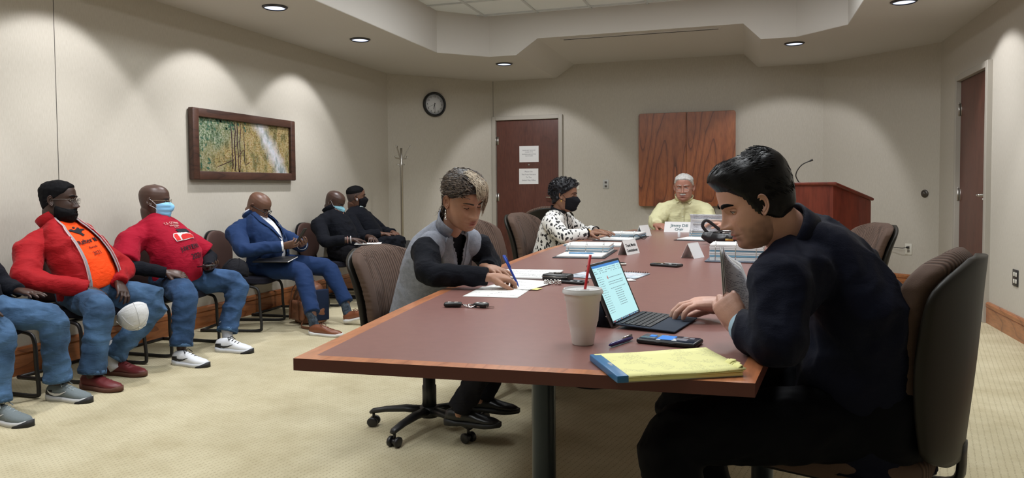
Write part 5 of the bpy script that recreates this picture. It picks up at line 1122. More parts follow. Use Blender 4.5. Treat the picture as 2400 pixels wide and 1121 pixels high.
g = MB(); q0 = [drape(bv, T, a, b, .004) for a, b in ((.90, -.7), (.80, -.35), (.71, -.05), (.80, .3), (.90, .7))]; g.tube(spline(q0, 20), .0022, 5); c = q0[2]; g.box(c+Vector((.006, 0, -.02)), (.005, .006, .045)); g.box(c+Vector((.006, 0, -.012)), (.005, .026, .006)); obj('necklace', g, mat('copper', (.4, .2, .15), .3, 1), t)
for a in sp['ank']: shoe(t, (a[0], a[1], 0), 0, 'dress', BSH)
# ---- 5 man in black, black mask
sp = dict(head=((-4.05, 7.20, 1.075), 38, 0, 4), hs=1.04, spine=sp7((-3.90, 7.30, .53), (-4.075, 7.21, .965), .03), yaws=[20]*7, ab=sc_ab(1.0), skin=SKB, neck=.064,
          armR=[(-4.02, 7.00, .83), (-3.86, 6.98, .68), (-3.68, 7.14, .68)], armL=[(-4.10, 7.50, .84), (-3.92, 7.58, .68), (-3.66, 7.36, .675)],
          handR=dict(d=(.6, .8, -.1), pn=(0, 0, -1), curl=(.4, .5, .6, .6)), handL=dict(d=(.5, -.8, .0), pn=(-.2, 0, -1), curl=(.4, .5, .6, .6)),
          knee=[(-3.42, 7.48, .50), (-3.45, 7.2, .49)], ank=[(-3.42, 7.5, .12), (-3.45, 7.2, .12)], hair=hair_fn(.0035, .0006, soft=.05, sink=.0015, hl=([-.11, -.05, 0, .05, .075, .1], [.03, .035, .045, .055, .075, .085])), hairm=HBLK, brow=HBLK, face=dict(fade=.75, lid=.4))
t, T, HM, o = person('person', 'man in black with short faded hair, black mask and white earbud', (-3.9, 7.3, 0), sp)
surgical_mask(t, HM, o, BLK2, BLK2, True); ob, bv = top_garment(t, T, sp, BLK, 'sweater', rs=(.084, .074, .062, .052), armend=.8, seed=12)
me = MB(); me.add([(-.06, .02, 0), (-.02, -.005, 0), (.03, -.03, 0), (.07, -.075, 0), (.09, -.06, 0), (.06, -.01, 0), (.02, .02, 0), (-.01, .04, 0)], [tuple(range(8))]); obj('shirt_print', print_on(bv, T, me.mesh(), .80, -.15, .005), mat('print_grey', (.35, .42, .42), .7), ob, smooth=False)
e = HM @ Vector((.0, -.083, -.006)); obj('earbud', MB().tube([e, e+Vector((.004, -.004, -.03))], [.006, .0035], 8), LOOP, t)
obj('trousers', trousers(sp['spine'][0], None, sp['knee'], sp['ank'], None, (.094, .076, .062, .066), seed=6, vox=.012), GRP, t)
for a in sp['ank']: shoe(t, (a[0], a[1], 0), 0, 'dress', BSH)
# ---- people round the table
def strands(HM, items, r=.0012, n=5):
    g = MB()
    for P, k in items:
        pts = spline([HM @ Vector(p) for p in P], n); g.tube(pts, [r*k*max(.15, 1-.75*(i/n)**2) for i in range(n+1)], 4, cap=False)
    return g
# ---- 6 woman in the grey vest
def w1_extra(p, q, n, m):
    # volume swept from a high parting to the near-left side, crown lifted and tousled
    lift = .009*sst((p.z-.02)/.06)+.010*noise.noise(p*28)+.006*noise.noise(p*70); back = .012*sst((-p.x-.03)/.05)*sst((p.z+.10)/.05)
    return q+m*(n*(lift+back)+Vector((.004, -.002, 0))*sst((p.z-.05)/.03))
sp = dict(head=((-1.175, 3.03, 1.11), -33, 25, 5), hs=.98, spine=sp7((-1.46, 3.25, .57), (-1.26, 3.09, .985), -.03, (1, -.3)), yaws=[-14, -14, -16, -20, -22, -20, -20], ab=[(.175, .115, .13), (.160, .115, .115), (.150, .12, .105), (.155, .135, .10), (.148, .10, .095), (.095, .066, .072), (.052, .048, .05)], skin=SKW, neck=.049,
          armR=[(-1.32, 2.935, .895), (-1.235, 2.80, .815), (-.985, 2.825, .805)], armL=[(-1.19, 3.25, .895), (-1.17, 3.38, .80), (-1.12, 3.17, .805)], hv=.0032,
          handR=dict(d=(.80, .58, -.10), pn=(.1, .25, -1), curl=(.95, 1.0, 1.1, 1.2), curl2=(.75, .9, 1.1, 1.2), thumb=(.5, .5), sc=.92, spread=.04), handL=dict(d=(.80, -.50, -.08), pn=(0, 0, -1), curl=(.22, .25, .3, .35), thumb=(.3, .2), sc=.92),
          knee=[(-1.0, 3.30, .52), (-1.0, 3.02, .52)], ank=[(-1.20, 3.30, .17), (-1.22, 3.08, .17)],
          hair=hair_fn(.008, .004, 40, hl=([-.11, -.07, -.04, -.01, .02, .05, .068, .10], [-.13, -.10, -.03, .015, .030, .050, .072, .080]), extra=w1_extra, soft=.018), hairm=hairmat('dark_streaked_hair', [(.012, .009, .008), (.03, .022, .018)], .45, (160, 160, 30)),
          brow=hairmat('brown_brow', [(.03, .02, .015)], .6), face=dict(lid=.86, browk=.6, jowl=.3, nosew=1.12, lips=1.35, w=.97, nu=110, nz=110, gaze=(0, .45), lipk=.9, fade=.0))
t, T, HM, o = person('person', 'woman in grey vest and black sleeves writing with a blue pen', (-1.4, 3.15, 0), sp)
g = MB(); it = []; r2 = random.Random(11)
def surf(u, z, k): p = head_pt(u, z, o); n = Vector((p.x, p.y, (p.z-.02)*.9)).normalized(); return p+n*k
for k in range(330):   # long top hair combed from the crown over the far brow
    a = r2.uniform(-.2, 1.35); z0 = .112+r2.uniform(-.014, .004); st = surf(a*.6+r2.uniform(-.4, .2), z0, .021+r2.uniform(0, .006)); lo = r2.uniform(-.035, .03) if a > .45 else r2.uniform(.045, .06)
    it.append(([st+Vector((-.045, -.012, .002)), st+Vector((-.012, -.004, .006)), surf(a, .088, .022+r2.uniform(0, .006)), surf(a+.04, .062, .019+r2.uniform(0, .007)), surf(a+.10, (.062+lo)/2, .016+r2.uniform(0, .008)), surf(a+.12, lo, .009+r2.uniform(0, .008))], r2.uniform(.6, 1.3)))
gl = strands(HM, it, .0015, 9); obj('hair_strands', gl, hairmat('blonde_highlight', [(.05, .038, .03), (.30, .23, .16), (.50, .42, .31), (.04, .03, .025)], .4, (150, 150, 60)), t)['kind'] = 'stuff'
it = []
for k in range(620):   # sides and back lying along the skull, a few loose ends
    a = r2.uniform(1.2, 5.6); z = r2.uniform(-.05, .112) if 1.9 < a < 4.4 else r2.uniform(.055, .112); st = surf(a, z, .013+.010*sst((z-.02)/.05)+r2.uniform(0, .005)); n = Vector((st.x, st.y, st.z*.8)).normalized(); fl = Vector((-.7, r2.uniform(-.3, .3), -.5+r2.uniform(-.3, .5))); fl = (fl-n*fl.dot(n)).normalized(); L_ = r2.uniform(.03, .06)
    it.append(([st-fl*L_*.5-n*.002, st+n*.004, st+fl*L_*.45+n*.002, st+fl*L_*.8-n*(.003 if r2.random() < .9 else -.008)], r2.uniform(.5, 1.3)))
for k in range(120):
    a = r2.uniform(2.0, 4.2); st = surf(a, -.05+r2.uniform(-.02, .03), .012); e = r2.uniform(-1, 1); it.append(([st+Vector((.006, 0, .04)), st, st+Vector((-.014, e*.008, -.025)), st+Vector((-.012+e*.008, e*.010, -.05)), st+Vector((-.030+r2.uniform(-.012, .012), e*.02, -.062+r2.uniform(-.012, .012)))], r2.uniform(.6, 1.3)))
obj('hair_strands', strands(HM, it, .0015, 6), hairmat('dark_brown_hair', [(.010, .008, .007), (.045, .034, .028), (.17, .13, .10), (.02, .015, .012)], .45, (90, 90, 90)), t)['kind'] = 'stuff'
ob, bs = top_garment(t, T, sp, BLK, 'sleeves', rs=(.066, .059, .054, .040), off=-.012, seed=21, amp=.006, vox=.006, sc=12, armend=.97, shoulder=False)
V0 = dict(sp); ob, bv = top_garment(t, T, V0, VEST, 'vest', arms=(0, 0), off=.012, t0=-.04, t1=.93, seed=22, vox=.006, amp=.003, cut=open_front(T, [(0, .03), (.6, .04), (.75, .14), (.9, .42), (1, .6)], .1),
    extra=lambda g: [g.ball(Vector(sp[k][0]).lerp(T.fr(.84)[0], .30), (.060, .060, .066), 10) for k in ('armR', 'armL')]+[g.tube([T.fr(.02)[0], T.fr(.02)[0]+Vector((-.01, .01, -.10))], [(.165, .135), (.18, .15)], 24, ref=T.fr(0)[1])], thick=.004)
for k in (1, 0):  # armhole binding
    sh, el = Vector(sp['arm'+'RL'[1-k]][0]), Vector(sp['arm'+'RL'[1-k]][1]); c = sh.lerp(T.fr(.82)[0], .10)-Vector((0, 0, .004)); dd = (sh-T.fr(.80)[0]).normalized(); M = dd.to_track_quat('Z', 'Y').to_matrix()
for s in (-1, 1):
    A = poly2([(.62, .1+s*.06), (.75, .1+s*.20), (.95, .1+s*.55)], 12); B = poly2([(.60, .1+s*.30), (.74, .1+s*.70), (.96, .1+s*1.0)], 12); obj('collar_flap', strip(None, T, A, B, .022, .004), VEST, ob)
collar_ring(T, sp, VEST, t, 'vest_collar', (.066, .062), .96, .055, .012, .75, .006, base=T.c[-2])
g = MB(); y = R_(-14); obj('trousers', trousers(sp['spine'][0], None, sp['knee'], sp['ank'], None, (.088, .070, .056, .058), (.17, .13), seed=9, vox=.012, yaw_=-14), BLK2, t)
for a in sp['ank']: shoe(t, (a[0], a[1], .10), R_(-10), 'dress', BSH, sc=.9)
for s in (-1, 1):
    e = HM @ Vector((-.006, s*.083, -.036)); g = MB(); g.tube([e, e-Vector((0, 0, .012))], .0025, 6); g.ball(e-Vector((0, 0, .022)), (.005, .005, .011), 6); g.ball(e-Vector((0, 0, .038)), (.006, .006, .008), 6); obj('earring', g, MCH, t)
hc = Vector(sp['armL'][2]).lerp(Vector(sp['armL'][1]), .02)
SKB2 = skin('skin_warm_brown', (.24, .12, .075), (.2, .07, .06))
# ---- 7 woman in the spotted blouse
def spotmat():
    m = mat('spotted_blouse', (.72, .71, .68), .6); N, L, b = nodes(m); tc = N.new('ShaderNodeTexCoord'); mp = N.new('ShaderNodeMapping'); L.new(tc.outputs['Object'], mp.inputs[0]); mp.inputs['Scale'].default_value = (1.25, 1.25, .8)
    nz = N.new('ShaderNodeTexNoise'); nz.inputs['Scale'].default_value = 22; L.new(mp.outputs[0], nz.inputs[0]); ad = N.new('ShaderNodeMix'); ad.data_type = 'RGBA'; ad.blend_type = 'ADD'; ad.inputs[0].default_value = .045; L.new(mp.outputs[0], ad.inputs[6]); L.new(nz.outputs[1], ad.inputs[7])
    v = N.new('ShaderNodeTexVoronoi'); v.inputs['Scale'].default_value = 36; v.inputs['Randomness'].default_value = .9; L.new(ad.outputs[2], v.inputs[0])
    r = ramp(N, [(.36, (.008, .008, .010)), (.42, (.74, .73, .70))]); L.new(v.outputs[0], r.inputs[0]); L.new(r.outputs[0], b.inputs['Base Color']); return m
SPOT = spotmat()
sp = dict(head=((-1.325, 5.565, 1.10), 4, 6, 0), hs=.98, spine=sp7((-1.47, 5.60, .57), (-1.375, 5.57, .975), -.01), yaws=[-6]*7, ab=[(.165, .12, .12), (.155, .12, .11), (.150, .12, .10), (.155, .13, .10), (.150, .095, .095), (.095, .065, .070), (.05, .046, .05)], skin=SKB2, neck=.048,
          armR=[(-1.385, 5.405, .89), (-1.27, 5.33, .80), (-1.12, 5.47, .825)], armL=[(-1.36, 5.76, .89), (-1.24, 5.85, .80), (-1.10, 5.72, .82)],
          handR=dict(d=(.97, .15, -.03), pn=(0, .1, -1), curl=(.12, .12, .15, .2), sc=.92, spread=.05), handL=dict(d=(.85, -.35, -.05), pn=(0, 0, -1), curl=(.2, .2, .25, .3), sc=.92),
          knee=[(-1.02, 5.72, .52), (-1.02, 5.46, .52)], ank=[(-1.12, 5.7, .12), (-1.12, 5.48, .12)], hair=hair_fn(.022, .007, 55, soft=.015, side=.75, hl=([-.11, -.07, -.03, -.005, .02, .05, .068, .10], [-.085, -.075, -.03, .012, .030, .050, .070, .080])), hairm=HCUR, brow=HBLK, face=dict(w=.95, lid=.5, browk=.7))
t, T, HM, o = person('person', 'woman in black and white spotted blouse with short curly hair and black mask', (-1.4, 5.6, 0), sp)
it = []
for k in range(420):
    a = r2.uniform(0, 2*PI); z = r2.uniform(.0, .118); p = head_pt(a, z, o)
    if p.z < lerp(HAIRLINE[0], HAIRLINE[1], p.x)+.006: continue
    n = Vector((p.x, p.y, (p.z-.02)*.9)).normalized(); q = p+n*.020; w_ = n.cross(Vector((r2.uniform(-1, 1), r2.uniform(-1, 1), r2.uniform(-1, 1)))).normalized(); it.append(([q, q+n*.008+w_*.006, q+n*.014+w_*.001, q+n*.012-w_*.006, q+n*.020-w_*.003], 1.5))
obj('curls', strands(HM, it, .0022, 7), HCUR, t)['kind'] = 'stuff'
surgical_mask(t, HM, o, BLK2, BLK2, True)
ob, bv = top_garment(t, T, sp, SPOT, 'blouse', rs=(.072, .066, .058, .046), off=.004, seed=31, amp=.006, vox=.008, armend=.9)
cuff(T, t, sp['armR'][1], sp['armR'][2], .036, BLK2, .045, .005, back=.012); cuff(T, t, sp['armL'][1], sp['armL'][2], .036, BLK2, .045, .005, back=.012)
collar_ring(T, sp, BLK2, t, 'collar', (.060, .056), .96, .03, .006, .3, .005, base=T.c[-2])
for s in (-1, 1): 
    A = poly2([(.30, .03), (.6, .03), (.94, .15*s+.1)], 8); B = [(a, b+.12) for a, b in A]
obj('placket', strip(bv, T, A, B, .005, .003), BLK2, ob)
obj('trousers', trousers(sp['spine'][0], None, sp['knee'], sp['ank'], None, (.085, .068, .055, .058), (.165, .12), seed=10, vox=.013), BLK2, t)
for a in sp['ank']: shoe(t, (a[0], a[1], 0), 0, 'dress', BSH, sc=.9)
for s in (-1, 1): obj('earring', MB().ball(HM @ Vector((-.006, s*.083, -.038)), (.006, .004, .010), 6), GOLD, t)
el, wr = Vector(sp['armR'][1]), Vector(sp['armR'][2]); c = wr; d = (wr-el).normalized(); M = d.to_track_quat('Z', 'Y').to_matrix(); obj('bangle', MB().tube([c+M @ Vector((math.cos(a)*.033, math.sin(a)*.028, 0)) for a in [2*PI*q/20 for q in range(21)]], .0035, 6), GOLD, t)
# ---- 8 man in the yellow shirt
sp = dict(head=((-.565, 7.395, 1.150), -93, 6, 0), hs=1.08, spine=[(-.59, 7.62, .57), (-.59, 7.58, .66), (-.59, 7.55, .75), (-.585, 7.52, .84), (-.58, 7.49, .93), (-.575, 7.47, 1.0), (-.57, 7.455, 1.05)], yaws=[-90]*7, ab=sc_ab(1.08, 1.1), skin=SKJ, neck=.062,
          armR=[(-.775, 7.47, .92), (-.83, 7.33, .82), (-.80, 7.16, .795)], armL=[(-.375, 7.47, .92), (-.32, 7.33, .82), (-.40, 7.14, .795)],
          handR=dict(d=(.75, -.6, -.05), pn=(.3, .2, -.9), curl=(.9, .9, .9, .9), sc=1.0), handL=dict(d=(-.7, -.6, -.05), pn=(0, .2, -.9), curl=(.6, .6, .6, .6)),
          knee=[(-.45, 7.15, .52), (-.72, 7.15, .52)], ank=[(-.45, 7.2, .12), (-.72, 7.2, .12)], hair=hair_fn(.011, .003, 50, soft=.014, side=.5, hl=([-.11, -.07, -.03, -.005, .02, .05, .068, .10], [-.075, -.060, -.020, .012, .030, .055, .074, .082])), hairm=HWHT, brow=HWHT, face=dict(stub=.0, browk=.6, lid=.45, jowl=.7, nosew=1.15, w=1.0, nu=96, nz=96))
t, T, HM, o = person('person', 'white-haired man with moustache in pale yellow shirt at the table head', (-.6, 7.5, 0), sp)
obj('moustache', MB().merge(region_shell(o, lambda p: gs(p.y, p.z, 0, -.049, .024, .008) if p.x > .05 else 0, .009, .002), HM), HWHT, t)
glasses(t, HM, o, MM, th=.0012, rx=.023, rz=.016, dz=-.006, dx=.006)
ob, bv = top_garment(t, T, sp, YEL, 'dress_shirt', rs=(.088, .084, .076, .056), off=.004, seed=41, amp=.011, armend=.95, sc=8)
collar_ring(T, sp, YEL, ob, 'shirt_collar', (.074, .070), .97, .042, .012, .22, .005, base=T.c[-2])
for s in (-1, 1):
    A = poly2([(.99, s*.12), (.94, s*.30), (.90, s*.42)], 6); B = poly2([(1.0, s*.9), (.97, s*.9), (.95, s*.85)], 6); obj('collar_wing', strip(bv, T, A, B, .012, .004), YEL, ob)
A = [(a, -.05) for a in np.linspace(.1, .92, 14)]; B = [(a, .09) for a in np.linspace(.1, .92, 14)]; obj('placket', strip(bv, T, A, B, .005, .003, 2), YEL, ob)
A = [(a, .38) for a in np.linspace(.50, .68, 6)]; B = [(a, .85) for a in np.linspace(.50, .68, 6)]; obj('pocket', strip(bv, T, A, B, .004, .003), YEL, ob)
for k in range(4): q = drape(bv, T, .30+.16*k, .02, .008); obj('button', MB().ball(q, (.005, .003, .005), 5), MWP, ob)
obj('trousers', trousers(sp['spine'][0], None, sp['knee'], sp['ank'], None, seed=12, vox=.014, yaw_=-90), GRP, t)
for a in sp['ank']: shoe(t, (a[0], a[1], 0), R_(-90), 'dress', BSH)
# ---- 9 man mostly hidden behind the man in navy
sp = dict(head=((.20, 6.42, 1.08), 185, 25, 0), spine=[(.52, 6.52, .57), (.47, 6.52, .66), (.42, 6.51, .75), (.37, 6.50, .83), (.32, 6.48, .90), (.28, 6.46, .95), (.25, 6.45, .99)], yaws=[180]*7, ab=sc_ab(.95), skin=SKM, neck=.056,
          armR=[(.30, 6.68, .87), (.18, 6.74, .80), (.02, 6.60, .80)], armL=[(.28, 6.26, .87), (.15, 6.00, .80), (-.145, 5.99, .865)],
          handL=dict(d=(-.97, .0, .12), pn=(0, -.1, -1), curl=(.4, .45, .5, .6)), handR=dict(d=(-.9, -.3, -.1), pn=(0, 0, -1), curl=(.4, .4, .4, .4)),
          knee=[(.12, 6.40, .52), (.12, 6.66, .52)], ank=[(.2, 6.4, .12), (.2, 6.66, .12)], hair=hair_fn(.010), hairm=HBLK, face={})
t, T, HM, o = person('person', 'man hidden behind the navy suit, only his bare forearm turning pages', (.4, 6.5, 0), sp)
top_garment(t, T, sp, mat('grey_polo', (.10, .11, .13), .8), 'shirt', rs=(.085, .078, .076, .076), armend=.40, vox=.012, seed=51)
b_ = MB(); el, wr = Vector(sp['armL'][1]), Vector(sp['armL'][2]); b_.tube([Vector(sp['armL'][0]).lerp(el, .6), el, el.lerp(wr, .35), el.lerp(wr, .8), wr], [.045, .043, .042, .030, .027], 14); b_.tube([Vector(sp['armR'][0]).lerp(Vector(sp['armR'][1]), .6), Vector(sp['armR'][1]), Vector(sp['armR'][2])], [.045, .042, .028], 12); obj('forearm', b_, SKM, t)
c = wr.lerp(el, .18); d = (wr-el).normalized(); M = d.to_track_quat('Z', 'Y').to_matrix(); obj('wristband', MB().tube([c+M @ Vector((math.cos(a)*.034, math.sin(a)*.030, 0)) for a in [2*PI*q/20 for q in range(21)]], .005, 6), MBK, t)
obj('trousers', trousers(sp['spine'][0], None, sp['knee'], sp['ank'], None, seed=13, vox=.014, yaw_=180), GRP, t)
for a in sp['ank']: shoe(t, (a[0], a[1], 0), R_(180), 'dress', BSH)
# ---- 10 man in the navy suit, foreground
def m_extra(p, q, n, m):
    f = sst((p.z-.045)/.04); fr = sst((p.x-.0)/.07); return q+m*(Vector((0, 0, 1))*(.014+.012*fr)*f+Vector((1, 0, 0))*.005*fr*f*sst((p.z-.06)/.03)+n*(.0015*noise.noise(Vector((p.x*14, p.y*60, p.z*22)))+.020*sst((-p.x-.02)/.05)*sst((p.z+.07)/.05)))
sp = dict(head=((.024, 1.985, 1.124), 196, 24, 0), hs=.865, spine=[(.315, 2.17, .57), (.32, 2.16, .66), (.315, 2.15, .75), (.295, 2.13, .835), (.245, 2.09, .92), (.175, 2.055, .995), (.105, 2.02, 1.045)], yaws=[172, 172, 174, 176, 178, 178, 178],
          ab=[(.19, .17, .105), (.19, .175, .105), (.19, .17, .105), (.20, .15, .11), (.19, .11, .10), (.125, .085, .085), (.070, .064, .066)], skin=SKM, neck=.060, hv=.0028,
          armL=[(.085, 1.865, .93), (.07, 1.80, .805), (-.005, 1.935, .815)], armR=[(.17, 2.28, .93), (.19, 2.42, .81), (-.045, 2.33, .806)],
          handL=dict(d=(-.55, .42, .72), pn=(.35, .9, -.25), curl=(1.35, 1.4, 1.45, 1.5), curl2=(1.2, 1.3, 1.3, 1.3), thumb=(1.1, .3), sc=.93, spread=.02),
          handR=dict(d=(-.98, -.18, .06), pn=(.05, .05, -1), curl=(1.0, .62, .55, .6), curl2=(.28, .42, .45, .5), thumb=(.95, .25), sc=1.16, spread=.16),
          knee=[(-.20, 1.93, .525), (-.20, 2.34, .52)], ank=[(-.10, 1.9, .12), (-.05, 2.35, .12)],
          hair=hair_fn(.014, .0008, 60, soft=.010, extra=m_extra, side=.6, hl=([-.11, -.06, -.018, .002, .014, .026, .042, .056, .070, .10], [-.085, -.078, -.052, -.035, -.030, -.010, .038, .052, .066, .080])), hairm=HBLK2, brow=HBLK,
          iris=MIRIS, face=dict(stub=.55, earx=.014, lid=.5, nu=150, nz=150, nose=1.12, nosew=.92, gaze=(0, .35)))
t, T, HM, o = person('person', 'dark-haired man in navy suit typing on the laptop in the foreground', (.3, 2.1, 0), sp)
it = []
for k in range(1500):
    a = r2.uniform(-1.35, 1.35)+(PI if r2.random() < .62 else 0); z = r2.uniform(.0, .118) if abs(a) > 1.5 else r2.uniform(.06, .118); p = head_pt(a, z, o)
    if p.z < lerp(HAIRLINE[0], HAIRLINE[1], p.x)+.012: continue
    n = Vector((p.x, p.y, (p.z-.02)*.9)).normalized(); q = m_extra(p, p+n*.0125*(.6+.4*sst((p.z-.03)/.05)), n, 1.0); fl = Vector((-1, 0, -.15 if p.z > .06 else -.75)); fl = (fl-n*fl.dot(n)).normalized(); L_ = r2.uniform(.02, .045)
    p2 = p+fl*L_*.0; it.append(([q-fl*L_*.5-n*.001, q+n*.0012, q+fl*L_*.5-n*.0016], r2.uniform(.6, 1.3)))
for k in range(160):  # raised quiff at the brow
    y = r2.uniform(-.055, .055); p = head_pt(math.asin(y/.08), .080, o); q0 = Vector((p.x-.002, y, .086+r2.uniform(-.004, .01))); it.append(([q0, q0+Vector((.006, 0, .008)), q0+Vector((.005, y*.1, .020+r2.uniform(-.004, .004))), q0+Vector((-.01, y*.1, .034)), q0+Vector((-.045, y*.1, .034))], r2.uniform(.8, 1.6)))
obj('hair_strands', strands(HM, it, .0008, 5), HBLK2, t)['kind'] = 'stuff'
ob, bv = top_garment(t, T, sp, NAVY, 'suit_jacket', rs=(.082, .074, .066, .050), off=.006, t0=-.02, t1=1.0, seed=61, amp=.012, vox=.0065, armend=.88, sc=8, sm=8, extra=lambda g: g.tube([T.fr(.03)[0], T.fr(.03)[0]+Vector((.0, 0, -.16))], [(.175, .12), (.20, .165)], 24, ref=T.fr(0)[1]))
collar_ring(T, sp, NAVY, t, 'jacket_collar', (.072, .068), .97, .040, .006, 1.0, .008, base=T.c[-2]); collar_ring(T, sp, SHW, t, 'shirt_collar', (.060, .056), .97, .018, .002, .4, .004, base=T.c[-1]-(T.c[-1]-T.c[-3])*.4)
SHB = mat('pale_blue_shirt', (.35, .50, .60), .7)
cuff(T, t, sp['armL'][1], sp['armL'][2], .037, SHB, .040, .003, name='shirt_cuff', back=.004); cuff(T, t, sp['armR'][1], sp['armR'][2], .034, SHB, .03, .003, name='shirt_cuff', back=.03)
for k in range(3): q = Vector(sp['armL'][1]).lerp(Vector(sp['armL'][2]), .55+.09*k)+Vector((-.01, -.052, -.01)); obj('sleeve_button', MB().ball(q, (.006, .004, .006), 6), MBK, t)
obj('trousers', trousers(sp['spine'][0], None, sp['knee'], sp['ank'], None, (.104, .082, .062, .062), (.205, .155), low=.06, seed=14, vox=.010, yaw_=174), NAVT, t)
for a in sp['ank']: shoe(t, (a[0], a[1], 0), R_(178), 'dress', BSH)
# ------------------------------------------------------------------ things on the table
Z0 = TZ+.0008
def P3(x, y, z=0): return (x, y, Z0+z)
MPR = printmat('printed_page', rows=46); MPR2 = printmat('agenda_page', rows=30, cover=.42); MPR3 = printmat('grey_text_page', (.62, .62, .66), (.2, .2, .24), 50, .55)
MBLUE = mat('pen_blue', (.02, .07, .42), .3); MCOV = mat('binder_cover', (.02, .022, .028), .45); MTAB = mat('divider_tab', (.22, .45, .62), .5); MGOLD = GOLD
def sheet_flat(name, c, yaw_, w_, h_, m, label=None, cat='paper', th=.0008, parent=None, curl=0, group=None, seed=1):
    g = MB(); n, k = 10, 7; top = []; 
    for i in range(n+1):
        row = []
        for j in range(k+1):
            x = (i/n-.5)*w_; y = (j/k-.5)*h_; z = th+curl*((i/n)**4*.6+(j/k)**4*.5)+abs(curl)*.2*noise.noise(Vector((x*9, y*9, seed))); row.append(Vector((x, y, max(th, z))))
        top.append(row)
    vs = [p for r in top for p in r]; b = len(vs); vs += [p-Vector((0, 0, th)) for p in vs]; fs = []
    for i in range(n):
        for j in range(k): a = i*(k+1)+j; fs.append((a, a+k+1, a+k+2, a+1)); fs.append((a+b, a+1+b, a+k+2+b, a+k+1+b))
    per = [i*(k+1) for i in range(n+1)]+[n*(k+1)+j for j in range(1, k+1)]+[i*(k+1)+k for i in range(n-1, -1, -1)]+[j for j in range(k-1, 0, -1)]
    for a, c2 in zip(per, per[1:]+per[:1]): fs.append((a, a+b, c2+b, c2))
    g.add(vs, fs); me = paper_uv(g.mesh()); o = obj(name, me, m, parent, smooth=True); o.location = c; o.rotation_euler = (0, 0, R_(yaw_))
    if label: tag(o, label, cat, group)
    return o
sheet_flat('paper_sheet', P3(-.925, 2.765), 4, .215, .28, MPR2, 'loose printed sheet nearest the car keys, before the woman in grey')
sheet_flat('paper_sheet', P3(-.90, 2.99, .001), -10, .215, .28, MPR2, 'printed sheet under the writing hand of the woman in grey', curl=.003)
o = sheet_flat('sticky_note', P3(-.80, 2.87, .0022), -10, .03, .05, mat('yellow_sticky', (.75, .72, .25), .7), 'small yellow sticky tab on the sheet of the woman in grey', 'note')
t = thing('agenda_booklet', 'thick printed agenda booklet behind the writing hand', 'booklet', P3(-.97, 3.33), R_(6))
for k in range(4): sheet_flat('page', (.002*k, .003*(k % 2), .0022*k), [0, 1.2, -.8, .5][k], .28, .33, MPR if k == 3 else MPAP, parent=t, th=.002)
# keys
t = thing('car_keys', 'bunch of car keys with two black fobs on the bare table', 'keys', P3(-.90, 2.385), R_(6))
g = MB()
for x, y, a, L_ in ((-.065, 0, 8, .062), (.035, .004, -14, .05)):
    M = Matrix.Rotation(R_(a), 3, 'Z'); q = obj('key_fob', MB().box((x, y, .009), (L_, .034, .015), M, r=.006), MBK, t)
    for k in (-1, 1): obj('fob_button', MB().box((x+k*.012, y, .017), (.012, .014, .002), M, r=.002), MM, q)
for k in range(3): obj('key_ring', MB().tube([Vector((-.015+.01*k+math.cos(a)*.014, math.sin(a)*.014, .006+.004*math.sin(a*2+k))) for a in [2*PI*q/18 for q in range(19)]], .0014, 5), MCH, t)
for k, a in enumerate((-10, 160, 60)):
    d = Vector((math.cos(R_(a)), math.sin(R_(a)), 0)); p = Vector((-d.y, d.x, 0)); c = Vector((.0+.03*(k == 0), .0, .003+.002*k)); g = MB(); g.lathe([(.001, 0), (.012, 0), (.012, .0025), (.001, .0025)], 14, c); 
    pr_ = [c+d*.01+p*.004, c+d*.052+p*.004, c+d*.056, c+d*.052-p*.004, c+d*.044-p*.002, c+d*.038-p*.0045, c+d*.03-p*.002, c+d*.022-p*.004, c+d*.01-p*.004]; n = len(pr_); g.add([(*q[:2], q.z) for q in pr_]+[(*q[:2], q.z+.0025) for q in pr_], [tuple(range(n))[::-1], tuple(range(n, 2*n))]+[(i, (i+1) % n, (i+1) % n+n, i+n) for i in range(n)]); obj('key', g, MCH, t, smooth=False)
# wallet group
t = thing('camera_case', 'black zipped case with round knob behind the foam cup', 'case', P3(-.785, 3.17), R_(-12))
obj('case_body', MB().box((0, 0, .016), (.125, .075, .03), r=.009), MBK, t); obj('round_knob', MB().lathe([(.018, .03), (.019, .036), (.001, .038)], 18), MDM, t); obj('zipper', MB().tube([(-.062, -.037, .02), (.062, -.037, .02)], .0016, 5), MM, t)
t = thing('black_phone', 'small black phone lying beside the bead bracelet', 'phone', P3(-.70, 3.10), R_(-16)); obj('phone_body', MB().box((0, 0, .006), (.12, .062, .011), r=.004), MBK, t); obj('screen', MB().box((0, 0, .0117), (.105, .052, .0006)), mat('dark_screen', (.01, .012, .016), .08), t)
t = thing('bead_bracelet', 'silver bead bracelet in front of the black case', 'bracelet', P3(-.775, 3.035))
bm_ = MB().ball((0, 0, 0), .0052, 5).mesh(); bm_.materials.append(mat('silver_bead', (.55, .52, .5), .2, 1))
for k in range(26):
    a = 2*PI*k/13; o = bpy.data.objects.new('bead', bm_); link(o, t); o.location = (math.cos(a)*.034, math.sin(a)*.022, .006+(.009 if k >= 13 else 0))
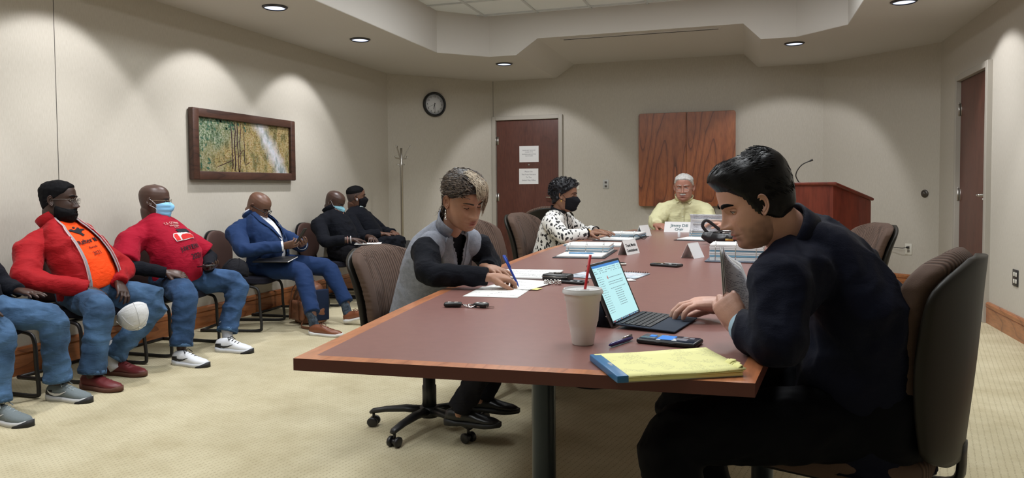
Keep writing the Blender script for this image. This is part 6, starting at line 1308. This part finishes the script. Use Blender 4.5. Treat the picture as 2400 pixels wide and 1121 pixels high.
# spiral leaflets
def leaflet(x, y, rz, label, w_=.15, h_=.21):
    t = thing('spiral_notebook', label, 'notebook', P3(x, y), R_(rz)); sheet_flat('cover', (0, 0, .0), 0, w_, h_, mat('leaflet_print', (.42, .48, .55), .6, var=.7, vscale=18), parent=t, th=.004)
    sheet_flat('label_patch', (.0, .02, .0042), 0, w_*.8, h_*.45, MPR3, parent=t, th=.0006)
    for k in range(14): obj('spiral_ring', MB().tube([Vector((-w_/2+.01+k*(w_-.02)/13, h_/2-.004+math.cos(a)*.005, .005+math.sin(a)*.006)) for a in [2*PI*q/8 for q in range(9)]], .0009, 4), MBK, t)
leaflet(-.665, 3.38, -14, 'spiral notebook with blue cover left of the tablet laptop', .20); leaflet(-.525, 3.42, -10, 'spiral notebook with printed cover peeking out right of the tablet laptop', .17)
sheet_flat('folded_note', P3(-.50, 3.24, .001), 30, .08, .06, MPAP, 'small folded white note before the right spiral notebook', 'note', th=.003)
# phones further up the table
def phone(name, x, y, rz, w_, h_, th, m, label, scr=None, z=0, rim=None):
    t = thing(name, label, 'phone', P3(x, y, z), R_(rz)); obj('phone_body', MB().box((0, 0, th/2), (w_, h_, th), r=th*.4), m, t); s = obj('screen', MB().box((0, 0, th+.0002), (w_*.92, h_*.88, .0008)), scr or mat('phone_glass', (.015, .017, .02), .06), t)
    for k in (-1, 1): obj('side_button', MB().box((k*w_*.12, -h_/2-.0006, th*.55), (w_*.13, .0016, th*.25)), m, t)
    return t, s
phone('smartphone', -.385, 3.885, -22, .155, .078, .013, MBK, 'black smartphone lying alone in the middle of the table')
phone('smartphone', -.665, 3.88, 20, .14, .07, .011, mat('pale_case', (.55, .53, .48), .4), 'pale smartphone behind the tablet laptop screen')
t, s = phone('smartphone', -.187, 1.972, -12, .158, .080, .013, MBK, 'black smartphone with a lit blue screen beside the laptop', mat('phone_dark_screen', (.02, .025, .035), .08, emis=(.02, .03, .05), estr=.5))
mb_ = mat('phone_blue', (.02, .1, .3), .2, emis=(.05, .25, .75), estr=.75); mg_ = mat('phone_grey', (.1, .1, .12), .2, emis=(.16, .18, .22), estr=.6)
for x, y, a, b, m in ((-.008, .002, .040, .052, mb_), (-.048, .012, .016, .02, mb_), (.034, -.005, .03, .026, mg_), (.055, .018, .012, .012, mg_), (-.04, -.018, .012, .01, mg_)): obj('screen_block', MB().box((x, y, .0006), (a, b, .0004)), m, s, smooth=False, loc=(0, 0, .0132))
# tent name cards
def tent(x, y, rz, label, lines, w_=.26, h_=.085, blank=False, spread=.032):
    t = thing('name_card', label, 'name card', P3(x, y), R_(rz)); g = MB(); th = .0012
    for s in (-1, 1):
        a, b = Vector((0, s*spread, 0)), Vector((0, 0, h_)); n = Vector((0, s*h_, spread)).normalized()*th; X = Vector((w_/2, 0, 0)); g = MB(); q = [a-X, a+X, b+X, b-X]; g.add(q+[v-n for v in q], [(0, 1, 2, 3), (7, 6, 5, 4), (0, 4, 5, 1), (1, 5, 6, 2), (2, 6, 7, 3), (3, 7, 4, 0)]); obj('card_face', g, MPAP, t, smooth=False)
    up = Vector((0, spread, h_)).normalized(); nn = Vector((0, -h_, spread)).normalized(); M = Matrix(((1, 0, 0, 0), (0, up.y, nn.y, 0), (0, up.z, nn.z, 0), (0, 0, 0, 1)))
    for tx, sz, yy in lines: obj('lettering', xform(textmesh(tx, sz, bold=.0006, extrude=.0002), Matrix.Translation((0, -spread, 0)+nn*.0008 if False else Vector((0, -spread, 0))+up*yy+nn*.0006) @ M), MINK if 'J' not in tx and tx != 'Chair' else mat('teal_ink', (.02, .10, .12), .7), t, smooth=False)
tent(-.675, 4.53, 74, 'white tent card reading Travis Martin Commissioner', [('Travis Martin', .026, .050), ('Commissioner', .026, .018)], .185, .088)
tent(-.555, 6.78, -10, 'white tent card reading Jimmy Dill Chair before the man in yellow', [('Jimmy Dill', .038, .050), ('Chair', .034, .016)], .27, .092)
tent(-.285, 4.38, 66, 'blank white tent card seen from its end, left of the tall binder', [], .125, .085, spread=.042)
tent(-.80, 6.20, 70, 'white tent card turned away near the far left of the table', [], .16, .09)
# binders
def binder(x, y, rz, label, front=True, th=.045, fth=.006, raised=0, tabs=True, w_=.285, d_=.27, cover=MCOV):
    t = thing('ring_binder', label, 'binder', P3(x, y), R_(rz)); r3 = random.Random(int(x*100+y*10))
    obj('cover', MB().box((0, d_*.52, .002), (w_+.02, d_+.03, .004), r=.0015), cover, t)
    if front: obj('cover', MB().box((0, -d_*.54, .002), (w_+.02, d_+.02, .004), r=.0015), cover, t)
    obj('spine', MB().box((0, -.02, .004), (w_+.02, .05, .005), r=.002), cover, t)
    n = 9; z = .005
    for k in range(n):
        h = th/n; m = MTAB if tabs and k in (2, 5) else MPAP; obj('page_block', MB().box((r3.uniform(-.003, .003), d_*.53+r3.uniform(-.003, .003), z+h/2), (w_-.02, d_-.02, h*.86), Matrix.Rotation(r3.uniform(-.012, .012), 3, 'Z')), m, t, smooth=False); z += h
    sheet_flat('top_page', (0, d_*.53, z), 0, w_-.02, d_-.02, MPR, parent=t)
    if front:
        obj('page_block', MB().box((0, -d_*.53, .005+fth/2), (w_-.02, d_-.02, fth)), MPAP, t, smooth=False); sheet_flat('top_page', (0, -d_*.53, .005+fth), 0, w_-.02, d_-.02, MPR2, parent=t)
    for k in (-1, 0, 1): obj('ring', MB().tube([Vector((k*.105, .0+math.cos(a)*.032, .010+max(0, math.sin(a))*(th+.018))) for a in [PI*q/14 for q in range(15)]], .0022, 6), MCH, t)
    return t
binder(-.925, 4.47, 2, 'open ring binder with a blue pen, behind the foam cup')
o = MB(); o.tube([(-1.00, 4.31, Z0+.0185), (-.86, 4.325, Z0+.0185)], [.004, .004], 8); o.tube([(-.86, 4.325, Z0+.0185), (-.848, 4.326, Z0+.0185)], [.0035, .001], 8); tag(obj('pen', o, mat('cyan_pen', (.02, .22, .5), .3)), 'blue pen lying on the open ring binder', 'pen')
t = thing('paper_stack', 'low stack of white papers between the two open binders at left', 'papers', P3(-1.0, 5.17), R_(-3))
for k in range(4): sheet_flat('page', (.004*(k % 2), .003*k, .003*k), [0, 2, -2, 1][k], .42, .26, MPR if k == 3 else (MTAB if k == 1 else MPAP), parent=t, th=.0028, seed=k)
binder(-.93, 5.86, -6, 'open ring binder under the hands of the woman in the spotted blouse', th=.035)
t = thing('eyeglasses', 'folded black eyeglasses beside the binder of the spotted-blouse woman', 'eyeglasses', P3(-.775, 5.78), R_(30))
for s in (-1, 1): obj('rim', MB().tube([Vector((math.cos(a)*.024+s*.029, .0, .020+math.sin(a)*.018)) for a in [2*PI*q/18 for q in range(19)]], .0022, 5), MBK, t); obj('temple_arm', MB().tube([(s*.054, 0, .026), (s*.056, .07, .02), (s*.05, .13, .006)], .0022, 5), MBK, t)
obj('bridge', MB().tube([(-.006, 0, .026), (0, 0, .029), (.006, 0, .026)], .0022, 5), MBK, t)
t = binder(-.29, 5.98, -14, 'open binder whose pages the hidden man is turning', th=.05, w_=.30)
for k, (b, lean) in enumerate(((.16, .55), (.13, .75), (.10, 1.0))):
    g = MB(); n = 10; rows = []
    for i in range(n+1):
        v = i/n; a = R_(100-35*lean*v-20*v*v); rows.append((v, a))
    pts = [Vector((0, -.0, .055))]
    for v, a in rows[1:]: pts.append(pts[-1]+Vector((0, -math.cos(a)*.026+.008*lean, math.sin(a)*.0115*(1.2-.3*k))))
    R = [[Vector((x, p.y, p.z)) for x in (-.13+.01*k, .13)] for p in pts]; g.loft([[r[0], r[1], r[1]+Vector((0, .0008, 0)), r[0]+Vector((0, .0008, 0))] for r in R]); me = g.mesh(); u = me.uv_layers.new(name='UVMap')
    for l in me.loops: c = me.vertices[l.vertex_index].co; u.data[l.index].uv = ((c.x+.13)/.26, (c.z-.05)/.16)
    obj('turned_page', me, MPR3 if k == 0 else MPAP, t)
binder(-.045, 4.17, -3, 'tall ring binder packed with grey dividers behind the raised papers', front=False, th=.085, w_=.30, cover=mat('grey_binder', (.10, .12, .16), .5))
# black pouch bag
t = thing('pouch_bag', 'black crescent pouch bag with loop handle and gold tag', 'bag', P3(-.140, 5.40), R_(10)); g = MB(); R = []
for i in range(21):
    u = -1+i/10; x = u*.15; h = .085*(1-.45*abs(u)**3)*(.35 if abs(u) == 1 else 1); z0 = .045*u*u*abs(u); R.append([Vector((x+.01*math.cos(a), math.cos(a)*.045*(1-u**4*.7), z0+h*.5+math.sin(a)*h*.5*(1-.12*math.cos(u*5)))) for a in [2*PI*q/20 for q in range(20)]])
g.loft(R); obj('bag_body', remesh(g, .005, 3, wr_disp(.004, 16, 3)), mat('black_leather', (.012, .012, .014), .35), t)
obj('handle', MB().tube(spline([(-.10, 0, .07), (-.145, 0, .13), (-.12, 0, .17), (-.06, 0, .13), (-.01, 0, .085)], 16), [(.011, .004)]*17, 8), mat('black_strap', (.012, .012, .014), .4), t)
obj('gold_tag', MB().box((.03, -.0465, .035), (.055, .003, .014), r=.002), MGOLD, t); obj('zipper', MB().tube(spline([(-.12, -.01, .085), (-.03, -.012, .092), (.06, -.01, .09), (.12, -.008, .075)], 10), .003, 5), MBK, t)
g = MB(); g.lathe([(.001, 0), (.010, 0), (.011, .004), (.011, .038), (.006, .044), (.006, .058), (.001, .06)], 14, P3(-.50, 6.05)); tag(obj('dropper_bottle', g, mat('white_bottle', (.75, .77, .8), .3)), 'tiny white bottle standing before the Jimmy Dill card', 'bottle')
# ------------------------------------------------------------------ foam cup
t = thing('foam_cup', 'large white foam cup with plastic lid and red straw', 'cup', P3(-.405, 1.905)); FO = mat('foam', (.80, .78, .75), .6, bump=.05, bscale=300)
obj('cup_body', MB().lathe([(.001, 0), (.0275, 0), (.029, .003), (.0345, .040), (.0385, .058), (.0405, .062), (.0445, .112), (.0475, .116), (.0495, .140), (.047, .140), (.046, .136), (.001, .136)], 48), FO, t, angle=50)
PLD = mat('lid_plastic', (.66, .66, .66), .25); l = obj('lid', MB().lathe([(.0505, .134), (.0535, .135), (.0535, .141), (.051, .144), (.0505, .147), (.047, .147), (.045, .143), (.018, .1425), (.016, .145), (.003, .145)], 48), PLD, t, angle=50)
obj('straw', MB().tube([(0, 0, .06), (.006, .001, .145), (.020, .004, .235)], .0036, 10), mat('red_straw', (.55, .02, .03), .35), t)
# ------------------------------------------------------------------ tablet laptop
t = thing('tablet_laptop', 'open tablet laptop with detachable keyboard and lit document screen', 'laptop', P3(-.368, 2.135), R_(-11)); t.scale = (.86, .86, .88)
LW, LD = .285, .205; MAL = mat('grey_alcantara', (.035, .045, .065), .75); MKEY = mat('key_caps', (.012, .014, .018), .5)
Mk = Matrix.Rotation(R_(2.6), 3, 'Y'); kb = obj('keyboard', MB().box((.012+LD/2, LW/2, .010), (LD, LW, .005), Mk, r=.002), MAL, t)
g = MB(); kg = random.Random(1)
for r in range(6):
    x = .030+r*.0185; n = 14 if r < 5 else 9; wk = (LW-.024)/14
    y = .012
    for k in range(n):
        ww = wk*(6 if r == 5 and k == 4 else 1); g.box((x, y+ww/2, .0150-(x*.045)+.0045), (.0155 if r else .010, ww-.003, .0022), Mk, r=.0008, seg=1); y += ww
obj('keys', g, MKEY, kb, smooth=False)['kind'] = 'stuff'
obj('trackpad', MB().box((.175, LW/2, .0068), (.052, .10, .0006), Mk), mat('trackpad', (.03, .035, .045), .35), kb, smooth=False)
# screen unit leans back
A_ = R_(24); Ms = Matrix.Translation((.006, 0, .006)) @ Matrix.Rotation(-A_, 4, 'Y'); SH_ = .222
scr = obj('tablet', MB().merge(MB().box((-.0045, LW/2, SH_/2), (.009, LW+.008, SH_), r=.003), Ms), mat('tablet_shell', (.10, .10, .11), .35, .5), t)
obj('bezel', MB().merge(MB().box((.0005, LW/2, SH_/2), (.0012, LW+.004, SH_-.004), r=.0004, seg=1), Ms), MBK, scr)
dsp = MB(); cols = {'page': (.50, .86, .90), 'bar': (.03, .22, .62), 'ink': (.08, .12, .16), 'side': (.60, .85, .88), 'task': (.01, .03, .07), 'red': (.6, .05, .04)}
mats_ = [mat('screen_'+k, (0, 0, 0), .3, emis=c, estr=.85) for k, c in cols.items()]; ki = {k: i for i, k in enumerate(cols)}
def sq(y0, y1, z0, z1, c, lay=0):  # y from left edge (viewer facing screen sees +y at left?) kept in tablet units
    x = .0014+.0002*lay; dsp.add([Ms @ Vector((x, y0, z0)), Ms @ Vector((x, y1, z0)), Ms @ Vector((x, y1, z1)), Ms @ Vector((x, y0, z1))], [(0, 1, 2, 3)], ki[c])
y0, y1, z0, z1 = .010, LW-.010, .010, SH_-.010; sq(y0, y1, z0, z1, 'page'); sq(y0, y1, z1-.009, z1, 'bar', 1); sq(y0, y1, z0, z0+.007, 'task', 1)
rs_ = random.Random(5)
for k in range(28): yy = y0+.01+k*.0088; sq(yy, yy+.004, z0+.002, z0+.0055, rs_.choice(['page', 'bar', 'red', 'page']), 2)
for r in range(3):
    for k in range(22):
        if rs_.random() < .7: yy = y0+.006+k*.0118; sq(yy, yy+rs_.uniform(.003, .008), z1-.016-r*.007, z1-.0135-r*.007, 'ink', 1)
for r in range(17):
    zz = z1-.045-r*.0078; yy = y0+.008
    while yy < y0+.055: q = rs_.uniform(.003, .010); sq(yy, yy+q, zz, zz+.0018, 'ink', 1); yy += q+.004
    if r in (1, 3, 4, 6) or 7 <= r <= 14:
        yy = y0+.095+(.03 if r > 6 else 0)
        while yy < (y1-.03 if r < 7 else y0+.19): q = rs_.uniform(.003, .012); sq(yy, yy+q, zz, zz+.002, 'ink', 1); yy += q+.003
sq(y0+.10, y0+.106, z1-.056, z1-.044, 'red', 2)
o = obj('display', dsp, mats_, scr, smooth=False)
g = MB(); hp = Ms @ Vector((-.009, LW/2, .105)); g.box((-.078, LW/2, .056), (.004, LW-.01, .118), Matrix.Rotation(R_(25), 3, 'Y'), r=.001); g.prism([(-.012, .004), (-.05, .10), (-.098, .004)], .003, .006, M=Matrix.Rotation(PI/2, 4, 'X') @ Matrix.Translation((0, 0, -.009))); obj('kickstand', g, mat('kickstand_fabric', (.01, .012, .02), .7), t)
# ------------------------------------------------------------------ pen, pad
g = MB(); a, b = Vector((-.33, 1.875, Z0+.006)), Vector((-.288, 1.985, Z0+.006)); d = (b-a).normalized(); g.tube([a, a+d*.012, a+d*.075, a+d*.10, b], [.002, .0055, .006, .0058, .004], 10); t_ = obj('pen', g, mat('indigo_pen', (.03, .02, .13), .25)); tag(t_, 'short purple pen between the foam cup and the phone', 'pen')
g = MB(); g.tube([a+d*.07+Vector((0, 0, .007)), b+Vector((0, 0, .008)), b+Vector((0, 0, .003))], [(.003, .0012)]*3, 6); obj('pen_clip', g, MCH, t_)
t = thing('legal_pad', 'yellow legal pad with blue binding and handwriting at the table edge', 'notepad', P3(-.300, 1.628), R_(27.5))
YP = mat('yellow_paper', (.80, .78, .34), .8); W_, H_ = .205, .283
def padmat():
    m = mat('yellow_written', (.82, .80, .38), .8); N, L, b = nodes(m); tc = N.new('ShaderNodeTexCoord')
    mp = N.new('ShaderNodeMapping'); L.new(tc.outputs['UV'], mp.inputs[0]); mp.inputs['Scale'].default_value = (26, 38, 1); n = N.new('ShaderNodeTexNoise'); n.inputs['Scale'].default_value = 1; n.inputs['Detail'].default_value = 4; n.inputs['Roughness'].default_value = .7; L.new(mp.outputs[0], n.inputs[0])
    mp2 = N.new('ShaderNodeMapping'); L.new(tc.outputs['UV'], mp2.inputs[0]); mp2.inputs['Scale'].default_value = (5, 4, 1); n2 = N.new('ShaderNodeTexNoise'); n2.inputs['Scale'].default_value = 1; L.new(mp2.outputs[0], n2.inputs[0])
    a = N.new('ShaderNodeMath'); a.operation = 'SUBTRACT'; L.new(n.outputs[0], a.inputs[0]); a.inputs[1].default_value = .5; c = N.new('ShaderNodeMath'); c.operation = 'ABSOLUTE'; L.new(a.outputs[0], c.inputs[0]); e = N.new('ShaderNodeMath'); e.operation = 'LESS_THAN'; L.new(c.outputs[0], e.inputs[0]); e.inputs[1].default_value = .007
    f = N.new('ShaderNodeMath'); f.operation = 'GREATER_THAN'; L.new(n2.outputs[0], f.inputs[0]); f.inputs[1].default_value = .50; h = N.new('ShaderNodeMath'); h.operation = 'MULTIPLY'; L.new(e.outputs[0], h.inputs[0]); L.new(f.outputs[0], h.inputs[1])
    mx = N.new('ShaderNodeMix'); mx.data_type = 'RGBA'; L.new(h.outputs[0], mx.inputs[0]); mx.inputs[6].default_value = (.82, .80, .38, 1); mx.inputs[7].default_value = (.12, .11, .10, 1); L.new(mx.outputs[2], b.inputs['Base Color']); return m
YW = padmat()
obj('backing_board', MB().box((H_/2, W_/2*0, .0015), (H_, W_, .002)), mat('grey_board', (.3, .27, .2), .8), t, smooth=False)
obj('page_block', MB().box((H_/2, 0, .0055), (H_-.002, W_-.001, .006)), YP, t, smooth=False)
for k in range(5): o = sheet_flat('page', (H_/2+.002*k, 0, .0088+.0009*k), [.3, -.5, .6, -.2, 0][k], H_, W_, YW if k == 4 else YP, parent=t, th=.0008, curl=.002+.0012*k, seed=k)
obj('binding', MB().box((.011, 0, .0082), (.026, W_+.003, .0155), r=.002), mat('blue_binding', (.02, .14, .32), .4), t)
obj('binding_print', xform(textmesh('office', .012, extrude=.0002), Matrix.Translation((.013, 0, .0162)) @ Matrix.Rotation(-PI/2, 4, 'Z')), MPAP, t, smooth=False)
g = MB(); rr_ = random.Random(8)
for k in range(9):   # crumpled page corners at the free end
    y = -.085+.006*k; x = H_-.012; P = [Vector((x, y, .012)), Vector((x+.012, y+rr_.uniform(-.006, .006), .018+rr_.uniform(0, .006))), Vector((x+.022+rr_.uniform(-.004, .004), y+rr_.uniform(-.01, .01), .014+rr_.uniform(0, .01)))]; g.tube(P, [(.010, .0012), (.009, .0012), (.005, .001)], 6, ref=(0, 1, 0))
obj('curled_corner', g, YP, t)['kind'] = 'stuff'
# ------------------------------------------------------------------ held things
g = MB(); a, b = Vector((-.885, 2.905, Z0+.003)), Vector((-.945, 2.885, Z0+.135)); d = (b-a).normalized(); g.tube([a, a+d*.008, a+d*.02, a+d*.09, b], [.001, .003, .0048, .0048, .0044], 10); t_ = tag(obj('pen', g, MBLUE), 'blue ballpoint pen held upright in the writing hand', 'pen')
g = MB(); g.tube([a+d*.09+Vector((.006, 0, 0)), b+Vector((.007, 0, 0))], [(.0025, .001)]*2, 6); obj('pen_clip', g, MBLUE, t_)
t = thing('held_papers', 'curved printed sheets held upright by the man in navy', 'papers', (-.050, 1.965, .865))
for k in range(3):
    g = MB(); R = []
    for i in range(13):
        v = i/12; R.append([])
        for j in range(9):
            u = j/8; x = .004*k+.075*u*u*(1.1-.55*v)+.01*u-.012*v-.05*v*v*0; y = .02+.17*u-.03*u*v*0; z = -.035+.185*v-.085*u*v*(.6+.15*k)-.01*u; R[-1].append(Vector((x, y, z)))
    g.loft([r+[q+Vector((.0007, 0, 0)) for q in r[::-1]] for r in R]); me = g.mesh(); uvl = me.uv_layers.new(name='UVMap')
    for l in me.loops: c = me.vertices[l.vertex_index].co; uvl.data[l.index].uv = ((c.y-.02)/.17, (c.z+.05)/.21)
    obj('page', me, MPR3 if k == 2 else MPAP, t)
def px_phone(c, d, up, label, nm='smartphone', s=(.15, .074, .010)):
    M4 = frame(d, up, c); t = thing(nm, label, 'phone'); t.matrix_world = M4; obj('phone_body', MB().box((0, 0, 0), s, r=.004), MBK, t); obj('screen', MB().box((0, 0, s[2]/2+.0002), (s[0]*.9, s[1]*.86, .0006)), mat('lit_screen', (.02, .02, .03), .1, emis=(.10, .12, .16), estr=.5), t)
px_phone((-3.545, 5.375, .775), (.45, .1, .75), (-.8, -.2, .5), 'black smartphone in the hands of the man in the blue suit'); px_phone((-3.66, 4.36, .625), (.8, -.4, .1), (0, 0, 1), 'black phone in the hand of the man in the crimson T-shirt')
t = thing('folder', 'dark folder lying on the lap of the man in the blue suit', 'folder', (-3.72, 5.26, .585), R_(12)); obj('folder_cover', MB().box((0, 0, 0), (.30, .22, .012), Matrix.Rotation(R_(6), 3, 'X'), r=.003), MBK, t); obj('page_edge', MB().box((.01, 0, .0), (.285, .212, .006), Matrix.Rotation(R_(6), 3, 'X')), MPAP, t)
sheet_flat('paper_sheet', (-3.58, 6.60, .618), 25, .26, .20, MPAP, 'white papers on the lap of the man in the black pullover', th=.004)
g = MB(); g.loft([[Vector((-3.60+math.cos(a)*.15*k, 7.14+math.sin(a)*.17*k, z)) for a in [2*PI*q/20 for q in range(20)]] for z, k in ((.53, .8), (.55, 1), (.60, 1.02), (.64, .9), (.655, .6))]); tag(obj('folded_jacket', remesh(g, .010, 3, wr_disp(.022, 11, 4)), BLK), 'dark navy jacket bundled on the lap of the rearmost seated man', 'jacket')
def cap(c, M, m, label, brim=True):
    t = thing('baseball_cap', label, 'cap'); t.matrix_world = Matrix.Translation(c) @ M.to_4x4(); g = MB(); R = []
    for i in range(12): a = PI/2*i/11; R.append([Vector((math.cos(a)**.8*.098*math.cos(q)*1.06, math.cos(a)**.8*.088*math.sin(q), math.sin(a)*.115)) for q in [2*PI*k/36 for k in range(36)]])
    g.loft(R, cap=False); me = apply(g.mesh(), [('SOLIDIFY', dict(thickness=.003, offset=-1))])
    for v in me.vertices: v.co += v.co.normalized()*.006*noise.noise(v.co*18)
    me.polygons.foreach_set('use_smooth', [True]*len(me.polygons)); obj('crown', me, m, t)
    for k in range(3): a = PI*k/3; obj('seam', MB().tube([Vector((math.cos(e)**.8*.100*1.06*math.cos(a) if e < PI/2 else -math.cos(PI-e)**.8*.100*1.06*math.cos(a), (math.cos(e)**.8 if e < PI/2 else -math.cos(PI-e)**.8)*.090*math.sin(a), math.sin(e)*.117)) for e in [PI*(q+.01)/20.02 for q in range(21)]], .0018, 5), m, t)
    obj('button', MB().ball((0, 0, .118), .007, 5), m, t)
    g = MB(); top = [[Vector((.07+.105*u*math.cos(b)*.9, .085*math.sin(b)*(1-.12*u), .004-.028*(math.sin(b))**2*(u)+.006*u)) for u in [q/6 for q in range(7)]] for b in [R_(-78+156*k/14) for k in range(15)]]
    g.loft([r+[p-Vector((0, 0, .003)) for p in r[::-1]] for r in top]); obj('brim', g, m, t)
cap((-3.575, 3.59, .425), Matrix.Rotation(R_(-38), 3, 'Z') @ Matrix.Rotation(R_(140), 3, 'Y') @ Matrix.Rotation(R_(-15), 3, 'X'), mat('white_cotton', (.62, .63, .64), .8, bump=.2, bscale=250), 'white baseball cap hanging from the hands of the man in red')
cap((-3.72, 4.74, .525), Matrix.Rotation(R_(190), 3, 'Z') @ Matrix.Rotation(R_(-12), 3, 'Y') @ Matrix.Rotation(R_(16), 3, 'X'), BLK2, 'black baseball cap resting beside the knee of the man in crimson')
# leather backpack by the blue suit's feet
t = thing('backpack', 'brown leather backpack with navy panel beside the brown shoes', 'bag', (-3.62, 5.60, 0), R_(-30)); LTH = mat('brown_leather', (.16, .062, .030), .45, bump=.2, bscale=60, var=.3, vscale=10)
g = MB(); g.loft([[Vector((math.copysign(abs(math.cos(a))**.6, math.cos(a))*.17*k, math.copysign(abs(math.sin(a))**.6, math.sin(a))*.10*k2, z)) for a in [2*PI*q/32 for q in range(32)]] for z, k, k2 in ((.005, .85, .85), (.02, 1, 1.05), (.12, 1.02, 1.1), (.24, .95, 1.0), (.34, .80, .75), (.38, .5, .4))]); obj('bag_body', remesh(g, .008, 3, wr_disp(.012, 9, 6)), LTH, t)
obj('navy_panel', MB().box((.155, .02, .17), (.03, .16, .27), r=.012), mat('navy_canvas', (.012, .02, .045), .8), t); obj('front_pocket', remesh(MB().box((-.01, -.115, .12), (.24, .05, .17), r=.02), .006, 3, wr_disp(.006, 14, 2)), LTH, t)
for s in (-1, 1): obj('strap', MB().tube(spline([(s*.07, -.06, .36), (s*.075, -.12, .30), (s*.07, -.145, .18), (s*.08, -.15, .04)], 14), [(.012, .003)]*15, 6, ref=(1, 0, 0)), LTH, t)
obj('handle', MB().tube(spline([(-.05, 0, .37), (-.04, 0, .43), (.04, 0, .43), (.05, 0, .37)], 12), .008, 8), mat('tan_leather', (.45, .28, .18), .5), t); obj('strap', MB().tube(spline([(.1, -.12, .03), (.2, -.18, .012), (.3, -.16, .012), (.34, -.13, .02)], 14), [(.014, .003)]*15, 6, ref=(0, 0, 1)), LTH, t)
